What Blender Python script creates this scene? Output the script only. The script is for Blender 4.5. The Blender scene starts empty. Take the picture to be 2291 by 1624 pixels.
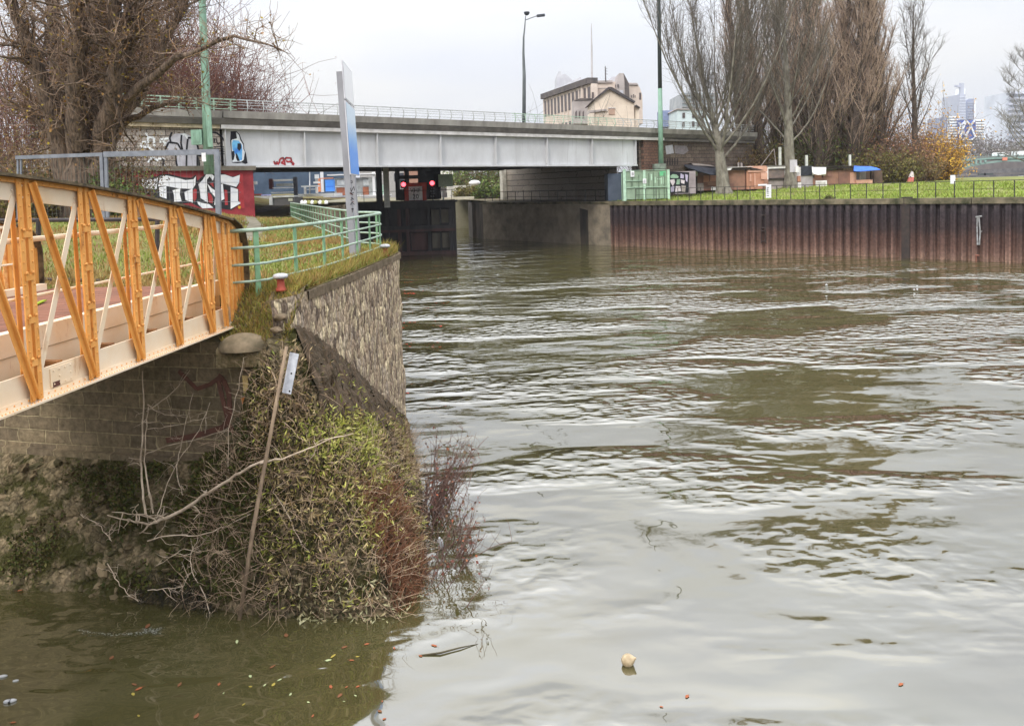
import bpy, bmesh, math, random
import numpy as np
from mathutils import Vector, Matrix, noise
sc = bpy.context.scene
COL = sc.collection
R = math.radians
# ------------------------------------------------------------------ camera
CAM_Z = 6.3
PITCH, ROLL, FPX = 3.5, -1.8, 1800.0
cam_d = bpy.data.cameras.new('camera'); cam = bpy.data.objects.new('camera', cam_d); COL.objects.link(cam)
cam_d.sensor_width = 36.0; cam_d.lens = 36.0*FPX/2291.0
cam_d.shift_x = 0.0; cam_d.shift_y = -284.0/2291.0
cam_d.clip_start = 0.1; cam_d.clip_end = 6000
CM = Matrix.Rotation(R(90-PITCH), 3, 'X') @ Matrix.Rotation(R(ROLL), 3, 'Z')
cam.matrix_world = Matrix.Translation((0, 0, CAM_Z)) @ CM.to_4x4()
sc.camera = cam
# ------------------------------------------------------------------ sky, sun, exposure
SUN_EL, SUN_AZ = 38.0, 205.0      # compass-like: sun stands behind the camera, a little to the left
wd = bpy.data.worlds.new('World'); sc.world = wd; wd.use_nodes = True
def world():
    nt = wd.node_tree; N = nt.nodes; K = nt.links; N.clear()
    out = N.new('ShaderNodeOutputWorld'); bg = N.new('ShaderNodeBackground')
    sky = N.new('ShaderNodeTexSky'); sky.sky_type = 'NISHITA'; sky.sun_disc = False
    sky.sun_elevation = R(SUN_EL); sky.sun_rotation = R(SUN_AZ); sky.dust_density = 4.0; sky.air_density = 1.0
    tc = N.new('ShaderNodeTexCoord'); sep = N.new('ShaderNodeSeparateXYZ'); K.new(tc.outputs['Generated'], sep.inputs[0])
    # overcast layer: brighter towards the zenith, with soft cloud mottling
    m = N.new('ShaderNodeMath'); m.operation = 'MAXIMUM'; K.new(sep.outputs['Z'], m.inputs[0]); m.inputs[1].default_value = 0
    pw = N.new('ShaderNodeMath'); pw.operation = 'POWER'; K.new(m.outputs[0], pw.inputs[0]); pw.inputs[1].default_value = 1.6
    g = N.new('ShaderNodeMath'); g.operation = 'MULTIPLY_ADD'; K.new(pw.outputs[0], g.inputs[0]); g.inputs[1].default_value = 2.45; g.inputs[2].default_value = 0.655
    mp = N.new('ShaderNodeMapping'); mp.inputs['Scale'].default_value = (1.2, 1.2, 4.0); K.new(tc.outputs['Generated'], mp.inputs[0])
    no = N.new('ShaderNodeTexNoise'); no.inputs['Scale'].default_value = 1.6; no.inputs['Detail'].default_value = 4; K.new(mp.outputs[0], no.inputs[0])
    cr = N.new('ShaderNodeValToRGB'); cr.color_ramp.elements[0].position = 0.35; cr.color_ramp.elements[1].position = 0.66
    cr.color_ramp.elements[0].color = (0.83, 0.875, 0.99, 1); cr.color_ramp.elements[1].color = (1.0, 1.0, 1.0, 1)
    K.new(no.outputs['Fac'], cr.inputs[0])
    mul = N.new('ShaderNodeVectorMath'); mul.operation = 'SCALE'; K.new(cr.outputs[0], mul.inputs[0]); K.new(g.outputs[0], mul.inputs['Scale'])
    # the clear sky above the cloud only tints it: strength 0.06
    s2 = N.new('ShaderNodeVectorMath'); s2.operation = 'SCALE'; K.new(sky.outputs[0], s2.inputs[0]); s2.inputs['Scale'].default_value = 0.06
    mx = N.new('ShaderNodeMixRGB'); mx.inputs[0].default_value = 0.92
    K.new(s2.outputs[0], mx.inputs[1]); K.new(mul.outputs[0], mx.inputs[2])
    K.new(mx.outputs[0], bg.inputs[0]); bg.inputs[1].default_value = 1.0
    K.new(bg.outputs[0], out.inputs[0])
world()
sun_d = bpy.data.lights.new('sun', 'SUN'); sun = bpy.data.objects.new('sun', sun_d); COL.objects.link(sun)
sun_d.energy = 1.3; sun_d.angle = R(14); sun_d.color = (1.0, 0.95, 0.88)
sa = R(SUN_AZ); sdir = Vector((math.sin(sa)*math.cos(R(SUN_EL)), math.cos(sa)*math.cos(R(SUN_EL)), math.sin(R(SUN_EL))))
sun.rotation_euler = sdir.to_track_quat('Z', 'Y').to_euler()
sc.view_settings.view_transform = 'Standard'; sc.view_settings.look = 'None'
sc.view_settings.exposure = 0.42; sc.view_settings.gamma = 1.0
sc.cycles.max_bounces = 6; sc.cycles.diffuse_bounces = 2; sc.cycles.glossy_bounces = 3; sc.cycles.transparent_max_bounces = 4
sc.cycles.caustics_reflective = False; sc.cycles.caustics_refractive = False
# ------------------------------------------------------------------ measuring helpers (photo measured at 2291 px width)
PY0 = 812 - 284.0
def ray(px, py): return CM @ Vector(((px-1145.5)/FPX, -(py-PY0)/FPX, -1))
def at(px, py, Y):
    d = ray(px, py); t = Y/d.y; return Vector((d.x*t, Y, CAM_Z+d.z*t))
def on(px, py, z):
    d = ray(px, py); t = (z-CAM_Z)/d.z; return Vector((d.x*t, d.y*t, z))
def onpl(px, py, P0, n):
    d = ray(px, py); o = Vector((0, 0, CAM_Z)); t = (P0-o).dot(n)/d.dot(n); return o+d*t
# ------------------------------------------------------------------ materials
def lin(v): v /= 255.0; return v/12.92 if v <= 0.04045 else ((v+0.055)/1.055)**2.4
def A(r, g, b, k=1.0):
    return (min(lin(r)/k, .9), min(lin(g)/k, .9), min(lin(b)/k, .9), 1)
_mats = {}
def mat(name, c1, c2=None, scale=4, rough=.8, bump=0.0, bscale=None, detail=6, metal=0.0, stretch=(1, 1, 1), lo=.35, hi=.65, spec=.3, dist=.02, obrand=0.0, speck=None):
    if name in _mats: return _mats[name]
    m = bpy.data.materials.new(name); m.use_nodes = True; _mats[name] = m
    nt = m.node_tree; N = nt.nodes; K = nt.links; b = N['Principled BSDF']
    b.inputs['Roughness'].default_value = rough; b.inputs['Metallic'].default_value = metal
    b.inputs['Specular IOR Level'].default_value = spec
    c2 = c2 or tuple(min(1, x*.72) for x in c1[:3])+(1,)
    tc = N.new('ShaderNodeTexCoord'); mp = N.new('ShaderNodeMapping'); mp.inputs['Scale'].default_value = stretch
    K.new(tc.outputs['Object'], mp.inputs[0])
    no = N.new('ShaderNodeTexNoise'); no.inputs['Scale'].default_value = scale; no.inputs['Detail'].default_value = detail; no.inputs['Roughness'].default_value = .62
    K.new(mp.outputs[0], no.inputs['Vector'])
    cr = N.new('ShaderNodeValToRGB'); cr.color_ramp.elements[0].position = lo; cr.color_ramp.elements[1].position = hi
    cr.color_ramp.elements[0].color = c2; cr.color_ramp.elements[1].color = c1
    K.new(no.outputs['Fac'], cr.inputs[0])
    last = cr.outputs[0]
    if obrand > 0:
        oi = N.new('ShaderNodeObjectInfo'); hs = N.new('ShaderNodeHueSaturation')
        mr = N.new('ShaderNodeMapRange'); mr.inputs[3].default_value = 1-obrand; mr.inputs[4].default_value = 1+obrand
        K.new(oi.outputs['Random'], mr.inputs[0]); K.new(mr.outputs[0], hs.inputs['Value']); K.new(last, hs.inputs['Color']); last = hs.outputs[0]
    if speck:   # rust, runs and grime: (colour, scale, lo, hi, stretch)
        m2 = N.new('ShaderNodeMapping'); m2.inputs['Scale'].default_value = speck[4]; K.new(tc.outputs['Object'], m2.inputs[0])
        n4 = N.new('ShaderNodeTexNoise'); n4.inputs['Scale'].default_value = speck[1]; n4.inputs['Detail'].default_value = 7; n4.inputs['Roughness'].default_value = .68; K.new(m2.outputs[0], n4.inputs['Vector'])
        r4 = N.new('ShaderNodeMapRange'); r4.inputs[1].default_value = speck[2]; r4.inputs[2].default_value = speck[3]; K.new(n4.outputs['Fac'], r4.inputs[0])
        x4 = N.new('ShaderNodeMixRGB'); K.new(r4.outputs[0], x4.inputs[0]); K.new(last, x4.inputs[1]); x4.inputs[2].default_value = speck[0]; last = x4.outputs[0]
    K.new(last, b.inputs['Base Color'])
    if bump > 0:
        n2 = N.new('ShaderNodeTexNoise'); n2.inputs['Scale'].default_value = bscale or scale*3; n2.inputs['Detail'].default_value = 5
        K.new(mp.outputs[0], n2.inputs['Vector'])
        bp = N.new('ShaderNodeBump'); bp.inputs['Strength'].default_value = bump; bp.inputs['Distance'].default_value = dist
        K.new(n2.outputs['Fac'], bp.inputs['Height']); K.new(bp.outputs[0], b.inputs['Normal'])
    return m
def leafmat(name, cols, rough=.7):
    """several leaf colours, chosen per leaf island"""
    if name in _mats: return _mats[name]
    m = bpy.data.materials.new(name); m.use_nodes = True; _mats[name] = m
    nt = m.node_tree; N = nt.nodes; K = nt.links; b = N['Principled BSDF']; b.inputs['Roughness'].default_value = rough; b.inputs['Specular IOR Level'].default_value = .2
    g = N.new('ShaderNodeNewGeometry'); cr = N.new('ShaderNodeValToRGB'); e = cr.color_ramp.elements
    e[0].position = 0; e[0].color = cols[0]; e[1].position = 1; e[1].color = cols[-1]
    for i, c in enumerate(cols[1:-1]): x = e.new((i+1)/(len(cols)-1)); x.color = c
    K.new(g.outputs['Random Per Island'], cr.inputs[0]); K.new(cr.outputs[0], b.inputs['Base Color'])
    return m
def emit(name, col, s):
    if name in _mats: return _mats[name]
    m = bpy.data.materials.new(name); m.use_nodes = True; _mats[name] = m
    b = m.node_tree.nodes['Principled BSDF']; b.inputs['Base Color'].default_value = col; b.inputs['Emission Color'].default_value = col; b.inputs['Emission Strength'].default_value = s
    return m
# ------------------------------------------------------------------ objects
def tag(o, label=None, cat=None, group=None, kind=None):
    if label: o['label'] = label
    if cat: o['category'] = cat
    if group: o['group'] = group
    if kind: o['kind'] = kind
    return o
def thing(name, loc, label, cat, group=None, rz=0.0):
    o = bpy.data.objects.new(name, None); COL.objects.link(o); o.empty_display_size = .3
    o.location = loc; o.rotation_euler = (0, 0, rz); return tag(o, label, cat, group)
def wloc(o):
    v = Vector((0, 0, 0))
    while o: v += o.location; o = o.parent
    return v
class MB:
    def __init__(s): s.v = []; s.f = []
    def add(s, vs, fs):
        n = len(s.v); s.v += [tuple(v) for v in vs]; s.f += [tuple(i+n for i in f) for f in fs]; return s
    def quad(s, a, b, c, d): return s.add([a, b, c, d], [(0, 1, 2, 3)])
    def box(s, c, size, M3=None):
        x, y, z = size[0]/2, size[1]/2, size[2]/2; c = Vector(c)
        vs = [Vector((i*x, j*y, k*z)) for i in (-1, 1) for j in (-1, 1) for k in (-1, 1)]
        if M3: vs = [M3 @ v for v in vs]
        return s.add([c+v for v in vs], [(0, 1, 3, 2), (4, 6, 7, 5), (0, 4, 5, 1), (2, 3, 7, 6), (0, 2, 6, 4), (1, 5, 7, 3)])
    def hexa(s, b4, t4):
        return s.add(list(b4)+list(t4), [(3, 2, 1, 0), (4, 5, 6, 7), (0, 1, 5, 4), (1, 2, 6, 5), (2, 3, 7, 6), (3, 0, 4, 7)])
    def bar(s, p, q, w, h, side=None):
        """rectangular bar p->q, w measured along 'side', h across"""
        p, q = Vector(p), Vector(q); d = (q-p).normalized()
        u = Vector(side) if side is not None else (Vector((0, 0, 1)).cross(d) if abs(d.z) < .95 else Vector((1, 0, 0)))
        u = (u-d*u.dot(d)).normalized(); v = d.cross(u)
        o = [u*(-w/2)+v*(-h/2), u*(w/2)+v*(-h/2), u*(w/2)+v*(h/2), u*(-w/2)+v*(h/2)]
        return s.hexa([p+k for k in o], [q+k for k in o])
    def tube(s, pts, rad, n=6, cap=True):
        pts = [Vector(p) for p in pts]; m = len(pts)
        rad = rad if isinstance(rad, (list, tuple)) else [rad]*m
        vs = []; ref = None
        for i, p in enumerate(pts):
            d = (pts[min(i+1, m-1)]-pts[max(i-1, 0)]).normalized()
            if ref is None: ref = d.orthogonal().normalized()
            ref = (ref-d*ref.dot(d));
            ref = ref.normalized() if ref.length > 1e-5 else d.orthogonal().normalized()
            w = d.cross(ref)
            for k in range(n):
                a = 2*math.pi*k/n; vs.append(p+(ref*math.cos(a)+w*math.sin(a))*rad[i])
        fs = [(i*n+k, i*n+(k+1) % n, (i+1)*n+(k+1) % n, (i+1)*n+k) for i in range(m-1) for k in range(n)]
        if cap: fs += [tuple(range(n-1, -1, -1)), tuple((m-1)*n+k for k in range(n))]
        return s.add(vs, fs)
    def lathe(s, c, prof, n=12):
        c = Vector(c); vs = []; m = len(prof)
        for r, z in prof:
            for k in range(n): a = 2*math.pi*k/n; vs.append(c+Vector((r*math.cos(a), r*math.sin(a), z)))
        fs = [(i*n+k, i*n+(k+1) % n, (i+1)*n+(k+1) % n, (i+1)*n+k) for i in range(m-1) for k in range(n)]
        fs += [tuple(range(n-1, -1, -1)), tuple((m-1)*n+k for k in range(n))]
        return s.add(vs, fs)
    def prism(s, pts, off):
        """polygon (list of points) extruded by vector off"""
        n = len(pts); pts = [Vector(p) for p in pts]; off = Vector(off)
        return s.add(pts+[p+off for p in pts], [tuple(range(n-1, -1, -1)), tuple(range(n, 2*n))]+[(i, (i+1) % n, n+(i+1) % n, n+i) for i in range(n)])
    def build(s, name, m, parent=None, smooth=False, kind=None, label=None):
        me = bpy.data.meshes.new(name); off = wloc(parent) if parent else Vector((0, 0, 0))
        a = np.array(s.v, dtype=float).reshape(-1, 3)-np.array(off)
        me.from_pydata(a.tolist(), [], s.f); me.update()
        o = bpy.data.objects.new(name, me); COL.objects.link(o)
        me.materials.append(m)
        if parent: o.parent = parent
        if smooth: me.polygons.foreach_set('use_smooth', [True]*len(me.polygons))
        if kind: o['kind'] = kind
        if label: o['label'] = label
        return o
def solo(mb, name, m, label, cat, group=None, smooth=False):
    """a thing that is one mesh; its origin sits at its base"""
    a = np.array(mb.v); c = (a.min(0)+a.max(0))/2; c[2] = a[:, 2].min()
    me = bpy.data.meshes.new(name); me.from_pydata((a-c).tolist(), [], mb.f); me.update(); me.materials.append(m)
    o = bpy.data.objects.new(name, me); COL.objects.link(o); o.location = c
    if smooth: me.polygons.foreach_set('use_smooth', [True]*len(me.polygons))
    return tag(o, label, cat, group)
def recalc(o):
    bm = bmesh.new(); bm.from_mesh(o.data); bmesh.ops.recalc_face_normals(bm, faces=bm.faces); bm.to_mesh(o.data); bm.free(); return o
def text_mb(body, size, origin, u, v, off):
    """letters as thin solid geometry lying in the plane of u (right) and v (up)"""
    cu = bpy.data.curves.new('lettering', 'FONT'); cu.body = body; cu.size = size; cu.align_x = 'CENTER'; cu.align_y = 'CENTER'; cu.resolution_u = 2
    to = bpy.data.objects.new('lettering', cu); COL.objects.link(to)
    dg = bpy.context.evaluated_depsgraph_get(); me = bpy.data.meshes.new_from_object(to.evaluated_get(dg))
    mb = MB(); w = Vector(u).cross(Vector(v)).normalized()
    mb.add([Vector(origin)+Vector(u)*p.co.x+Vector(v)*p.co.y+w*off for p in me.vertices], [tuple(p.vertices) for p in me.polygons])
    bpy.data.objects.remove(to); bpy.data.curves.remove(cu); bpy.data.meshes.remove(me)
    return mb
def sstep(a, b, x):
    t = max(0, min(1, (x-a)/(b-a))); return t*t*(3-2*t)
def fbm(x, y, z=0, s=1.0): return noise.fractal(Vector((x*s, y*s, z*s)), 1.0, 2.0, 4)
# ================================================================== SETTING
# ---- quay lines
EDGE_L = [(13.1, -3.98), (13.6, -3.76), (15, -3.62), (18, -3.38), (21, -3.2), (22.4, -3.16), (23.3, -3.4), (24.2, -3.9), (25.5, -4.7), (29, -6.0), (40, -9.7), (55, -14.7), (72, -20.0), (90, -22.0), (125, -24.0)]
def edge_l(y):
    if y <= EDGE_L[0][0]: return EDGE_L[0][1]
    for (y0, x0), (y1, x1) in zip(EDGE_L, EDGE_L[1:]):
        if y <= y1: return x0+(x1-x0)*(y-y0)/(y1-y0)
    return EDGE_L[-1][1]
def z_left(x, y):
    d = edge_l(y)-x
    z = 4.58+0.92*sstep(1.0, 9, d)*sstep(16, 27, y)
    z += 2.2*sstep(24, 60, d)*sstep(30, 60, y)+.75*sstep(72, 92, y)
    return z+0.05*fbm(x, y, 0, .35)*min(1, max(0, d))
WA, WB = Vector((10.0, 81.6, 0)), Vector((34.7, 54.5, 0))        # sheet-pile wall, left and right end in the picture
WD = (WB-WA).normalized(); WN = Vector((WD.y, -WD.x, 0))          # WN points to the water
if WN.y > 0: WN = -WN
WLEN = (WB-WA).length
def z_right(x, y):
    d = -(Vector((x, y, 0))-WA).dot(WN)
    u = (Vector((x, y, 0))-WA).dot(WD)
    return 4.42+0.95*sstep(1.5, 27, d)*(1-.45*sstep(22, 46, u))+0.05*fbm(x, y, 3, .3)
# ---- water
def water():
    m = bpy.data.materials.new('river_water'); m.use_nodes = True
    nt = m.node_tree; N = nt.nodes; K = nt.links; N.clear()
    out = N.new('ShaderNodeOutputMaterial'); mix = N.new('ShaderNodeMixShader'); dif = N.new('ShaderNodeBsdfDiffuse'); gl = N.new('ShaderNodeBsdfGlossy')
    gl.inputs['Roughness'].default_value = .035; gl.inputs['Color'].default_value = (1, 1, 1, 1)
    fr = N.new('ShaderNodeFresnel'); fr.inputs['IOR'].default_value = 3.2
    tc = N.new('ShaderNodeTexCoord')
    # silt clouds in the water body
    nz = N.new('ShaderNodeTexNoise'); nz.inputs['Scale'].default_value = .35; nz.inputs['Detail'].default_value = 5; K.new(tc.outputs['Object'], nz.inputs['Vector'])
    cr = N.new('ShaderNodeValToRGB'); cr.color_ramp.elements[0].position = .3; cr.color_ramp.elements[1].position = .7
    cr.color_ramp.elements[0].color = (.060, .052, .018, 1); cr.color_ramp.elements[1].color = (.076, .070, .028, 1); K.new(nz.outputs['Fac'], cr.inputs[0]); K.new(cr.outputs[0], dif.inputs['Color'])
    def nodem(op, a, b=None, c=None):
        n = N.new('ShaderNodeMath'); n.operation = op
        for i, x in enumerate((a, b, c)):
            if x is None: continue
            if isinstance(x, (int, float)): n.inputs[i].default_value = x
            else: K.new(x, n.inputs[i])
        return n.outputs[0]
    def nz_(scale, st, detail=2, rot=0):
        mp = N.new('ShaderNodeMapping'); mp.inputs['Scale'].default_value = st; mp.inputs['Rotation'].default_value = (0, 0, R(rot)); K.new(tc.outputs['Object'], mp.inputs[0])
        n = N.new('ShaderNodeTexNoise'); n.inputs['Scale'].default_value = scale; n.inputs['Detail'].default_value = detail; n.inputs['Distortion'].default_value = .3; K.new(mp.outputs[0], n.inputs['Vector'])
        return n.outputs['Fac']
    # wind patches: bands where the ripples are strong, glassy lenses between, calm in the lee of the near bank
    band = nz_(.11, (1, 2.1, 1), 4, 12)
    mr = N.new('ShaderNodeMapRange'); K.new(band, mr.inputs[0]); mr.inputs[1].default_value = .47; mr.inputs[2].default_value = .59; mr.inputs[3].default_value = .06; mr.inputs[4].default_value = 1.0; mr.interpolation_type = 'SMOOTHSTEP'
    sep = N.new('ShaderNodeSeparateXYZ'); K.new(tc.outputs['Object'], sep.inputs[0])
    fetch = N.new('ShaderNodeMapRange'); K.new(sep.outputs['Y'], fetch.inputs[0]); fetch.inputs[1].default_value = 11; fetch.inputs[2].default_value = 40; fetch.inputs[3].default_value = .12; fetch.inputs[4].default_value = 1.0
    lee = N.new('ShaderNodeMapRange'); K.new(sep.outputs['Y'], lee.inputs[0]); lee.inputs[1].default_value = 42; lee.inputs[2].default_value = 62; lee.inputs[3].default_value = 1.0; lee.inputs[4].default_value = .14
    amp = nodem('MULTIPLY', nodem('MULTIPLY', mr.outputs[0], fetch.outputs[0]), lee.outputs[0])
    rip = nz_(2.0, (.95, 1.15, 1), 1.3, -8)
    swell = nz_(.42, (.7, 1.2, 1), 2, 20)
    fine = nz_(5.0, (.7, 1.3, 1), 0.5, 4)
    h = nodem('ADD', nodem('MULTIPLY', nodem('MULTIPLY', rip, amp), .52), nodem('MULTIPLY', swell, nodem('MULTIPLY_ADD', fetch.outputs[0], .20, .085)))
    h = nodem('ADD', h, nodem('MULTIPLY', nodem('MULTIPLY', fine, amp), .075))
    bp = N.new('ShaderNodeBump'); bp.inputs['Strength'].default_value = 1.0; bp.inputs['Distance'].default_value = 1.0
    K.new(h, bp.inputs['Height'])
    for s in (gl, fr, dif): K.new(bp.outputs[0], s.inputs['Normal'])
    K.new(fr.outputs[0], mix.inputs[0]); K.new(dif.outputs[0], mix.inputs[1]); K.new(gl.outputs[0], mix.inputs[2]); K.new(mix.outputs[0], out.inputs[0])
    mb = MB(); mb.quad((-80, -60, 0), (400, -60, 0), (400, 330, 0), (-80, 330, 0))
    mb.build('water', m, kind='structure')
water()
# ---- left bank ground
M_GRASS_L = mat('bank_turf', A(140, 142, 78, 1.5), A(128, 98, 58, 1.5), scale=.9, rough=.95, bump=.6, bscale=9, dist=.05)
M_STONE = None
def left_ground():
    ys = list(np.arange(14.3, 30, .4))+list(np.arange(30, 70, 1.2))+list(np.arange(70, 126, 4))
    ds = [0.0, .25, .6, 1, 1.5, 2, 2.7, 3.5, 4.4, 5.4, 6.5, 7.6, 9, 11, 14, 18, 24, 32, 44, 60, 90, 160]
    mb = MB(); n = len(ds)
    for y in ys:
        for d in ds:
            x = edge_l(y)-d; mb.v.append((x, y, z_left(x, y)))
    mb.f += [(i*n+j, i*n+j+1, (i+1)*n+j+1, (i+1)*n+j) for i in range(len(ys)-1) for j in range(n-1)]
    o = mb.build('ground', M_GRASS_L, kind='structure', smooth=True); recalc(o)
    # the footpath that comes from under the bridge
    mb = MB(); pts = [on(640, 520, 4.9), on(600, 496, 5.1), on(640, 480, 5.0), on(648, 470, 5.0)]
    pts = [(-8.6, 26), (-10.6, 33), (-13.4, 42), (-17.5, 54), (-22, 66), (-25, 90)]
    prev = None
    for i, (x, y) in enumerate(pts):
        for t in ([0, .25, .5, .75] if i < len(pts)-1 else [0]):
            if t: xx, yy = x+(pts[i+1][0]-x)*t, y+(pts[i+1][1]-y)*t
            else: xx, yy = x, y
            w = .55+.2*math.sin(yy*1.3)
            a, b = Vector((xx-w, yy, z_left(xx-w, yy)+.03)), Vector((xx+w, yy, z_left(xx+w, yy)+.03))
            if prev: mb.quad(prev[0], prev[1], b, a)
            prev = (a, b)
    mb.build('path', mat('path_gravel', A(175, 165, 145, 1.7), A(120, 112, 85, 1.7), scale=1.6, rough=.95), kind='structure')
left_ground()
# ---- right bank ground, runs on to the horizon
M_GRASS_R = mat('lawn', A(148, 164, 78, 1.35), A(128, 112, 74, 1.35), scale=.45, rough=.95, bump=.7, bscale=5, dist=.08)
def right_ground():
    mb = MB(); us = list(np.arange(-2, 62, 2.0))+[80, 120, 200]
    ds = [.55, 1.2, 2, 3, 4.5, 6, 8, 10, 13, 17, 22, 27, 34, 45, 60, 90]
    n = len(ds)
    for u in us:
        for d in ds:
            p = WA+WD*u-WN*d; mb.v.append((p.x, p.y, z_right(p.x, p.y)))
    mb.f += [(i*n+j, i*n+j+1, (i+1)*n+j+1, (i+1)*n+j) for i in range(len(us)-1) for j in range(n-1)]
    o = mb.build('ground', M_GRASS_R, kind='structure', smooth=True); recalc(o)
    # trodden earth under the huts and trees, and the far ground
    mb = MB(); mb.quad((-3.4, 103, 4.6), (60, 75, 4.95), (260, 140, 4.9), (30, 330, 5.0)); mb.quad((-3.4, 103, 4.6), (30, 330, 5.0), (-20, 330, 5.0), (-7, 120, 4.6))
    mb.build('ground', mat('bare_earth', A(120, 105, 80, 1.5), A(92, 86, 58, 1.5), scale=.4, rough=.95), kind='structure')
    mb = MB(); mb.quad((-2500, 330, 4.9), (2500, 330, 4.9), (2500, 4000, 4.9), (-2500, 4000, 4.9)); mb.quad((-1200, 125, 4.7), (-24, 125, 4.7), (-24, 330.5, 4.7), (-1200, 330.5, 4.7))
    mb.build('ground', mat('far_ground', A(120, 120, 95, 1.5), A(100, 105, 80, 1.5), scale=.05, rough=1), kind='structure')
right_ground()
# ---- stone materials with coursed blocks
def blockmat(name, stone, stone2, mortar, bw, bh, msize=.02, axes='XZ', bump=.5, moss=None, rot=(0, 0, 0), zband=None):
    m = bpy.data.materials.new(name); m.use_nodes = True; nt = m.node_tree; N = nt.nodes; K = nt.links; b = N['Principled BSDF']; b.inputs['Roughness'].default_value = .9; b.inputs['Specular IOR Level'].default_value = .2
    tc = N.new('ShaderNodeTexCoord'); mp = N.new('ShaderNodeMapping'); mp.inputs['Rotation'].default_value = rot; K.new(tc.outputs['Object'], mp.inputs[0])
    sp = N.new('ShaderNodeSeparateXYZ'); K.new(mp.outputs[0], sp.inputs[0]); cb = N.new('ShaderNodeCombineXYZ')
    K.new(sp.outputs[axes[0]], cb.inputs[0]); K.new(sp.outputs[axes[1]], cb.inputs[1])
    wv = N.new('ShaderNodeTexNoise'); wv.inputs['Scale'].default_value = 2.0; K.new(tc.outputs['Object'], wv.inputs['Vector'])
    wa = N.new('ShaderNodeVectorMath'); wa.operation = 'MULTIPLY_ADD'; K.new(wv.outputs['Color'], wa.inputs[0]); wa.inputs[1].default_value = (bw*.5, bh*.18, 0); K.new(cb.outputs[0], wa.inputs[2])
    br = N.new('ShaderNodeTexBrick'); br.inputs['Scale'].default_value = 1; br.inputs['Brick Width'].default_value = bw; br.inputs['Row Height'].default_value = bh; br.inputs['Mortar Size'].default_value = msize; br.inputs['Mortar Smooth'].default_value = .4; br.inputs['Bias'].default_value = 0
    br.inputs['Color1'].default_value = stone; br.inputs['Color2'].default_value = stone2; br.inputs['Mortar'].default_value = mortar; K.new(wa.outputs[0], br.inputs['Vector'])
    no = N.new('ShaderNodeTexNoise'); no.inputs['Scale'].default_value = 9; no.inputs['Detail'].default_value = 8; no.inputs['Roughness'].default_value = .7; K.new(tc.outputs['Object'], no.inputs['Vector'])
    mr = N.new('ShaderNodeMapRange'); K.new(no.outputs['Fac'], mr.inputs[0]); mr.inputs[1].default_value = .3; mr.inputs[2].default_value = .7; mr.inputs[3].default_value = .45; mr.inputs[4].default_value = 1.3
    sc_ = N.new('ShaderNodeVectorMath'); sc_.operation = 'SCALE'; K.new(br.outputs['Color'], sc_.inputs[0]); K.new(mr.outputs[0], sc_.inputs['Scale']); last = sc_.outputs[0]
    if moss:
        n3 = N.new('ShaderNodeTexNoise'); n3.inputs['Scale'].default_value = 1.3; n3.inputs['Detail'].default_value = 7; K.new(tc.outputs['Object'], n3.inputs['Vector'])
        m3 = N.new('ShaderNodeMapRange'); K.new(n3.outputs['Fac'], m3.inputs[0]); m3.inputs[1].default_value = .50; m3.inputs[2].default_value = .95
        mx = N.new('ShaderNodeMixRGB'); K.new(m3.outputs[0], mx.inputs[0]); K.new(last, mx.inputs[1]); mx.inputs[2].default_value = moss; last = mx.outputs[0]
    K.new(last, b.inputs['Base Color'])
    ad = N.new('ShaderNodeMath'); ad.operation = 'MULTIPLY_ADD'; K.new(br.outputs['Fac'], ad.inputs[0]); ad.inputs[1].default_value = -1.0; K.new(no.outputs['Fac'], ad.inputs[2])
    bp = N.new('ShaderNodeBump'); bp.inputs['Strength'].default_value = bump; bp.inputs['Distance'].default_value = .04; K.new(ad.outputs[0], bp.inputs['Height']); K.new(bp.outputs[0], b.inputs['Normal'])
    return m
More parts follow.
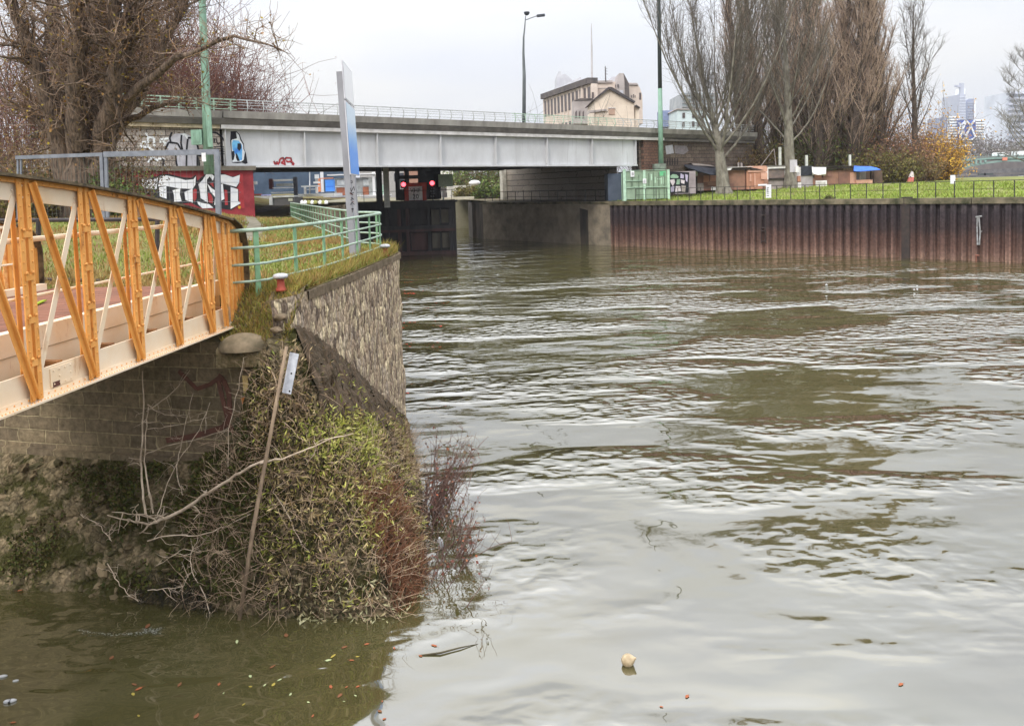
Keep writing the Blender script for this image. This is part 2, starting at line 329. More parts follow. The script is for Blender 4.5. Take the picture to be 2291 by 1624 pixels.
def rubblemat(name, cols, sx, sy, bump=.8, dist=.05, stretch=None, moss=None, joint=.62):
    """rough broken stone: voronoi cells of random tone with dark joints, darker green near the water line"""
    m = bpy.data.materials.new(name); m.use_nodes = True; nt = m.node_tree; N = nt.nodes; K = nt.links; b = N['Principled BSDF']; b.inputs['Roughness'].default_value = .92; b.inputs['Specular IOR Level'].default_value = .15
    tc = N.new('ShaderNodeTexCoord'); mp = N.new('ShaderNodeMapping'); mp.inputs['Scale'].default_value = stretch or (sx, sx, sy); K.new(tc.outputs['Object'], mp.inputs[0])
    nw = N.new('ShaderNodeTexNoise'); nw.inputs['Scale'].default_value = 1.2; nw.inputs['Detail'].default_value = 4; K.new(mp.outputs[0], nw.inputs['Vector'])
    ad = N.new('ShaderNodeVectorMath'); ad.operation = 'MULTIPLY_ADD'; K.new(nw.outputs['Color'], ad.inputs[0]); ad.inputs[1].default_value = (.7, .7, .7); K.new(mp.outputs[0], ad.inputs[2])
    vo = N.new('ShaderNodeTexVoronoi'); vo.inputs['Scale'].default_value = 1; K.new(ad.outputs[0], vo.inputs['Vector'])
    v2 = N.new('ShaderNodeTexVoronoi'); v2.feature = 'DISTANCE_TO_EDGE'; v2.inputs['Scale'].default_value = 1; K.new(ad.outputs[0], v2.inputs['Vector'])
    sp = N.new('ShaderNodeSeparateXYZ'); K.new(vo.outputs['Color'], sp.inputs[0])
    cr = N.new('ShaderNodeValToRGB'); e = cr.color_ramp.elements; e[0].color = cols[0]; e[1].color = cols[-1]
    for i, c in enumerate(cols[1:-1]): x = e.new((i+1)/(len(cols)-1)); x.color = c
    K.new(sp.outputs[0], cr.inputs[0])
    no = N.new('ShaderNodeTexNoise'); no.inputs['Scale'].default_value = 14; no.inputs['Detail'].default_value = 6; K.new(tc.outputs['Object'], no.inputs['Vector'])
    e1 = N.new('ShaderNodeMapRange'); K.new(v2.outputs['Distance'], e1.inputs[0]); e1.inputs[1].default_value = .0; e1.inputs[2].default_value = .12; e1.inputs[3].default_value = joint; e1.inputs[4].default_value = 1.0
    mm = N.new('ShaderNodeMath'); mm.operation = 'MULTIPLY'; mr = N.new('ShaderNodeMapRange'); K.new(no.outputs['Fac'], mr.inputs[0]); mr.inputs[1].default_value = .3; mr.inputs[2].default_value = .7; mr.inputs[3].default_value = .6; mr.inputs[4].default_value = 1.25
    K.new(e1.outputs[0], mm.inputs[0]); K.new(mr.outputs[0], mm.inputs[1])
    s2 = N.new('ShaderNodeVectorMath'); s2.operation = 'SCALE'; K.new(cr.outputs[0], s2.inputs[0]); K.new(mm.outputs[0], s2.inputs['Scale']); last = s2.outputs[0]
    if moss:
        n3 = N.new('ShaderNodeTexNoise'); n3.inputs['Scale'].default_value = 2.2; n3.inputs['Detail'].default_value = 8; n3.inputs['Roughness'].default_value = .7; K.new(tc.outputs['Object'], n3.inputs['Vector'])
        m3 = N.new('ShaderNodeMapRange'); K.new(n3.outputs['Fac'], m3.inputs[0]); m3.inputs[1].default_value = .46; m3.inputs[2].default_value = .56
        mx = N.new('ShaderNodeMixRGB'); K.new(m3.outputs[0], mx.inputs[0]); K.new(last, mx.inputs[1]); mx.inputs[2].default_value = moss; last = mx.outputs[0]
    K.new(last, b.inputs['Base Color'])
    a2 = N.new('ShaderNodeMath'); a2.operation = 'MULTIPLY_ADD'; K.new(v2.outputs['Distance'], a2.inputs[0]); a2.inputs[1].default_value = 2.0; K.new(no.outputs['Fac'], a2.inputs[2])
    bp = N.new('ShaderNodeBump'); bp.inputs['Strength'].default_value = bump; bp.inputs['Distance'].default_value = dist; K.new(a2.outputs[0], bp.inputs['Height']); K.new(bp.outputs[0], b.inputs['Normal'])
    return m
M_QUAY = rubblemat('quay_rubble', [A(80, 69, 60, .56), A(126, 109, 92, .56), A(158, 140, 116, .56), A(132, 119, 106, .56), A(192, 172, 140, .56), A(104, 91, 78, .56)], 8, 4.4, stretch=(8.5, 8.5, 4.4), joint=.5)
M_COPE = mat('cope_stone', A(138, 120, 98, 1.25), A(96, 84, 62, 1.25), scale=5, rough=.9, bump=.5)
def quay_left():
    t = thing('quay_wall', (-3.3, 18, 0), 'curved rubble stone quay wall below the green railing', 'wall')
    mb = MB(); pts = []
    for (y0, x0), (y1, x1) in zip(EDGE_L, EDGE_L[1:]):
        k = max(1, int((y1-y0)/.5)) if y1 < 30 else 3
        pts += [(x0+(x1-x0)*i/k, y0+(y1-y0)*i/k) for i in range(k)]
    zs = list(np.arange(-.6, 4.5, .3))+[4.56]; n = len(zs)
    for i, (x, y) in enumerate(pts):
        for z in zs:
            w = .05*fbm(x, y, z, 1.7); mb.v.append((x+w, y, z))
    mb.f += [(i*n+j, (i+1)*n+j, (i+1)*n+j+1, i*n+j+1) for i in range(len(pts)-1) for j in range(n-1)]
    o = mb.build('wall_face', M_QUAY, t)
    mb = MB(); prev = None
    for i, (x, y) in enumerate(pts):
        if y < 14.0 or y > 60: continue
        x2, y2 = pts[min(i+1, len(pts)-1)]; x1, y1 = pts[max(i-1, 0)]
        d = Vector((x2-x1, y2-y1, 0)).normalized(); nn = Vector((d.y, -d.x, 0))
        c = Vector((x, y, 0)); j = .04*fbm(x, y, 5, 2.0)
        j2 = .05*fbm(x*3, y*3, 9, 2.0); cur = [c+nn*(.03+j)+Vector((0, 0, 4.40)), c+nn*(.03+j)+Vector((0, 0, 4.55+j2)), c-nn*.4+Vector((0, 0, 4.60+j)), c-nn*.4+Vector((0, 0, 4.40))]
        if prev:
            for a in range(4): mb.quad(prev[a], cur[a], cur[(a+1) % 4], prev[(a+1) % 4])
        prev = cur
    o = mb.build('coping', M_COPE, t); recalc(o)
    rng = np.random.default_rng(4)       # broken stones at the corner next to the footbridge
    for (x, y, z, s) in ((-3.84, 13.15, 4.28, .10), (-3.90, 13.05, 4.08, .09)):
        bm = bmesh.new(); bmesh.ops.create_icosphere(bm, subdivisions=2, radius=1)
        for v in bm.verts: v.co = v.co*(1+.35*fbm(v.co.x+x*9, v.co.y+y*7, v.co.z, 1.1)); v.co = Vector((x+v.co.x*s*1.2, y+v.co.y*s, z+v.co.z*s*.62))
        mb = MB(); mb.add([tuple(v.co) for v in bm.verts], [tuple(q.index for q in f.verts) for f in bm.faces]); bm.free()
        mb.build('broken_stone', M_COPE, t)
quay_left()
# ---- bridge abutment below the yellow footbridge: coursed blocks
FA, FB = Vector((-3.98, 13.1, 0)), Vector((-22.0, 17.9, 0))
FD = (FB-FA).normalized(); FN = Vector((FD.y, -FD.x, 0));
if FN.y > 0: FN = -FN
def abutment():
    ang = math.atan2(FD.y, FD.x)
    t = thing('stone_abutment', FA+FD*4, 'dark coursed stone abutment carrying the end of the yellow footbridge', 'wall')
    m = blockmat('abutment_blocks', A(104, 92, 72, .42), A(82, 72, 58, .42), A(124, 112, 88, .42), .60, .245, .014, 'XZ', 1.0, rot=(0, 0, -ang), moss=A(48, 46, 26, .55))
    mb = MB(); L = (FB-FA).length; k = 50; zs = [-.6, 0, 1, 1.55, 1.6, 1.85, 1.86, 2.6, 3.2, 3.6, 3.86]
    for i in range(k+1):
        for z in zs:
            p = FA+FD*(L*i/k); off = 0.10 if z <= 1.85 else (.0)
            mb.v.append((p.x+FN.x*off, p.y+FN.y*off, z))
    n = len(zs); mb.f += [(i*n+j, i*n+j+1, (i+1)*n+j+1, (i+1)*n+j) for i in range(k) for j in range(n-1)]
    o = mb.build('block_face', m, t); recalc(o)
    # bearing shelf and the back wall up to the quay level
    mb = MB(); a, b = FA+Vector((0.15, 0, 3.86)), FB+Vector((0, 0, 3.86)); mb.quad(a+FN*.0, b, Vector((-22, 19.5, 3.86)), Vector((-3.75, 14.35, 3.86)))
    mb.quad(Vector((-3.75, 14.32, 3.86)), Vector((-22, 14.32, 3.86)), Vector((-22, 14.32, 4.6)), Vector((-3.75, 14.32, 4.6)))
    mb.build('bearing_shelf', mat('shelf_earth', A(105, 92, 66, 1.2), A(80, 78, 40, 1.2), scale=3, rough=.95, bump=.6), t)
    mb = MB()   # rounded bearing stone under the end of the truss
    c = at(545, 776, 13.2); prof = []
    for i in range(13):
        a = math.pi*i/12
        for j in range(7):
            e = (math.pi/2)*j/6
            mb.v.append((c.x-.42*math.cos(a)*math.cos(e)*1.05, c.y+.05-.36*math.sin(a)*math.cos(e), c.z-.04+.27*math.sin(e)))
    mb.f += [(i*7+j, (i+1)*7+j, (i+1)*7+j+1, i*7+j+1) for i in range(12) for j in range(6)]
    mb.build('bearing_stone', mat('pale_stone', A(140, 124, 100, .9), A(100, 90, 70, .9), scale=4, rough=.9, bump=.4), t, smooth=True)
    # painted marks on the blocks
    def ribbon(pts, w):
        mb = MB()
        P = [onpl(x, y, FA+FN*.02, FN) for x, y in pts]
        for p, q in zip(P, P[1:]): mb.bar(p, q, w, .012, side=FN.cross(q-p))
        return mb
    mt = mat('brown_spray', A(88, 58, 48, .6), A(70, 48, 40, .6), scale=6)
    ribbon([(372, 985), (420, 978), (455, 970), (500, 955), (515, 930), (512, 880), (500, 850), (488, 840)], .09).build('graffiti', mt, t)
    ribbon([(488, 850), (500, 900), (512, 950), (528, 975)], .08).build('graffiti', mt, t)
    ribbon([(400, 830), (440, 870), (470, 860), (490, 845)], .07).build('graffiti', mt, t)
    mo = mat('orange_spray', A(176, 92, 54, .6), A(150, 110, 60, .6), scale=14)
    mw = mat('cream_spray', A(205, 175, 120, .6), A(150, 120, 80, .6), scale=14)
    ribbon([(543, 905), (560, 900), (575, 903), (560, 925)], .22).build('graffiti', mo, t)
    ribbon([(548, 840), (552, 885)], .10).build('graffiti', mw, t)
abutment()
# ---- pitched stone slope and overgrown cone round the corner
UP = [(-22, 17.75, 1.75), (-14, 15.65, 1.75), (-8.9, 14.3, 1.75), (-6.6, 13.68, 1.75), (-5.4, 13.35, 1.85), (-4.75, 13.15, 2.3), (-4.35, 13.0, 3.3), (-4.05, 12.98, 3.95), (-3.7, 13.4, 4.05), (-3.5, 14.6, 3.5), (-3.45, 16, 2.85), (-3.32, 18, 1.85), (-3.2, 20, .85), (-3.1, 21.4, .15), (-3.05, 22.4, -.35)]
LO = [(-22, 15.5, -.3), (-14, 14.0, -.3), (-8.3, 12.55, -.3), (-7.0, 12.3, -.3), (-5.8, 12.0, -.3), (-5.0, 11.8, -.3), (-4.0, 11.6, -.3), (-2.9, 11.5, -.3), (-1.85, 11.45, -.3), (-1.55, 12.1, -.3), (-1.52, 13.5, -.3), (-1.72, 15.4, -.3), (-2.12, 17.8, -.3), (-2.6, 20.1, -.3), (-2.98, 22.6, -.4)]
def slope_pt(u, v):
    i = min(int(u), len(UP)-2); f = u-i
    a = Vector(UP[i]).lerp(Vector(UP[i+1]), f); b = Vector(LO[i]).lerp(Vector(LO[i+1]), f)
    p = a.lerp(b, v); bul = math.sin(v*math.pi)
    p.z += .10*bul*(1 if u < 7 else -.6)
    d = .12*fbm(p.x, p.y, p.z, 1.3)+.09*fbm(p.x, p.y, p.z, 4)
    k = min(1, v*6)
    n = Vector((b.x-a.x, b.y-a.y, .8)).normalized()
    return p+n*d*k
def corner_mound():
    mb = MB(); n, m = 34, 36
    for i in range(n+1):
        for j in range(m+1):
            x = -4.9+1.22*i/n; y = 12.98+1.5*j/m; x = min(x, edge_l(y)+.02)
            z = 3.80+.78*sstep(.15, .95, j/m+.25*(i/n)-.1)+.16*fbm(x, y, 0, 2.2)+.10*abs(fbm(x, y, 2, 6))
            if j == 0: z = 3.5
            mb.v.append((x, y, z))
    mb.f += [(i*(m+1)+j, (i+1)*(m+1)+j, (i+1)*(m+1)+j+1, i*(m+1)+j+1) for i in range(n) for j in range(m)]
    o = mb.build('ground', mat('mound_earth', A(132, 114, 86, 1.1), A(84, 76, 48, 1.1), scale=7, rough=.95, bump=1.0, bscale=18, dist=.05), kind='structure', smooth=True); recalc(o)
corner_mound()
def slope():
    mb = MB(); nu, nv = 14*22, 46
    for i in range(nu+1):
        for j in range(nv+1): mb.v.append(tuple(slope_pt(i/22*.99999, j/nv)))
    mb.f += [(i*(nv+1)+j, (i+1)*(nv+1)+j, (i+1)*(nv+1)+j+1, i*(nv+1)+j+1) for i in range(nu) for j in range(nv)]
    m = rubblemat('pitched_stone', [A(92, 82, 62, .7), A(116, 102, 78, .7), A(100, 90, 70, .7), A(138, 122, 96, .7), A(106, 96, 72, .7)], 6.0, 7.0, bump=1.0, dist=.08, moss=A(62, 60, 32, .8))
    o = mb.build('stone_slope', m, smooth=True); recalc(o); o.name = 'stone_slope'
    tag(o, 'mossy rubble stone slope running down into the water below the footbridge', 'embankment')
    # sloping kerb where the cone meets the quay wall
    mb = MB(); prev = None
    for k in range(150):
        u = 7.95+5.95*k/149; e = .31+.07*fbm(u*4, 1, 1, 1); cur = []
        for j in range(11):
            p = slope_pt(u, e*j/9) if j < 10 else slope_pt(u, e)
            n_ = .05*fbm(p.x*2, p.y*2, p.z*2, 3.0)+.03*fbm(p.x, p.y, p.z, 14)
            cur.append(p+Vector((.03+n_*.6, 0, (.08 if j < 9 else (.05 if j == 9 else -.12))+n_)))
        if prev:
            for j in range(10): mb.quad(prev[j], prev[j+1], cur[j+1], cur[j])
        prev = cur
    # embedded rubble stones
    rng = np.random.default_rng(91); bm = bmesh.new(); bmesh.ops.create_icosphere(bm, subdivisions=2, radius=1); bv = [v.co.copy() for v in bm.verts]; bf = [tuple(q.index for q in f.verts) for f in bm.faces]; bm.free(); rk = MB()
    for _ in range(760):
        u = .2+rng.random()*5.3; v = .02+.96*rng.random(); p = slope_pt(u, v)+Vector((0, .03, -.03)); s = .03+.075*rng.random()**1.6; q = rng.random(3)*20; Rm = Matrix.Rotation(rng.random()*6.28, 3, Vector(rng.normal(size=3)).normalized())
        sc3 = Vector((1.5, .9, .45+.35*rng.random()))
        vs = []
        for c in bv:
            d = c*(1+.65*noise.noise(Vector((c.x*1.3+q[0], c.y*1.3+q[1], c.z*1.3+q[2])))+.12*noise.noise(c*4+Vector(q)))
            vs.append(p+Rm @ Vector((d.x*sc3.x*s, d.y*sc3.y*s, d.z*sc3.z*s)))
        rk.add(vs, bf)
    rk.build('rubble', leafmat('rubble_stones', [A(112, 98, 74, .85), A(80, 70, 52, .85), A(134, 118, 92, .85), A(62, 60, 38, .85), A(94, 84, 64, .85), A(52, 54, 32, .85)], .95), o, kind='stuff')
    o = mb.build('slope_kerb', mat('kerb_moss', A(92, 76, 60, .9), A(56, 48, 34, .9), scale=4.5, rough=.95, bump=1.0, bscale=16, dist=.04), o); recalc(o)
slope()
# ---- sheet piling quay on the right
def pilemat():
    m = bpy.data.materials.new('rusty_piles'); m.use_nodes = True; nt = m.node_tree; N = nt.nodes; K = nt.links; b = N['Principled BSDF']; b.inputs['Roughness'].default_value = .8; b.inputs['Specular IOR Level'].default_value = .25
    tc = N.new('ShaderNodeTexCoord'); sp = N.new('ShaderNodeSeparateXYZ'); K.new(tc.outputs['Object'], sp.inputs[0])
    mp = N.new('ShaderNodeMapping'); mp.inputs['Scale'].default_value = (1.3, 1.3, .3); K.new(tc.outputs['Object'], mp.inputs[0])
    no = N.new('ShaderNodeTexNoise'); no.inputs['Scale'].default_value = 1; no.inputs['Detail'].default_value = 8; no.inputs['Roughness'].default_value = .7; K.new(mp.outputs[0], no.inputs['Vector'])
    ma = N.new('ShaderNodeMath'); ma.operation = 'MULTIPLY_ADD'; K.new(no.outputs['Fac'], ma.inputs[0]); ma.inputs[1].default_value = 1.7; K.new(sp.outputs['Z'], ma.inputs[2])
    cr = N.new('ShaderNodeValToRGB'); e = cr.color_ramp.elements
    mr = N.new('ShaderNodeMapRange'); K.new(ma.outputs[0], mr.inputs[0]); mr.inputs[1].default_value = .55; mr.inputs[2].default_value = 5.25; K.new(mr.outputs[0], cr.inputs[0])
    st = [(0, A(58, 50, 42, .95)), (.05, A(140, 112, 97, .95)), (.16, A(124, 97, 85, .95)), (.27, A(104, 79, 70, .95)), (.44, A(88, 67, 61, .95)), (.54, A(68, 55, 54, .95)), (.8, A(54, 47, 50, .8)), (.93, A(76, 68, 68, .8)), (1, A(40, 37, 39, .8))]
    e[0].position, e[0].color = st[0]; e[1].position, e[1].color = st[-1]
    for p, c in st[1:-1]: x = e.new(p); x.color = c
    n2 = N.new('ShaderNodeTexNoise'); n2.inputs['Scale'].default_value = 5; n2.inputs['Detail'].default_value = 5; K.new(tc.outputs['Object'], n2.inputs['Vector'])
    m2 = N.new('ShaderNodeMapRange'); K.new(n2.outputs['Fac'], m2.inputs[0]); m2.inputs[1].default_value = .3; m2.inputs[2].default_value = .7; m2.inputs[3].default_value = .65; m2.inputs[4].default_value = 1.25
    m5 = N.new('ShaderNodeMapping'); m5.inputs['Scale'].default_value = (5, 5, .12); K.new(tc.outputs['Object'], m5.inputs[0]); n5 = N.new('ShaderNodeTexNoise'); n5.inputs['Scale'].default_value = 1; n5.inputs['Detail'].default_value = 4; K.new(m5.outputs[0], n5.inputs['Vector'])
    r5 = N.new('ShaderNodeMapRange'); K.new(n5.outputs['Fac'], r5.inputs[0]); r5.inputs[1].default_value = .3; r5.inputs[2].default_value = .7; r5.inputs[3].default_value = .55; r5.inputs[4].default_value = 1.35
    mu = N.new('ShaderNodeMath'); mu.operation = 'MULTIPLY'; K.new(m2.outputs[0], mu.inputs[0]); K.new(r5.outputs[0], mu.inputs[1])
    s2 = N.new('ShaderNodeVectorMath'); s2.operation = 'SCALE'; K.new(cr.outputs[0], s2.inputs[0]); K.new(mu.outputs[0], s2.inputs['Scale']); K.new(s2.outputs[0], b.inputs['Base Color'])
    return m
def piling():
    t = thing('sheet_pile_wall', WA+WD*20, 'long rusty corrugated sheet pile quay wall along the right bank', 'wall')
    mb = MB(); pitch = .70; prof = [(0, 0), (.24, 0), (.30, -.30), (.52, -.30), (.60, 0)]
    pts = []; u = 0.0
    while u < 62:
        for a, b in prof: pts.append((u+a*pitch/.70*.985, b))
        u += pitch
    for (a, d) in pts:
        p = WA+WD*a+WN*d; mb.v += [(p.x, p.y, -.8), (p.x, p.y, 4.1)]
    mb.f += [(2*i, 2*i+2, 2*i+3, 2*i+1) for i in range(len(pts)-1)]
    o = mb.build('piles', pilemat(), t)
    mc = mat('capping_concrete', A(146, 134, 110, 1.2), A(66, 68, 46, 1.2), scale=.9, rough=.9, bump=.5, bscale=6)
    segs = [0, 7.5, 14, 21.0, 28.9, 33.5, 40, 50, 62]
    for a, b in zip(segs, segs[1:]):
        mb = MB(); p, q = WA+WD*(a+.03), WA+WD*(b-.03)
        mb.hexa([p+WN*.14, q+WN*.14, q-WN*.6, p-WN*.6], [v+Vector((0, 0, .42)) for v in (p+WN*.14, q+WN*.14, q-WN*.6, p-WN*.6)])
        for i in range(len(mb.v)): x, y, z = mb.v[i]; mb.v[i] = (x, y, z+4.08)
        o = mb.build('capping_beam', mc, t); recalc(o)
    # steel pile standing proud in the capping gaps
    for u in (29.0,):
        p = WA+WD*u-WN*.20; mb = MB(); mb.box((p.x, p.y, 2.3), (.6, .62, 4.6), Matrix.Rotation(math.atan2(WD.y, WD.x), 3, 'Z')); mb.build('corner_pile', mat('black_steel', A(44, 40, 38, .7), A(60, 50, 46, .7), scale=3), t)
    # mooring ladder and rungs
    ml = mat('galvanised', A(170, 172, 172, .9), A(120, 118, 115, .9), scale=5, rough=.5)
    lad = thing('mooring_ladder', WA+WD*31.6+WN*.2, 'bent grey pipe ladder hanging on the rusty piles near the right edge', 'ladder')
    P = lambda px, py: onpl(px, py, WA+WN*.12, WN)
    mb = MB(); mb.tube([P(2187, 548), P(2186, 500), P(2187, 486)], .05); mb.tube([P(2190, 486), P(2193, 520), P(2191, 548)], .05); mb.build('rail', ml, lad)
    mb = MB(); mb.tube([P(2183, 486), P(2197, 484)], .06); mb.build('hook', ml, lad); mb = MB(); mb.tube([P(2192, 515), P(2196, 519), P(2197, 517)], .035); mb.build('hook', ml, lad)
    mb = MB(); mb.tube([P(2184, 572), P(2184, 590)], .05); mb.tube([P(2182, 571), P(2191, 572)], .06); mb.build('bracket', mat('rust_bracket', A(120, 80, 66, .7), scale=4), lad)
    rl = thing('recessed_rung', WA+WD*17+WN*.1, 'dark ladder recess with iron rungs in the middle of the sheet piling', 'ladder')
    mb = MB()
    for yy in (482, 510, 517, 540): mb.tube([P(1703, yy), P(1713, yy)], .05)
    mb.tube([P(1703, 478), P(1703, 545)], .04); mb.tube([P(1713, 478), P(1713, 545)], .04)
    mb.build('rung', mat('black_steel', A(44, 40, 38, .7)), rl)
piling()
# ---- concrete wall of the lock entrance, right side
M_CONC = mat('old_concrete', A(148, 136, 118, .75), A(100, 93, 82, .75), scale=.7, rough=.9, bump=.5, bscale=3, detail=9)
M_CONCD = mat('stained_concrete', A(84, 76, 66, .8), A(44, 42, 40, .8), scale=1.0, rough=.9, bump=.5, bscale=3, stretch=(1, 1, .3))
def lock_wall():
    t = thing('lock_wall', (3, 90, 0), 'stained concrete wall of the lock entrance left of the sheet piling', 'wall')
    C = Vector((-3.5, 98.6, 0)); d = (C-WA).normalized(); n = Vector((d.y, -d.x, 0)); n = n if n.y < 0 else -n
    a = WA+Vector((0, 0, 0))+WD*.02
    mb = MB(); L = (C-WA).length
    p, q = a+n*.02, a+d*L+n*.02
    mb.hexa([p+Vector((0, 0, -.8)), q+Vector((0, 0, -.8)), q-n*1.2+Vector((0, 0, -.8)), p-n*1.2+Vector((0, 0, -.8))], [p+Vector((0, 0, 4.25)), q+Vector((0, 0, 4.25)), q-n*1.2+Vector((0, 0, 4.25)), p-n*1.2+Vector((0, 0, 4.25))])
    recalc(mb.build('wall_face', M_CONC, t))
    mb = MB(); p, q = a+n*.10, a+d*(L+.3)+n*.10; mb.hexa([p+Vector((0, 0, 4.25)), q+Vector((0, 0, 4.25)), q-n*1.6+Vector((0, 0, 4.25)), p-n*1.6+Vector((0, 0, 4.25))], [p+Vector((0, 0, 4.5)), q+Vector((0, 0, 4.5)), q-n*1.6+Vector((0, 0, 4.5)), p-n*1.6+Vector((0, 0, 4.5))])
    recalc(mb.build('coping', mat('capping_concrete', A(150, 138, 112, 1.15)), t))
    mb = MB()          # dark slot of the fender near the sheet piling
    p, q = a+d*3.2+n*.03, a+d*4.4+n*.03; mb.hexa([p+Vector((0, 0, -.5)), q+Vector((0, 0, -.5)), q-n*.1+Vector((0, 0, -.5)), p-n*.1+Vector((0, 0, -.5))], [p+n*.05+Vector((0, 0, 3.6)), q+n*.05+Vector((0, 0, 3.8)), q-n*.1+Vector((0, 0, 3.8)), p-n*.1+Vector((0, 0, 3.6))])
    recalc(mb.build('fender_post', M_CONCD, t))
    # gate recess and the lock chamber wall behind it
    mb = MB(); pts = [C, C+Vector((-.9, 1.8, 0)), C+Vector((-1.4, 2.0, 0)), C+Vector((-2.2, 8, 0)), C+Vector((-2.6, 26, 0))]
    for p, q in zip(pts, pts[1:]): mb.quad(p+Vector((0, 0, -.8)), q+Vector((0, 0, -.8)), q+Vector((0, 0, 4.45)), p+Vector((0, 0, 4.45)))
    mb.build('recess', M_CONCD, t)
    mb = MB(); mb.quad(a-n*1.2+Vector((0, 0, 4.47)), C-n*1.2+Vector((0, 0, 4.47)), C+Vector((0, 4.5, 4.6)), a+Vector((6, 6, 4.6)))
    mb.build('wall_top', mat('bare_earth', A(120, 105, 80, 1.5)), t)
lock_wall()
# far end of the lock: chamber head and upstream ground
mb = MB(); mb.quad((-40, 126, -1), (2, 126, -1), (2, 126, 4.75), (-40, 126, 4.75)); mb.quad((-40, 126, 4.75), (2, 126, 4.75), (2, 331, 4.9), (-40, 331, 4.9))
mb.build('ground', mat('towpath', A(165, 158, 135, 1.5), A(130, 125, 95, 1.5), scale=.4), kind='structure')
# ================================================================== GREY ROAD BRIDGE
BS0 = Vector((-19.2, 58, 0)); BD = Vector((.77996, .6259, 0)); BN = Vector((.6259, -.77996, 0))   # BN faces the camera
BANG = math.atan2(BD.y, BD.x)
def br(s, off, z): p = BS0+BD*s+BN*off; return Vector((p.x, p.y, z-.0062*s))
def bpl(px, py, off=0.0): return onpl(px, py, BS0+BN*off, BN)
def bprof(prof, s0, s1, steps=1):
    """closed profile (off, z) swept along the bridge"""
    mb = MB(); n = len(prof)
    for i in range(steps+1):
        s = s0+(s1-s0)*i/steps
        mb.v += [tuple(br(s, o, z)) for o, z in prof]
    mb.f += [(i*n+k, i*n+(k+1) % n, (i+1)*n+(k+1) % n, (i+1)*n+k) for i in range(steps) for k in range(n)]
    mb.f += [tuple(range(n-1, -1, -1)), tuple(steps*n+k for k in range(n))]
    return mb
M_GIRD = mat('girder_paint', A(196, 197, 198, .88), A(178, 178, 178, .88), scale=.6, rough=.55, bump=.05, stretch=(1, 1, .4), speck=(A(122, 112, 104, .98), 1.0, .57, .92, (2.2, 2.2, .13)))
M_PARA = mat('parapet_concrete', A(150, 146, 138, .85), A(116, 112, 106, .85), scale=.9, rough=.9, bump=.3, detail=9, stretch=(1, 1, .35))
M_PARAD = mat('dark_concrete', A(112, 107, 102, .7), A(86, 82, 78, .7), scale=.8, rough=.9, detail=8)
M_PGREEN = mat('pale_green_paint', A(168, 190, 168, .95), A(140, 160, 140, .95), scale=6, rough=.5)
M_PWHITE = mat('weathered_rail', A(190, 192, 190, .95), A(150, 152, 150, .95), scale=5, rough=.5)
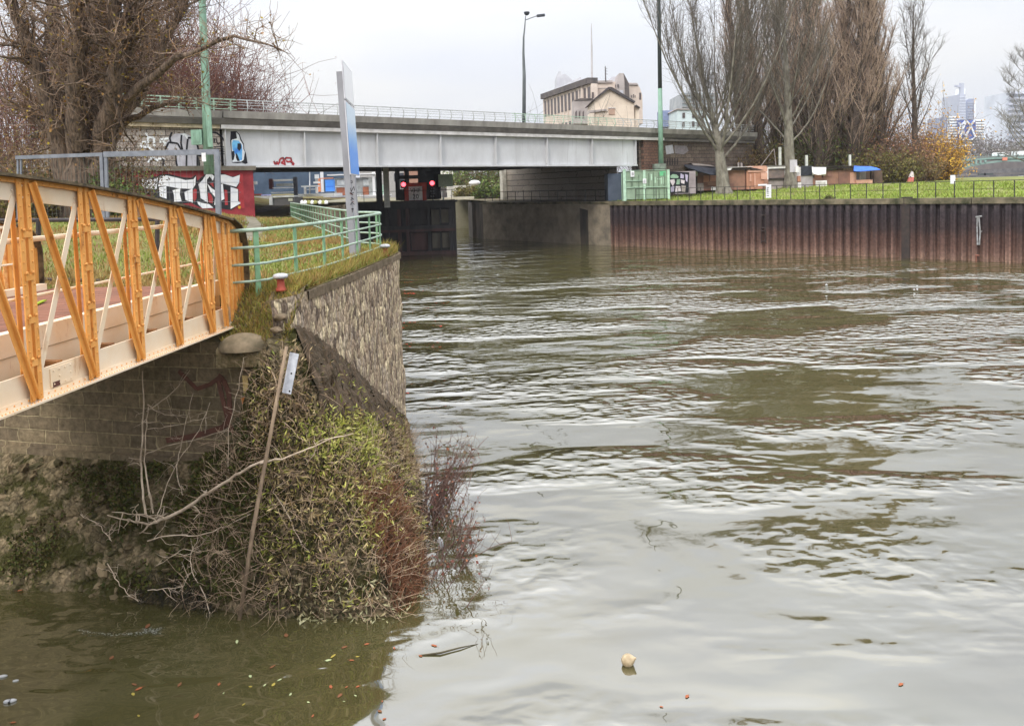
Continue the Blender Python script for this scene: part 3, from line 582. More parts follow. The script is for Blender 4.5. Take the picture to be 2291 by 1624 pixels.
def road_bridge():
    t = thing('road_bridge', br(20, 0, 8.2), 'wide grey steel girder road bridge crossing the canal', 'bridge')
    recalc(bprof([(0, 8.42), (0, 11.0), (-.05, 11.0), (-.05, 8.42)], -1.3, 41.3).build('girder', M_GIRD, t))
    recalc(bprof([(.38, 8.27), (.38, 8.40), (-.6, 8.40), (-.6, 8.27)], -1.3, 41.3).build('bottom_flange', M_GIRD, t))
    recalc(bprof([(.42, 10.98), (.42, 11.26), (-.3, 11.26), (-.3, 10.98)], -1.5, 45.5).build('top_flange', mat('flange_paint', A(206, 203, 200, .86), A(176, 172, 168, .86), scale=1.2, rough=.6), t))
    for s in (-1.2, 4.75, 10.93, 17.0, 22.9, 29.0, 34.9, 41.2):
        mb = MB(); p, q = br(s, .16, 8.40), br(s, .16, 10.98); mb.bar(p, q, .07, .32, side=BD); recalc(mb.build('stiffener', M_GIRD, t))
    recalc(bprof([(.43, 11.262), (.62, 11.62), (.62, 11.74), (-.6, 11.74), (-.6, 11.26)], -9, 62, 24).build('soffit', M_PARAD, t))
    recalc(bprof([(.70, 11.72), (.74, 12.22), (.38, 12.26), (.38, 11.72)], -1.4, 45, 16).build('parapet', M_PARA, t))
    recalc(bprof([(.66, 11.70), (.70, 12.20), (.34, 12.24), (.34, 11.70)], -10, -1.5, 4).build('parapet', M_PARA, t))
    recalc(bprof([(.66, 11.70), (.70, 12.20), (.34, 12.24), (.34, 11.70)], 45.1, 62, 6).build('parapet', M_PARA, t))
    recalc(bprof([(.34, 11.75), (.34, 11.95), (-23.5, 11.95), (-23.5, 11.75)], -10, 62, 6).build('road_deck', mat('asphalt', A(110, 108, 106, 1.7), scale=2, rough=.95), t))
    for k in range(7):
        o = -1.5-3.4*k
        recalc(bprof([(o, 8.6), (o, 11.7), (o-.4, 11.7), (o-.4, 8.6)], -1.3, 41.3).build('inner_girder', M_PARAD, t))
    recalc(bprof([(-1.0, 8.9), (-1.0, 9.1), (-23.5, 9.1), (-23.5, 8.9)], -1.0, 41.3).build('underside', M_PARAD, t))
    # railing: green at the ends, weathered grey over the water
    ss = [-9+1.17*k for k in range(60)]
    def railing(name, s0, s1, m, style):
        r = None
        mb = MB()
        zt = 13.02
        if style == 'bars':
            for z in (12.34, 12.62, 12.80): mb.bar(br(s0, .55, z), br(s1, .55, z), .05, .05)
            mb.bar(br(s0, .55, zt), br(s1, .55, zt), .09, .08)
        else:
            for z in (12.42, 12.66, 12.84): mb.bar(br(s0, .55, z), br(s1, .55, z), .035, .035)
            mb.bar(br(s0, .55, zt), br(s1, .55, zt), .07, .07)
        r = mb.build(name, m, t)
        for s in ss:
            if s0 <= s <= s1:
                mb = MB()
                if style == 'bars':
                    mb.bar(br(s, .5, 12.2), br(s, .55, zt), .07, .12, side=BD)
                    for z in (12.45, 12.70): mb.bar(br(s-.18, .53, z), br(s+.18, .53, z), .04, .05)
                else:
                    mb.tube([br(s, .50, 12.2), br(s, .68, 12.45), br(s, .66, 12.75), br(s, .55, zt)], .038, 5)
                mb.build('railing_post', m, r)
    railing('end_railing', -9.2, -.4, M_PGREEN, 'bars')
    railing('railing', -.3, 24.5, M_PWHITE, 'curved')
    railing('end_railing', 24.6, 38, M_PGREEN, 'curved')
    railing('railing', 38.1, 61.5, M_PWHITE, 'curved')
    # blue and black sprayed figure at the left end of the girder, red scrawl further on
    def patch(pts, m, off=.012, name='graffiti'):
        P = [bpl(301.4+.12623*x, 277.3+.12623*y, .0) for x, y in pts]
        mb = MB(); mb.prism([p+BN*off for p in P], BN*.004); recalc(mb.build(name, m, t))
    gk = mat('spray_black', A(36, 36, 42, .85), scale=8); gw = mat('spray_white', A(225, 228, 230, .86), A(205, 208, 210, .86), scale=3); gb = mat('spray_blue', A(60, 120, 200, .86), A(120, 190, 230, .86), scale=1.4, detail=2); gr = mat('spray_red', A(170, 50, 58, .86), A(130, 60, 60, .86), scale=4)
    patch([(1700, 140), (1800, 130), (1860, 190), (1890, 280), (1935, 360), (1940, 450), (1970, 520), (1985, 600), (2000, 700), (1960, 715), (1900, 690), (1820, 700), (1725, 690), (1715, 560), (1705, 440), (1690, 300)], gk, .010)
    patch([(1800, 150), (1845, 200), (1870, 290), (1920, 370), (1925, 450), (1950, 500), (1930, 640), (1890, 670), (1730, 680), (1725, 560), (1715, 440), (1710, 300), (1760, 250)], gw, .016)
    patch([(1740, 290), (1840, 300), (1900, 380), (1905, 460), (1900, 640), (1840, 660), (1770, 520), (1730, 450), (1720, 350)], gb, .022)
    patch([(1820, 350), (1880, 350), (1890, 430), (1850, 485), (1815, 440)], gk, .028)
    patch([(1720, 490), (1760, 480), (1770, 560), (1750, 640), (1725, 650)], gk, .028); patch([(1790, 510), (1825, 560), (1860, 660), (1820, 665), (1790, 600)], gk, .028)
    patch([(1710, 150), (1790, 140), (1810, 260), (1740, 280), (1705, 230)], gk, .028)
    def scrawl(pts, w, m):
        P = [onpl(482.3+.1931*x, 120.6+.1931*y, BS0, BN)+BN*.015 for x, y in pts]
        mb = MB()
        for p, q in zip(P, P[1:]): mb.bar(p, q, w, .006, side=BN.cross(q-p))
        mb.build('graffiti', m, t)
    for pts in ([(675, 1245), (690, 1285), (710, 1250), (720, 1285), (740, 1255)], [(735, 1270), (745, 1220), (780, 1205), (790, 1240), (760, 1265), (800, 1280)], [(805, 1230), (815, 1205), (870, 1210), (880, 1245), (830, 1255), (820, 1235)], [(860, 1250), (890, 1255), (910, 1285), (880, 1280)], [(795, 1230), (805, 1295)]):
        scrawl(pts, .13, gr)
    for pts in ([(678, 1240), (700, 1290), (716, 1245)], [(742, 1215), (785, 1200), (800, 1225), (815, 1200), (875, 1204), (885, 1235)], [(800, 1260), (803, 1300)], [(870, 1262), (905, 1285)]): scrawl(pts, .05, gk)
    for pts in ([(1870, 215), (1900, 200)],): pass
road_bridge()
# ---- left abutment of the road bridge with tile facing and the lower painted wall
def cA(x, y, off): return onpl(301.4+.12623*x, 277.3+.12623*y, BS0+BN*off, BN)
def abut_left():
    t = thing('bridge_abutment', br(-5, 0, 5.0), 'tile faced bridge abutment covered in line graffiti left of the grey girder', 'wall')
    m = blockmat('abutment_tiles', A(176, 168, 158, .9), A(158, 146, 136, .9), A(96, 88, 80, .9), .62, .42, .03, 'XZ', .25, rot=(0, 0, -BANG))
    recalc(bprof([(.02, 4.5), (.02, 11.2), (-24, 11.2), (-24, 4.5)], -9, -1.5).build('wall_face', m, t))
    recalc(bprof([(.30, 11.0), (.30, 11.28), (-.3, 11.28), (-.3, 11.0)], -9, -1.55).build('ledge', mat('cream_stone', A(205, 190, 160, .9), A(150, 135, 110, .9), scale=2, rough=.9), t))
    gk = _mats['spray_black']; gw = _mats['spray_white']; gg = mat('spray_grey', A(168, 166, 172, .86), A(190, 190, 196, .86), scale=2)
    def line(pts, w, m, off):
        P = [cA(x, y, off) for x, y in pts]; mb = MB()
        for p, q in zip(P, P[1:]): mb.bar(p, q, w, .006, side=BN.cross(q-p))
        mb.build('graffiti', m, t)
    def fill(pts, m, off):
        mb = MB(); mb.prism([cA(x, y, off) for x, y in pts], BN*.004); recalc(mb.build('graffiti', m, t))
    fill([(540, 460), (560, 330), (700, 180), (840, 170), (960, 200), (1080, 300), (1120, 460), (1120, 790), (760, 800), (700, 560), (540, 470)], gg, .03)
    for pts in ([(660, 150), (620, 250), (640, 330), (760, 350), (830, 470)], [(940, 250), (1000, 250), (1070, 310), (1110, 380), (1130, 470), (1110, 560), (1110, 800)], [(940, 270), (920, 460), (915, 800)], [(830, 200), (820, 350), (845, 460)], [(540, 460), (600, 330), (680, 340)], [(720, 540), (740, 700), (760, 800)], [(1370, 150), (1450, 160), (1540, 230), (1590, 310)], [(1120, 560), (1280, 570)], [(1120, 600), (1150, 780)], [(480, 620), (520, 650), (500, 800)]):
        line(pts, .12, gk, .045)
    for pts in ([(200, 160), (240, 280), (220, 420)], [(240, 240), (340, 250), (350, 400)], [(110, 400), (250, 420), (330, 480)], [(110, 400), (130, 330), (200, 320)], [(410, 620), (520, 620), (510, 790)], [(240, 690), (300, 600), (420, 650)], [(440, 280), (600, 260)], [(440, 320), (540, 320), (520, 400)], [(850, 200), (890, 180), (940, 260)]):
        line(pts, .14, gw, .04)
    for k, y in enumerate((410, 450, 490, 530)): line([(1400, y), (1540, y-8), (1600, y+8)], .05, gk, .045)
    for pts in ([(1400, 250), (1410, 340), (1420, 260)], [(1440, 260), (1470, 360), (1530, 340)], [(1540, 560), (1550, 680)], [(1460, 600), (1520, 640), (1500, 740)], [(1440, 700), (1540, 760)]): line(pts, .06, gk, .045)
    t2 = thing('graffiti_wall', br(-4, .6, 5.2), 'low wall painted with large white letters on red under the bridge end', 'wall')
    recalc(bprof([(.55, 4.6), (.55, 8.05), (-6, 8.05), (-6, 4.6)], -8.4, .55).build('wall_face', mat('red_wall_paint', A(170, 66, 72, 1.15), A(140, 52, 58, 1.15), scale=1.5, rough=.8), t2))
    recalc(bprof([(.75, 8.05), (.75, 8.36), (-6, 8.36), (-6, 8.05)], -8.6, .7).build('coping', mat('coping_grey', A(128, 120, 108, .95), A(100, 94, 82, .95), scale=2), t2))
    gw2 = mat('letter_white', A(236, 236, 240, .84), A(212, 214, 220, .84), scale=2.5, rough=.7); rk = mat('letter_black', A(34, 34, 38, .85), A(48, 46, 50, .85), scale=3); rr = mat('letter_red', A(190, 68, 72, 1.15), scale=2)
    def f2(pts, m, off):
        mb = MB(); mb.prism([cA(x, y, .55+off) for x, y in pts], BN*.004); recalc(mb.build('graffiti', m, t2))
    f2([(60, 1100), (120, 940), (250, 960), (400, 930), (440, 900), (600, 890), (860, 950), (1000, 960), (1085, 900), (1110, 1010), (1240, 900), (1330, 860), (1420, 900), (1440, 1010), (1500, 880), (1570, 880), (1700, 930), (1790, 930), (1880, 880), (1860, 1060), (1800, 1150), (1850, 1160), (1850, 1380), (1900, 1400), (1720, 1530), (1500, 1500), (1400, 1500), (1150, 1480), (1000, 1400), (800, 1420), (450, 1330), (60, 1200)], rk, .008)
    # white bars across the top and the stems of the letters
    f2([(65, 1095), (130, 955), (200, 975), (330, 990), (415, 950), (385, 1165), (200, 1140)], gw2, .02)
    f2([(415, 1110), (450, 930), (560, 915), (780, 965), (900, 1000), (1040, 985), (1085, 925), (1075, 1080), (1020, 1160), (760, 1140), (540, 1100)], gw2, .02)
    f2([(430, 1130), (560, 1105), (565, 1330), (445, 1290)], gw2, .026)
    f2([(670, 1180), (810, 1140), (800, 1250), (830, 1370), (700, 1390), (695, 1260)], gw2, .026)
    f2([(880, 1210), (1025, 1150), (1030, 1400), (900, 1350)], gw2, .026)
    f2([(1130, 1070), (1200, 1000), (1270, 890), (1350, 880), (1410, 930), (1385, 1010), (1330, 930), (1280, 990), (1280, 1210), (1295, 1400), (1170, 1320), (1150, 1180)], gw2, .02)
    f2([(1285, 1060), (1360, 1140), (1450, 1200), (1455, 1430), (1410, 1440), (1425, 1300), (1340, 1200)], gw2, .026)
    f2([(1110, 1370), (1180, 1400), (1320, 1425), (1395, 1490), (1200, 1500), (1120, 1420)], gw2, .026)
    f2([(1475, 990), (1510, 905), (1600, 900), (1740, 950), (1865, 905), (1850, 1040), (1800, 1120), (1640, 1080), (1490, 1040)], gw2, .02)
    f2([(1480, 1090), (1560, 1060), (1590, 1330), (1490, 1390)], gw2, .026)
    f2([(1700, 1120), (1830, 1160), (1830, 1370), (1880, 1410), (1790, 1460), (1700, 1510)], gw2, .026)
    f2([(1030, 1180), (1070, 1150), (1100, 1170), (1095, 1320), (1060, 1380), (1030, 1330)], rr, .026)
    f2([(1300, 1220), (1350, 1250), (1390, 1330), (1380, 1410), (1310, 1390)], rr, .03); f2([(1330, 1060), (1390, 1040), (1400, 1130)], rr, .03)
    f2([(1590, 1170), (1640, 1180), (1650, 1440), (1600, 1440)], rr, .026)
    f2([(1860, 880), (1915, 890), (1945, 1500), (1880, 1500), (1850, 1370), (1840, 1150)], rr, .012)
    f2([(1830, 1455), (1885, 1460), (1870, 1510), (1835, 1500)], mat('letter_yellow', A(230, 170, 60, .85), scale=3), .03)
    for y in (1040, 1215, 1380):
        f2([(80, y-3), (1880, y-3), (1880, y+3), (80, y+3)], mat('block_joint', A(150, 150, 156, .85), scale=3), .034)
abut_left()
# ---- right abutment
def abut_right():
    t = thing('bridge_abutment', br(50, -1, 4.6), 'brown stone bridge abutment wall behind the green container', 'wall')
    m = blockmat('brown_blocks', A(112, 100, 88, .7), A(92, 80, 72, .7), A(60, 54, 50, .7), .9, .42, .03, 'XZ', .3, rot=(0, 0, -BANG))
    recalc(bprof([(-.15, 4.2), (-.15, 11.3), (-1.2, 11.3), (-1.2, 4.2)], 42.1, 62).build('wall_face', m, t))
    recalc(bprof([(.2, 4.2), (.2, 11.0), (-.14, 11.0), (-.14, 4.2)], 42.4, 44.6).build('brick_pilaster', blockmat('pilaster_brick', A(112, 84, 70, .7), A(96, 72, 62, .7), A(70, 60, 54, .7), .5, .3, .03, 'XZ', .3, rot=(0, 0, -BANG)), t))
    recalc(bprof([(.30, 10.95), (.30, 11.2), (-.3, 11.2), (-.3, 10.95)], 45.6, 62).build('ledge', M_PARAD, t))
    # side wall under the bridge along the lock
    P = br(41.3, -1.4, 4.4); Q = Vector((-.6, 108, 4.4)); P = Vector((10.6, 86.2, 4.4)); d = (Q-P).normalized(); n = Vector((-d.y, d.x, 0))
    m2 = blockmat('banded_concrete', A(164, 154, 140, .95), A(148, 138, 126, .95), A(80, 74, 68, .95), 3.2, .72, .05, 'YZ', .3, rot=(0, 0, -math.atan2(d.y, d.x)+math.pi/2))
    mb = MB(); mb.hexa([P, Q, Q-n*1, P-n*1], [v+Vector((0, 0, 4.3)) for v in (P, Q, Q-n*1, P-n*1)]); recalc(mb.build('side_wall', m2, t))
    mb = MB(); mb.box(tuple(Q+Vector((-.35, -.2, 2.1))), (.8, .6, 4.2), Matrix.Rotation(math.atan2(d.y, d.x), 3, 'Z')); recalc(mb.build('end_pier', mat('pier_pale', A(200, 196, 182, .9), A(150, 145, 132, .9), scale=1.5), t))
    gk = mat('spray_grey', A(150, 145, 142, .8))
    def fill(pts, m, off=-.11):
        mb = MB(); mb.prism([onpl(1386.6+.2747*x, .2747*y, BS0+BN*off, BN) for x, y in pts], BN*.004); recalc(mb.build('graffiti', m, t))
    fill([(370, 1190), (430, 1180), (440, 1250), (380, 1260)], gk); fill([(445, 1185), (545, 1190), (560, 1230), (520, 1260), (450, 1250)], mat('spray_lilac', A(128, 122, 124, .75), A(110, 104, 106, .75), scale=3))
    for k in range(6): x = 365+k*20; fill([(x, 1290+8*(k % 2)), (x+7, 1290), (x+6, 1345), (x, 1345)], mat('spray_black', A(36, 36, 42, .85)))
abut_right()
# ================================================================== LOCK GATE AND SIGNALS
def lock_gate():
    t = thing('lock_gate', (-9, 77, 0), 'dark steel lock gate half open under the bridge', 'gate')
    md = mat('gate_steel', A(54, 52, 52, .6), A(36, 36, 38, .6), scale=1.2, rough=.7, stretch=(1, 1, .3)); mr = mat('gate_rust', A(72, 54, 52, .6), A(50, 42, 42, .6), scale=1.2, rough=.8, stretch=(1, 1, .3)); mg = mat('gate_panel', A(92, 88, 78, .6), A(66, 63, 57, .6), scale=1.4, rough=.8, stretch=(1, 1, .3))
    Y = 77.5; xr = at(1019, 500, Y).x; xl = at(790, 500, Y).x
    def X(px): return at(px, 500, Y).x
    def Z(py): return at(960, py, Y).z
    mb = MB(); mb.box(((xl+xr)/2, Y+.6, (Z(575)-.6+5.0)/2), (xr-xl, .25, 5.6)); recalc(mb.build('plate', md, t))
    for (py, h, m) in ((457, .75, md), (508, .35, md), (515, .28, mr), (566, .35, mr)):
        mb = MB(); mb.box(((xl+xr)/2, Y+.2, Z(py)), (xr-xl, .55, h)); recalc(mb.build('crossbeam', m, t))
    for px in (866, 893, 912, 960, 985, 1008, 1016):
        mb = MB(); mb.box((X(px), Y+.22, 2.5), (.32 if px not in (985,) else .12, .5, 5.1)); recalc(mb.build('upright', mr if px in (893, 912) else md, t))
    for (a, b, c, d) in ((965, 983, 470, 505), (987, 1005, 470, 500), (965, 983, 522, 556), (987, 1005, 522, 556)):
        mb = MB(); mb.box(((X(a)+X(b))/2, Y+.36, (Z(c)+Z(d))/2), (X(b)-X(a), .1, Z(c)-Z(d))); recalc(mb.build('panel', mg, t))
    mb = MB(); mb.box(((X(918)+X(955))/2, Y+.38, Z(540)), (X(955)-X(918), .1, 1.7)); recalc(mb.build('panel', mr, t))
    mb = MB(); mb.box(((xl+xr)/2, Y+.3, 5.1), (xr-xl+.4, 1.5, .18)); recalc(mb.build('walkway', md, t))
    mb = MB()
    for k in range(9): mb.tube([(xl+k*1.2, Y-.3, 5.2), (xl+k*1.2, Y-.3, 6.2)], .03, 4)
    mb.tube([(xl, Y-.3, 6.2), (xr, Y-.3, 6.2)], .03, 4); mb.build('handrail', md, t)
    # control cabin frame standing on the gate
    c = thing('gate_cabin', (X(930), Y+1.2, 5.2), 'black control cabin frame above the lock gate between the red lamps', 'cabin')
    mk = mat('cabin_black', A(30, 31, 34, .6), A(40, 40, 42, .6), scale=3, rough=.6)
    Yc = Y+1.1
    def XX(px): return at(px, 420, Yc).x
    def ZZ(py): return at(940, py, Yc).z
    mb = MB(); mb.box(((XX(893)+XX(980))/2, Yc+.5, (ZZ(445)+ZZ(425))/2), (XX(980)-XX(893), 1.0, 1.1)); recalc(mb.build('body', mk, c))
    for a in (890, 911, 941, 972, 982):
        mb = MB(); mb.box((XX(a), Yc, (ZZ(447)+ZZ(376))/2), (.42 if a != 972 else .8, .3, ZZ(376)-ZZ(447))); recalc(mb.build('post', mk, c))
    mb = MB(); mb.box(((XX(890)+XX(985))/2, Yc, ZZ(396)), (XX(985)-XX(890), .25, .35)); mb.box(((XX(941)+XX(985))/2, Yc, ZZ(402)), (XX(985)-XX(941), .3, 2.0)); recalc(mb.build('beam', mk, c))
    mp = mat('grey_post', A(170, 172, 168, .6), scale=4)
    for px, n_ in ((866, 'pale post'), (860, '')):
        if px == 866:
            p = at(866, 450, 76.0); mb = MB(); mb.box((p.x, 76.0, 6.6), (.5, .3, 3.8)); o = solo(mb, 'gate_post', mp, 'pale square post at the left end of the lock gate', 'post'); recalc(o)
    p = at(850, 450, 75.8); mb = MB(); mb.box((p.x, 75.8, 6.6), (.5, .4, 3.9)); recalc(solo(mb, 'gate_post', mk, 'black square post left of the pale gate post', 'post'))
    # two red signal lamps
    for px, py, lab in ((903, 413, 'lit red signal lamp left of the framed channel sign'), (967, 410, 'brighter lit red signal lamp right of the framed channel sign')):
        s = thing('signal_lamp', at(px, py+14, Y+.55), lab, 'signal lamp', 'red signal lamps on the lock gate')
        p = at(px, py, Y+.6)
        mb = MB(); mb.box((p.x, p.y+.12, p.z), (.62, .2, .8)); mb.tube([(p.x, p.y+.2, p.z-.4), (p.x, p.y+.2, 5.2)], .05); recalc(mb.build('housing', mk, s))
        mb = MB(); mb.tube([(p.x, p.y-.14, p.z), (p.x, p.y+.02, p.z)], .21, 14); recalc(mb.build('lens', emit('red_signal', (1.0, .06, .08, 1), 5.0), s))
        mb = MB()
        for a in range(9):
            an = math.pi*a/8; mb.bar((p.x+.24*math.cos(an), p.y-.3, p.z+.24*math.sin(an)), (p.x+.24*math.cos(an), p.y+.02, p.z+.24*math.sin(an)), .1, .02)
        mb.build('hood', mk, s)
    # red bordered sign
    s = thing('channel_sign', at(930, 445, Y+.9), 'square sign with red border reading VHF 20', 'sign')
    p = at(930, 433, Y+.75); w = .125
    mb = MB(); mb.box((p.x, p.y, p.z), (2.15, .1, 2.05)); recalc(mb.build('border', mat('sign_red', A(150, 62, 50, .6), A(128, 56, 46, .6), scale=3), s))
    mb = MB(); mb.box((p.x, p.y-.06, p.z), (1.32, .06, 1.35)); recalc(mb.build('face', mat('sign_white', A(222, 222, 220, .6), scale=3), s))
    ml = mat('sign_letters', A(40, 40, 44, .6), scale=5)
    text_mb('VHF', .56, (p.x, p.y-.10, p.z+.28), (1, 0, 0), (0, 0, 1), -.0).build('lettering', ml, s)
    text_mb('20', .62, (p.x, p.y-.10, p.z-.32), (1, 0, 0), (0, 0, 1), -.0).build('lettering', ml, s)
    # small white boards by the right lamp
    for (px, py, w, h, lab) in ((969, 428, .32, 1.3, 'narrow white gauge board under the brighter red lamp'), (992, 425, .75, 1.9, 'white stepped notice board right of the red lamps'), (997, 404, 1.4, 1.2, 'pale green control box above the lock wall')):
        p = at(px, py, Y+1.0); mb = MB(); mb.box(tuple(p), (w, .12, h))
        if w < .4:
            mb = MB()
            for k in range(5): mb.box((p.x-.08+.1*(k % 2), p.y, p.z-.5+.25*k), (.36, .1, .13))
            mb.box((p.x, p.y+.08, p.z), (.1, .06, 1.4)); mb.tube([(p.x, p.y+.1, p.z), (p.x, p.y+.1, 5.1)], .05)
        elif w < 1:
            mb = MB(); mb.box((p.x, p.y, p.z+.6), (.75, .1, .5)); mb.box((p.x, p.y, p.z), (.62, .1, .4)); mb.box((p.x+.1, p.y, p.z-.5), (.5, .1, .5)); mb.tube([(p.x, p.y+.1, p.z+.6), (p.x, p.y+.1, 5.1)], .05)
        else:
            mb.tube([(p.x-.3, p.y+.1, p.z), (p.x-.3, p.y+.1, 4.9)], .08)
        recalc(solo(mb, 'notice_board' if w < 1 else 'control_box', _mats['sign_white'] if w < 1 else mat('pale_green_box', A(170, 196, 178, .8), scale=4), lab, 'board' if w < 1 else 'box'))
lock_gate()
# ================================================================== LIGHTING MASTS
M_MAST = mat('mast_green', A(136, 172, 150, .95), A(112, 140, 122, .95), scale=5, rough=.55, stretch=(1, 1, .25), bump=.1)
M_MASTG = mat('mast_grey', A(110, 116, 116, .9), A(84, 88, 90, .9), scale=5, rough=.55, stretch=(1, 1, .2))
def masts():
    Y = 55.0; b = at(468, 390, Y); tp = at(446, -160, Y)
    t = thing('lighting_mast', b, 'tall pale green lighting mast beside the big bare tree', 'mast')
    mb = MB(); mb.tube([b, b.lerp(tp, .35), b.lerp(tp, .7), tp], [.35, .28, .23, .18], 10); mb.build('pole', M_MAST, t, smooth=True)
    mb = MB(); p = at(468, 330, Y); q = at(463, 240, Y); mb.bar(p+Vector((.22, -.36, 0)), q+Vector((.18, -.33, 0)), .34, .05, side=(1, 0, 0)); recalc(mb.build('access_door', M_MAST, t))
    mb = MB(); p = at(443, 308, Y); mb.box((p.x, p.y-.1, p.z), (.72, .4, 1.0)); mb.box((p.x, p.y-.31, p.z), (.46, .03, .66)); recalc(mb.build('switch_box', M_MAST, t))
    mb = MB(); p = at(459, 190, Y); q = at(453, 90, Y)
    mb.tube([at(459, 200, Y)+Vector((.0, -.30, 0)), at(449, 120, Y)+Vector((.05, -.30, 0)), at(455, 60, Y)+Vector((-.05, -.25, 0))], .02, 4); mb.build('vine', mat('vine', A(90, 80, 60, .8)), t)
    # right one, on the bridge abutment
    Y = 84.5; b = at(1479, 366, Y); tp = at(1471, -200, Y)
    t = thing('lighting_mast', b, 'tall dark green lighting mast standing by the right bridge abutment', 'mast')
    mb = MB(); mb.tube([b, b.lerp(tp, .3)], [.27, .23], 10); mb.build('pole_base', M_MAST, t, smooth=True)
    mb = MB(); mb.tube([b.lerp(tp, .3), b.lerp(tp, .65), tp], [.225, .18, .12], 10); mb.build('pole', mat('mast_dark', A(72, 78, 76, .9), A(56, 60, 60, .9), scale=5), t, smooth=True)
    mb = MB(); p = at(1474, 365, Y); mb.box((p.x, p.y-.2, p.z-.35), (1.25, 1.1, .5)); mb.box((p.x, p.y-.2, p.z-1.9), (1.0, .9, 2.8)); recalc(mb.build('plinth', mat('plinth_green', A(128, 142, 128, .9), A(100, 104, 96, .9), scale=2), t))
    # lamp on the bridge with its two arms
    Y = 92.0; b = at(1171.5, 276, Y); k = at(1174, 62, Y)
    t = thing('street_lamp', b, 'slender street lamp with two lamp heads standing on the road bridge', 'street lamp')
    mb = MB(); mb.tube([b+Vector((0, 0, -1.2)), b.lerp(k, .5), at(1171, 120, Y), at(1171.5, 85, Y), k, at(1176, 36, Y)], [.22, .19, .13, .10, .075, .05], 8); mb.build('pole', M_MASTG, t, smooth=True)
    mb = MB(); mb.tube([at(1175, 46, Y), at(1185, 42, Y), at(1202, 36, Y)], .05, 5); mb.build('arm', M_MASTG, t)
    mh = mat('lamp_dark', A(70, 74, 80, .9), scale=5)
    mb = MB(); p, q = at(1201, 36.5, Y), at(1219, 34.5, Y); mb.bar(p, q, .5, .22); recalc(mb.build('lamp_head', mh, t))
    mb = MB(); p = at(1178.5, 31, Y); mb.lathe(tuple(p-Vector((0, 0, .2))), [(.12, 0), (.26, .1), (.34, .3), (.3, .38)], 10); mb.build('lamp_head', mh, t)
masts()
# ================================================================== BLUE NAVIGATION PYLON
def pylon():
    b = Vector((-3.94, 19.9, 4.58))
    t = thing('pylon_sign', b, 'grey steel pylon with blue and white information panel seen edge on behind the railing', 'sign')
    mg = mat('pylon_grey', A(150, 150, 154, .85), A(128, 128, 132, .85), scale=2, rough=.5, stretch=(1, 1, .3))
    tilt = Vector((-.14, 0, 4.75))
    for dy, w, nm in ((-.0, .15, 'near'), (1.05, .09, 'far')):
        p = b+Vector((.0 if dy == 0 else -.06, dy, -.1)); mb = MB(); mb.bar(p, p+tilt*(1.0 if dy == 0 else .98), w, .17, side=(1, 0, 0)); recalc(mb.build('post', mg, t))
    def pt(y, z, x=.16): f = (z-4.58)/4.75; return Vector((b.x+tilt.x*f+x-.19*(y-19.75)/2.15, y, z))
    for (z0, z1, m) in ((6.72, 8.52, None), (8.56, 9.5, 1)):
        y0, y1 = 19.75, 21.9
        mb = MB(); mb.hexa([pt(y0, z0, .08), pt(y0, z0, .105), pt(y1, z0, .105), pt(y1, z0, .08)], [pt(y0, z1, .08), pt(y0, z1, .105), pt(y1, z1, .105), pt(y1, z1, .08)])
        recalc(mb.build('panel_back', mat('panel_alu', A(205, 205, 210, .85), scale=3, rough=.4), t))
        mm = mat('panel_white', A(226, 229, 240, .78), A(218, 222, 236, .78), scale=1.2, rough=.35) if m else panelmat()
        mb = MB(); e = .03; mb.quad(pt(y0+e, z0+e, .11), pt(y1-e, z0+e, .11), pt(y1-e, z1-e, .11), pt(y0+e, z1-e, .11)); mb.build('panel_face', mm, t)
    mk = mat('marker_black', A(44, 36, 40, .85), scale=6); mrd = mat('marker_brown', A(96, 60, 56, .85), scale=6)
    # scrawled tag on the posts facing the camera
    def stroke(pts, m, w=.016):
        P = []
        for x, y in pts:
            q = onpl(482.3+.0, 0, b, Vector((0, 1, 0))) if False else onpl(542.6+.14735*x, 361.7+.14735*y, Vector((0, b.y-.105, 0)), Vector((0, 1, 0))); P.append(q)
        mb = MB()
        for p, q in zip(P, P[1:]): mb.bar(p, q, w, .004, side=Vector((0, 1, 0)).cross(q-p))
        mb.build('scrawl', m, t)
    for pts in ([(1640, 300), (1665, 295), (1668, 325), (1642, 325)], [(1640, 400), (1650, 460), (1690, 380), (1700, 440)], [(1635, 470), (1655, 490), (1690, 470)], [(1640, 590), (1670, 560), (1690, 580), (1650, 545)], [(1640, 660), (1660, 620), (1700, 655)], [(1650, 720), (1690, 725), (1670, 710), (1668, 770)]): stroke(pts, mk)
    for pts in ([(1625, 480), (1680, 510), (1640, 470)], [(1660, 600), (1690, 620)]): stroke(pts, mrd)
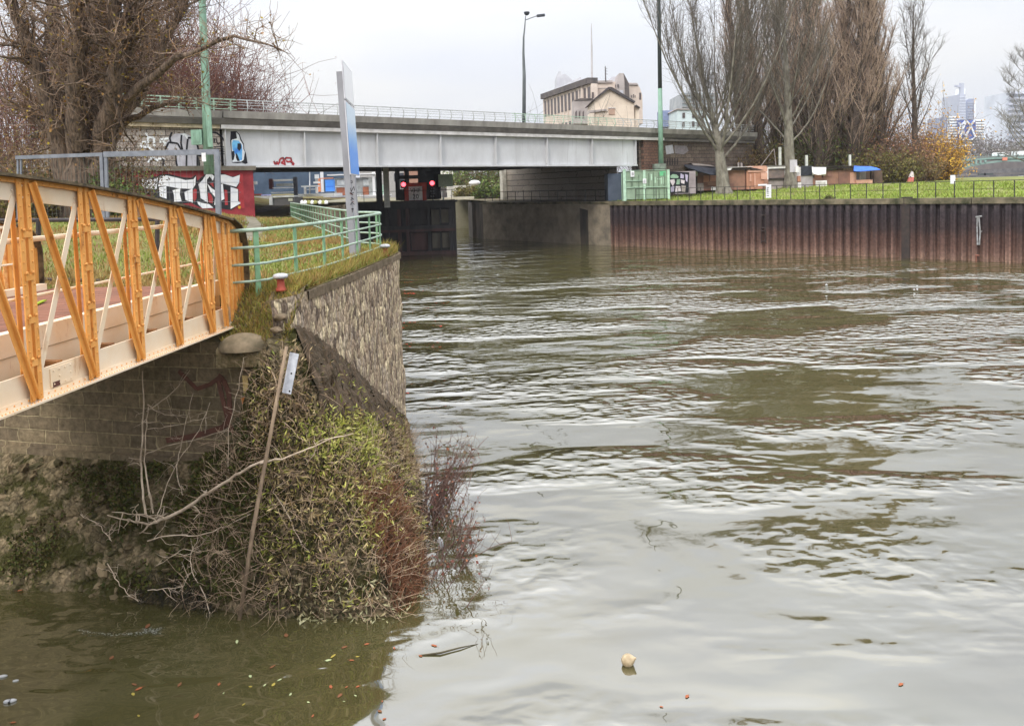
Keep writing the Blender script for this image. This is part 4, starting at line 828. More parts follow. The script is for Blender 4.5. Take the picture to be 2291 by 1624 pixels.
def panelmat():
    m = bpy.data.materials.new('panel_blue'); m.use_nodes = True; nt = m.node_tree; N = nt.nodes; K = nt.links; b = N['Principled BSDF']; b.inputs['Roughness'].default_value = .35
    tc = N.new('ShaderNodeTexCoord'); sp = N.new('ShaderNodeSeparateXYZ'); K.new(tc.outputs['Object'], sp.inputs[0])
    no = N.new('ShaderNodeTexNoise'); no.inputs['Scale'].default_value = 3; K.new(tc.outputs['Object'], no.inputs['Vector'])
    ad = N.new('ShaderNodeMath'); ad.operation = 'MULTIPLY_ADD'; K.new(no.outputs['Fac'], ad.inputs[0]); ad.inputs[1].default_value = .25; K.new(sp.outputs['Z'], ad.inputs[2])
    mr = N.new('ShaderNodeMapRange'); K.new(ad.outputs[0], mr.inputs[0]); mr.inputs[1].default_value = 2.1; mr.inputs[2].default_value = 4.0
    cr = N.new('ShaderNodeValToRGB'); e = cr.color_ramp.elements; e[0].position = .40; e[0].color = A(84, 142, 226, .78); e[1].position = .8; e[1].color = A(190, 206, 238, .78); x = e.new(.56); x.color = A(130, 172, 232, .78)
    K.new(mr.outputs[0], cr.inputs[0]); K.new(cr.outputs[0], b.inputs['Base Color']); return m
pylon()
# ================================================================== GREEN QUAY RAILING AND BOLLARDS
M_RAILG = mat('railing_green', A(128, 168, 130, .9), A(108, 144, 110, .9), scale=5, rough=.5, bump=.08)
M_RAILT = mat('railing_top', A(176, 194, 176, 1.0), A(146, 166, 146, 1.0), scale=6, rough=.5)
def quay_railing():
    t = thing('quay_railing', (-4.3, 18, 4.58), 'pale green four bar railing curving round the grassy quay corner', 'railing')
    # path of the railing, set back from the edge, then along the lock to the bridge
    path = []
    y = 14.35; path += [(-4.95, 13.95), (-4.6, 14.1)]
    while y < 22.3: path.append((edge_l(y)-.42-.30*sstep(17, 14, y), y)); y += .35
    path += [(-3.68, 22.55), (-3.78, 22.95), (-3.98, 23.3), (-4.25, 23.65), (-4.6, 24.05)]
    y = 24.6
    while y < 56: path.append((edge_l(y)-.35-.3*sstep(26, 24, y), y)); y += .9
    P = [Vector((x, y, 4.58)) for x, y in path]
    for z, r in ((1.10, .036), (.80, .026), (.50, .026), (.20, .024)):
        mb = MB(); mb.tube([p+Vector((0, 0, z)) for p in P], r, 6); mb.build('rail', M_RAILT, t, smooth=True)
    # posts every 1.15 m
    L = 0; nxt = .5; cnt = 0
    for a, b in zip(P, P[1:]):
        d = (b-a); l = d.length
        while nxt <= L+l:
            p = a+d*((nxt-L)/l); u = d.normalized(); mb = MB()
            zb = z_left(p.x, p.y)
            mb.bar(Vector((p.x, p.y, zb-.1)), p+Vector((0, 0, 1.08)), .10, .028, side=u); mb.build('post', M_RAILG, t); nxt += 1.3; cnt += 1
        L += l
    # bollards
    for px, py, lab in ((629, 651, 'red mooring bollard with white cap near the footbridge end'), (862, 573, 'red mooring bollard with white cap at the far curve of the quay')):
        p = on(px, py, 4.6); g = thing('bollard', p, lab, 'bollard', 'red and white mooring bollards on the quay edge')
        mb = MB(); mb.lathe(p, [(.10, 0), (.095, .03), (.068, .08), (.064, .2), (.075, .22)], 14); mb.build('base', mat('bollard_red', A(168, 78, 62, .9), A(140, 66, 54, .9), scale=8, rough=.6), g, smooth=True)
        mb = MB(); mb.lathe(p, [(.08, .215), (.125, .235), (.135, .265), (.115, .295), (.05, .31)], 14); mb.build('cap', mat('bollard_white', A(205, 205, 208, 1.0), A(165, 165, 168, 1.0), scale=8, rough=.6), g, smooth=True)
quay_railing()
# ================================================================== TALL GREY FENCE FRAME BEHIND THE FOOTBRIDGE
def frame_fence():
    Y = 29.0
    t = thing('fence_frame', at(235, 480, Y), 'tall grey steel frame fence with wire panels behind the footbridge', 'fence')
    m = mat('frame_grey', A(128, 132, 140, .9), A(108, 112, 120, .9), scale=4, rough=.5)
    a, b, c = at(36, 353, Y), at(230, 346, Y), at(488, 340, Y-.6)
    mb = MB(); mb.bar(a, b, .12, .13); recalc(mb.build('top_bar', m, t)); mb = MB(); mb.bar(b+Vector((.06, 0, 0)), c, .14, .19); recalc(mb.build('top_bar', m, t))
    for (top, foot, w) in ((at(40, 353, Y), at(40, 500, Y), .06), (at(47, 353, Y), at(47, 500, Y), .05), (at(227, 346, Y), at(233, 490, Y), .11), (at(237, 346, Y), at(241, 490, Y), .10), (at(486, 340, Y-.6), at(489, 482, Y-.6), .16)):
        mb = MB(); mb.bar(foot, top, w, w); recalc(mb.build('post', m, t))
    mw = mat('wire', A(104, 108, 100, .9), scale=4)
    mb = MB()
    for p, q in ((at(240, 350, Y), at(484, 345, Y-.5)), (at(50, 356, Y), at(226, 350, Y))):
        for k in range(19):
            u = p.lerp(q, k/18); mb.bar(u, u-Vector((0, 0, 2.1)), .006, .006)
        for k in range(5):
            z = Vector((0, 0, -.4-.4*k)); mb.bar(p+z, q+z, .005, .005)
    mb.build('wire_panel', mw, t)
    mb = MB(); p = at(456, 352, Y-.7); mb.box((p.x, p.y, p.z), (.14, .03, .30)); mb.build('notice', _mats['sign_white'], t)
    # dark pipe barrier on the quay behind the footbridge deck
    t = thing('pipe_barrier', at(200, 618, 16.8), 'dark two bar pipe barrier across the quay behind the footbridge deck', 'barrier')
    md = mat('dark_pipe', A(66, 58, 58, .8), A(48, 44, 44, .8), scale=5, rough=.6)
    for py in (492, 619):
        mb = MB(); mb.tube([at(-60, py+2, 16.8), at(360, py-1+ (14 if py > 600 else 0), 16.8)], .045, 6); mb.build('bar', md, t)
    for px in (86, 352):
        mb = MB(); q = at(px, 640, 16.8); mb.tube([(q.x, q.y, 4.5), at(px, 490, 16.8)], .05, 6); mb.build('post', md, t)
frame_fence()
# ================================================================== YELLOW FOOTBRIDGE
FE = Vector((-4.88, 14.15, 0)); FBD = Vector((-.110, -.994, 0)).normalized(); FBN = Vector((.994, -.110, 0)).normalized()   # FBD runs from the end towards the camera
M_OCH = mat('truss_ochre', A(232, 168, 92, .92), A(216, 148, 72, .92), scale=3.0, rough=.5, bump=.12, bscale=30, lo=.3, hi=.62, spec=.35, speck=(A(142, 88, 50, 1.1), 3.2, .58, .72, (2.2, 2.2, .6)))  # deeper yellow tone: verticals, diagonals, chord angle, rivet rows, end ribs
M_CRM = mat('truss_cream', A(248, 228, 200, 1.08), A(242, 212, 172, 1.08), scale=1.6, rough=.5, bump=.08, bscale=30, lo=.3, hi=.6, spec=.35, speck=(A(190, 132, 80, 1.1), 2.6, .59, .76, (1.8, 1.8, .6)))  # paler yellow tone: chord plates, counter bars, kerb beams, handrails
M_RUST = mat('rusty_ochre', A(236, 184, 118, .95), A(206, 128, 70, .95), scale=9, rough=.6, bump=.15, bscale=30, lo=.36, hi=.56)
M_TOPD = mat('chord_top', A(136, 120, 92, 1.2), A(62, 55, 45, 1.2), scale=6, rough=.85, bump=.4, bscale=30)
def fb(t, n, z, side=0): p = FE+FBD*t+FBN*(n-side); return Vector((p.x, p.y, z))
def ztop(t): return 6.74-0.0113*(9-t)**2
ZB = 4.05
def rivet(mb, t, n, z, r=.014, ax='n', side=0):
    c = fb(t, n, z, side); d = FBN if ax == 'n' else -FBD
    u = FBD if ax == 'n' else FBN; w = Vector((0, 0, 1)); b0 = len(mb.v)
    ring = [c+(u*math.cos(a)+w*math.sin(a))*r for a in [k*math.pi/3 for k in range(6)]]
    top = [c+d*r*.8+(u*math.cos(a)+w*math.sin(a))*r*.55 for a in [k*math.pi/3 for k in range(6)]]
    mb.add(ring+top, [(k, (k+1) % 6, 6+(k+1) % 6, 6+k) for k in range(6)]+[tuple(range(6, 12))])
def truss(T, side, detail):
    VT = [1.08+1.04*k for k in range(16)]
    TE = 17.8
    N = 48; ts = [.30+(TE-.3)*i/N for i in range(N+1)]
    def strip(name, m, z0, z1, n0, n1, t0=None, tsx=None):
        mb = MB(); tl = tsx or ts
        for t in tl: mb.v += [tuple(fb(t, n0, z0(t), side)), tuple(fb(t, n1, z0(t), side)), tuple(fb(t, n1, z1(t), side)), tuple(fb(t, n0, z1(t), side))]
        mb.f += [(4*i+k, 4*i+(k+1) % 4, 4*i+4+(k+1) % 4, 4*i+4+k) for i in range(len(tl)-1) for k in range(4)]+[(3, 2, 1, 0), tuple(4*(len(tl)-1)+k for k in range(4))]
        o = mb.build(name, m, T); return recalc(o)
    # top chord: web plate, angle, dark weathered top flange
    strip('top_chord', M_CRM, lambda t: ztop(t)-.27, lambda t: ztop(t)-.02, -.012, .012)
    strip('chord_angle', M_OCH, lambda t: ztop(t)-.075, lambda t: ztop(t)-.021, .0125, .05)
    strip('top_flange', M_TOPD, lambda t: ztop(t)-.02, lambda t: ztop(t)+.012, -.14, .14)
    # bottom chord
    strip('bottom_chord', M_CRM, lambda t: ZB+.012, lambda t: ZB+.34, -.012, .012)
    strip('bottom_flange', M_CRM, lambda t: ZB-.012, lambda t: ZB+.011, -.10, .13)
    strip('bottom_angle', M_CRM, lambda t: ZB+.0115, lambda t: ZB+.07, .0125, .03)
    if detail:
        mb = MB()
        t = .5
        while t < 10:
            rivet(mb, t, .05, ztop(t)-.05, .012, side=side); rivet(mb, t, .03, ZB+.042, .012, side=side)
            for k in range(2): rivet(mb, t+.05*k, .10, ZB+.016, .010, side=side)
            t += .11
        mb.build('rivet_rows', M_OCH, T)
        # splice plates with bolts
        for tt in (5.02,):
            mb = MB(); mb.bar(fb(tt-.16, .019, ztop(tt)-.15, side), fb(tt+.28, .019, ztop(tt)-.15, side), .2, .012, side=(0, 0, 1))
            for a in range(4):
                for b in range(3):
                    if b != 1 or a in (1, 2): rivet(mb, tt-.1+.1*a, .026, ztop(tt)-.21+.065*b, .015, side=side)
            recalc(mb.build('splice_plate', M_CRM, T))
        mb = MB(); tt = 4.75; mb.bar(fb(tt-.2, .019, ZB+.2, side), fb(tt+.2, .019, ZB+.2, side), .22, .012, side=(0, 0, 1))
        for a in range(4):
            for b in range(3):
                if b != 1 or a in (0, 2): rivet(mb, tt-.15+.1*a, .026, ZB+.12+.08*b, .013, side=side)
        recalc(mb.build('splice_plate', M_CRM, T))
        mb = MB(); mb.bar(fb(4.80, .027, ZB+.115, side), fb(4.92, .027, ZB+.115, side), .06, .004, side=(0, 0, 1)); mb.build('tag_plate', mat('tag_brown', A(96, 60, 52, .9), scale=20), T)
    # verticals: pairs of angles with a slot between, battens and rivets
    for t in VT:
        if side and t > 6: continue
        mb = MB(); zt = ztop(t)-.022
        for dt in (-.062, .062):
            mb.bar(fb(t+dt, .058, ZB+.02, side), fb(t+dt, .058, zt, side), .072, .014, side=FBD)       # leg along the truss
            mb.bar(fb(t+dt*.5, .030, ZB+.02, side), fb(t+dt*.5, .030, zt, side), .010, .042, side=FBD)    # outstanding leg
            mb.bar(fb(t+dt, -.04, ZB+.02, side), fb(t+dt, -.04, zt, side), .072, .012, side=FBD)
        for z in np.arange(ZB+.45, zt-.2, .48):
            mb.bar(fb(t, .071, z-.035, side), fb(t, .071, z+.035, side), .13, .012, side=FBD)
        if detail and t < 8:
            for z in np.arange(ZB+.08, zt-.05, .125):
                rivet(mb, t-.07, .065, z, .012, side=side); rivet(mb, t+.07, .065, z, .012, side=side)
            for z in np.arange(ZB+.5, zt-.1, .48):
                rivet(mb, t+.05, .077, z, .024, side=side); rivet(mb, t-.05, .077, z, .022, side=side)
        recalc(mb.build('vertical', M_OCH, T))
    # diagonals: tee bars falling towards the bridge end, flat counter bars the other way
    for k in range(len(VT)):
        t0 = VT[k-1] if k else .62; t1 = VT[k]
        if side and t1 > 6: continue
        zt = ztop(t1)
        p, q = fb(t1-.12, .080, zt-.06, side), fb(t0+.03, .080, ZB+.06, side)
        mb = MB(); mb.bar(p, q, .125, .012, side=FBD); mb.bar(p+FBN*.028, q+FBN*.028, .012, .045, side=FBD)
        if detail and k < 7:
            for j in range(3): rivet(mb, t0+.04+.012*j, .088, ZB+.10+.05*j, .014, side=side)
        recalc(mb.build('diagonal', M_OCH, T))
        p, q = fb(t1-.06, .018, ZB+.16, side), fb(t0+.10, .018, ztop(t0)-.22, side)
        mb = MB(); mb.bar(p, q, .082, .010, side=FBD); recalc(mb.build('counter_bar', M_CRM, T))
        if detail and k < 7:
            mb = MB()
            for j in range(2):
                rivet(mb, t0+.12, .018, ztop(t0)-.20+.0*j+.05*j, .012, side=side); rivet(mb, t1-.075, .024, ZB+.17+.06*j, .012, side=side)
            mb.build('rivets', M_CRM, T)
    # riveted end plate with ribs and rounded shoulder
    prof = [(-.16, ZB+.0), (-.20, ZB+.5), (-.20, 5.42), (-.14, 5.62), (0, 5.755), (.3, 5.90), (.62, 5.955), (.62, ZB+.0)]
    mb = MB(); mb.prism([fb(a, -.012, z, side) for a, z in prof], FBN*.024); recalc(mb.build('end_plate', M_RUST, T))
    mb = MB()
    for a, zt in ((-.17, 5.45), (-.02, 5.66), (.14, 5.76), (.30, 5.84), (.5, 5.88)):
        mb.bar(fb(a, .026, ZB+.02, side), fb(a, .026, zt, side), .075, .028, side=FBD)
        if detail:
            for z in np.arange(ZB+.08, zt-.04, .11): rivet(mb, a, .041, z, .016, side=side)
    recalc(mb.build('end_ribs', M_OCH, T))
    # curved lip following the shoulder
    mb = MB(); L = [(-.20, ZB+.4), (-.215, 5.2), (-.215, 5.42), (-.155, 5.63), (-.005, 5.77), (.3, 5.915)]
    for (a, z), (b, w) in zip(L, L[1:]): mb.bar(fb(a, 0, z, side), fb(b, 0, w, side), .28, .016, side=FBN)
    recalc(mb.build('end_flange', M_TOPD, T))
def footbridge():
    T = thing('footbridge', FE+Vector((0, 0, ZB)), 'yellow riveted steel truss footbridge leaving the picture on the left', 'bridge')
    W = 3.95
    truss(T, 0, True); truss(T, W, False)
    # deck, kerb beams, handrails
    mdk = mat('deck_planks', A(156, 104, 80, 1.35), A(128, 86, 66, 1.35), scale=2.2, rough=.8, bump=.2)
    mb = MB(); t = -.1; 
    while t < 17.8:
        mb.hexa([fb(t, -.42, 4.66), fb(t+.235, -.42, 4.66), fb(t+.235, -W+.42, 4.66), fb(t, -W+.42, 4.66)], [fb(t, -.42, 4.715), fb(t+.235, -.42, 4.715), fb(t+.235, -W+.42, 4.715), fb(t, -W+.42, 4.715)]); t += .25
    recalc(mb.build('deck', mdk, T))
    for n in (-.34, -W+.34):
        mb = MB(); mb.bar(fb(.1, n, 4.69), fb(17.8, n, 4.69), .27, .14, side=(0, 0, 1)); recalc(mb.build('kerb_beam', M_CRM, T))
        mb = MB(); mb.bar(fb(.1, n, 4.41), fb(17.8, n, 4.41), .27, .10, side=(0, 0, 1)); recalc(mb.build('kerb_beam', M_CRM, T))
    for k in range(12):
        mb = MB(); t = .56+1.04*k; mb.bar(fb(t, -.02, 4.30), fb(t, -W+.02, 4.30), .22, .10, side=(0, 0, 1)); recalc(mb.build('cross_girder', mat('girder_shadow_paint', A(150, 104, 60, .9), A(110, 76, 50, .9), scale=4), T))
    for n, s in ((-.10, 0), (-W+.1, 0)):
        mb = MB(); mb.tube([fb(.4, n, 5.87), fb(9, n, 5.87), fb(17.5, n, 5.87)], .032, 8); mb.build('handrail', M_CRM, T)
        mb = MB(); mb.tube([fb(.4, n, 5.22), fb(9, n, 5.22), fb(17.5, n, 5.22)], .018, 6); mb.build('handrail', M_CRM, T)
    # grass tufts and a strip of tape caught on the deck
    mb = MB(); mb.bar(at(68, 686, 12.0), at(100, 672, 12.6), .06, .02); solo(mb, 'tape', mat('tape_green', A(160, 180, 40, 1.2), scale=9), 'scrap of yellow green tape lying on the footbridge deck', 'tape')
footbridge()
# ================================================================== TREES
def rv(rng): v = rng.normal(size=3); return v/np.linalg.norm(v)
class TM:
    """fast tube collector for trees: every entry is (points, radii, sides)"""
    def __init__(s): s.V = []; s.F = []; s.n = 0
    def tube(s, P, r, k=3):
        P = np.asarray(P, float); m = len(P); r = np.asarray(r, float)
        T = np.empty_like(P); T[1:-1] = P[2:]-P[:-2]; T[0] = P[1]-P[0]; T[-1] = P[-1]-P[-2]
        T /= (np.linalg.norm(T, axis=1)[:, None]+1e-9)
        ref = np.array([1.0, .3, .1]) if abs(T[0][2]) > .6 else np.array([.1, .2, 1.0])
        U = np.cross(T, ref); U /= (np.linalg.norm(U, axis=1)[:, None]+1e-9); W = np.cross(T, U)
        a = np.arange(k)*2*np.pi/k
        V = P[:, None, :]+r[:, None, None]*(np.cos(a)[None, :, None]*U[:, None, :]+np.sin(a)[None, :, None]*W[:, None, :])
        s.V.append(V.reshape(-1, 3)); b = s.n
        i = np.arange(m-1)[:, None]*k; j = np.arange(k)[None, :]; j2 = (j+1) % k
        s.F.append((np.stack([i+j, i+j2, i+k+j2, i+k+j], -1)+b).reshape(-1, 4)); s.n += m*k
    def quads(s, Q):
        Q = np.asarray(Q, float); n = len(Q); s.V.append(Q.reshape(-1, 3)); s.F.append(np.arange(n*4).reshape(n, 4)+s.n); s.n += n*4
    def build(s, name, m, parent=None, smooth=False, kind=None):
        V = np.concatenate(s.V); F = np.concatenate(s.F)
        me = bpy.data.meshes.new(name); me.vertices.add(len(V)); me.vertices.foreach_set('co', V.astype(np.float32).ravel())
        me.loops.add(F.size); me.loops.foreach_set('vertex_index', F.astype(np.int32).ravel())
        me.polygons.add(len(F)); me.polygons.foreach_set('loop_start', (np.arange(len(F))*4).astype(np.int32)); me.polygons.foreach_set('loop_total', np.full(len(F), 4, np.int32))
        me.update(calc_edges=True); me.validate()
        if smooth: me.polygons.foreach_set('use_smooth', np.ones(len(F), bool))
        me.materials.append(m); o = bpy.data.objects.new(name, me); COL.objects.link(o)
        if parent: o.parent = parent
        if kind: o['kind'] = kind
        return o
def leaf_quads(C, size, rng, asp=.45, updir=None, jit=1.0):
    """leaf shaped quads centred at C; updir gives a preferred long axis"""
    n = len(C); D = rng.normal(size=(n, 3))*jit
    if updir is not None: D += np.asarray(updir)
    D /= np.linalg.norm(D, axis=1)[:, None]; S = np.cross(D, rng.normal(size=(n, 3))); S /= np.linalg.norm(S, axis=1)[:, None]
    L = (size*(.6+.8*rng.random(n)))[:, None]; Wd = L*asp
    return np.stack([C, C+D*L*.45+S*Wd*.5, C+D*L, C+D*L*.5-S*Wd*.5], 1)
def grow(p, d, L, segs, rng, bend, wob):
    P = [p]; d = d/np.linalg.norm(d)
    for i in range(segs):
        d = d+bend/segs+rng.normal(size=3)*wob; d /= np.linalg.norm(d); P.append(P[-1]+d*(L/segs))
    return np.array(P)
UPV = np.array([0, 0, 1.0])
M_BARK = mat('bark_brown', A(92, 80, 70, .8), A(58, 50, 44, .8), scale=3, rough=.95, bump=.8, stretch=(2, 2, .5), bscale=6, dist=.05)
M_BARKP = mat('bark_pale', A(136, 131, 118, .9), A(86, 80, 71, .9), scale=1.4, rough=.9, bump=.5, stretch=(1.6, 1.6, .7), dist=.04)
M_TWB = leafmat('twig_brown', [A(158, 138, 118, .6), A(110, 94, 82, .6), A(138, 118, 102, .6), A(80, 70, 62, .6)], .95)
M_TWR = leafmat('twig_red', [A(166, 146, 128, .58), A(122, 104, 90, .58), A(146, 126, 110, .58), A(90, 78, 70, .58)], .95)
M_TWG = leafmat('twig_grey', [A(126, 118, 106, .8), A(84, 78, 70, .8), A(104, 96, 86, .8), A(66, 60, 54, .8)], .95)
def tree(loc, label, group, seed, H, R0, nlimb, spread, bend, twig, wood, twm, t_lo=.06, Lk=.34, nsub=9, ntw=6, twL=1.0, trunk_top=.92, lean=(0, 0), name='poplar_tree', subout=.5, leaves=None, lr=1.0, ru=1.0):
    rng = np.random.default_rng(seed)
    t = thing(name, loc, label, 'tree', group)
    W = TM(); C = TM()
    TP = grow(np.zeros(3), np.array([lean[0], lean[1], 1.0]), H*trunk_top, 12, rng, UPV*.1, .02); tt = np.linspace(0, 1, 13)
    rad = R0*(1-tt)**.85+.03; rad[0] *= 1.35
    W.tube(TP, rad, 9)
    LP = []
    for i in range(nlimb):
        u = t_lo+(0.95-t_lo)*((i+rng.random())/nlimb)**1.15
        p = np.array([np.interp(u, tt, TP[:, k]) for k in range(3)])
        az = i*2.39996+rng.normal()*.3; ang = spread*(1-.45*u)*(.75+.5*rng.random())
        d = np.array([math.cos(az)*math.sin(ang), math.sin(az)*math.sin(ang), math.cos(ang)])
        L = H*Lk*(1-.62*u)*(.7+.5*rng.random())
        P = grow(p, d, L, 7, rng, UPV*bend, .05); r = np.linspace(max(.03, R0*.30*(1-u*ru)*lr), .02, 8)
        W.tube(P, r, 5); LP.append((P, L, u))
    for P, L, u in LP:
        for j in range(nsub):
            f = .12+.86*rng.random(); i0 = min(int(f*7), 6); q = P[i0]+(P[i0+1]-P[i0])*(f*7-i0)
            dd = (P[i0+1]-P[i0]); dd /= np.linalg.norm(dd)
            d = dd*.6+UPV*.5+rv(rng)*subout
            l = L*(.20+.28*rng.random())*(1-.35*f)
            S = grow(q, d, l, 4, rng, UPV*bend*.6, .07); C.tube(S, np.linspace(twig*2.4, twig, 5), 3)
            for _ in range(ntw):
                g = .15+.85*rng.random(); k0 = min(int(g*4), 3); q2 = S[k0]+(S[k0+1]-S[k0])*(g*4-k0)
                T = grow(q2, UPV*.65+rv(rng)*.75, twL*(.5+.8*rng.random()), 2, rng, UPV*.35, .12); C.tube(T, [twig*1.1, twig*.9, twig*.55], 3)
    W.build('trunk', wood, t, smooth=True); C.build('crown', twm, t)
    if leaves:
        m, n, sz = leaves
        k = rng.integers(0, len(C.V), n); Q = np.array([C.V[i][rng.integers(0, len(C.V[i]))] for i in k])
        Lf = TM(); Lf.quads(leaf_quads(Q, sz, rng, .7)); Lf.build('leaves', m, t)
    return t
def copy_thing(src, loc, label, rz, sc_, zs=None):
    r = src.copy(); COL.objects.link(r); r.location = loc; r.rotation_euler = (0, 0, rz); r.scale = (sc_, sc_, zs or sc_); r['label'] = label
    for ch in src.children:
        c = ch.copy(); COL.objects.link(c); c.parent = r
        for g in ch.children: d = g.copy(); COL.objects.link(d); d.parent = c
    return r
def base_r(px, py, Y): p = at(px, py, Y); return Vector((p.x, Y, z_right(p.x, Y)-.1))
GR = 'bare trees behind the huts on the right bank'
def right_trees():
    # two pale barked spreading poplars in front
    tree(base_r(1619, 420, 86), 'pale barked bare tree forking low beside the dark green mast', GR, 11, 27, .78, 21, R(56), 1.25, .013, M_BARKP, M_TWG, t_lo=.36, Lk=1.05, nsub=26, ntw=7, twL=1.6, trunk_top=.36, lr=.85, lean=(-.07, 0), subout=.5, ru=.55)
    tree(base_r(1768, 420, 88), 'pale barked bare tree with long side branches above the white framed hut', GR, 23, 28, .60, 26, R(46), 1.0, .013, M_BARKP, M_TWG, t_lo=.22, Lk=.50, nsub=14, ntw=6, twL=1.4, trunk_top=.75, subout=.6, ru=.85, lr=.8)
    # dense row of Lombardy poplars
    A1 = tree(base_r(1660, 415, 97), 'dark trunked bare poplar just right of the low forking tree', GR, 31, 33, .75, 50, R(29), .5, .016, M_BARK, M_TWB, t_lo=.10, Lk=.30, nsub=10, ntw=5, twL=1.4)
    B1 = tree(base_r(1835, 415, 98), 'dense reddish poplar behind the black tarpaulin hut', GR, 47, 33, .70, 62, R(34), .55, .016, M_BARK, M_TWR, t_lo=.03, Lk=.30, nsub=11, ntw=5, twL=1.3)
    spec = [(1700, 99, A1, 'bare poplar with twin dark stems between the two pale trees', 1.1, 1.0), (1735, 104, B1, 'thick twigged poplar rising behind the left pale tree group', 4.0, .95), (1798, 103, A1, 'poplar directly behind the branchy pale tree', 2.6, 1.02), (1872, 101, A1, 'tall poplar above the brown hut with the grey roof', 3.6, 1.0), (1905, 99, B1, 'dense poplar above the blue tarpaulin awning', 2.2, .98), (1940, 103, A1, 'poplar second from the right end of the dense row', 5.1, 1.03), (1975, 101, A1, 'slim dark poplar at the right end of the dense row', .4, .93), (1858, 110, B1, 'poplar standing farther back in the middle of the dense row', 5.5, .9), (1768, 112, B1, 'poplar standing farther back behind the white framed hut', 1.9, .94), (1925, 113, B1, 'poplar farther back behind the right part of the row', 3.1, .9), (1892, 119, B1, 'poplar farthest back behind the long brown hut', 4.6, .97)]
    for px, Y, src, lab, rz, s in spec: copy_thing(src, base_r(px, 415, Y), lab, rz, s)
    # lone slender poplar on the right
    tree(base_r(2047, 415, 104), 'lone slender bare poplar standing apart on the right', GR, 71, 24.5, .42, 24, R(30), .5, .014, M_BARK, M_TWG, t_lo=.24, Lk=.40, nsub=8, ntw=4, twL=1.5, subout=.75)
    # pale twiggy tree cut by the right edge of the picture
    p = at(2300, 400, 120); tree(Vector((p.x, 120, 5)), 'pale twiggy tree cut off by the right edge of the picture', GR, 83, 20, .40, 26, R(70), .5, .02, M_BARKP, mat('twig_pale', A(150, 148, 146, .8), A(110, 106, 104, .8), scale=.6), t_lo=.10, Lk=.42, nsub=9, ntw=7, twL=1.2, subout=.9, name='bare_tree')
right_trees()
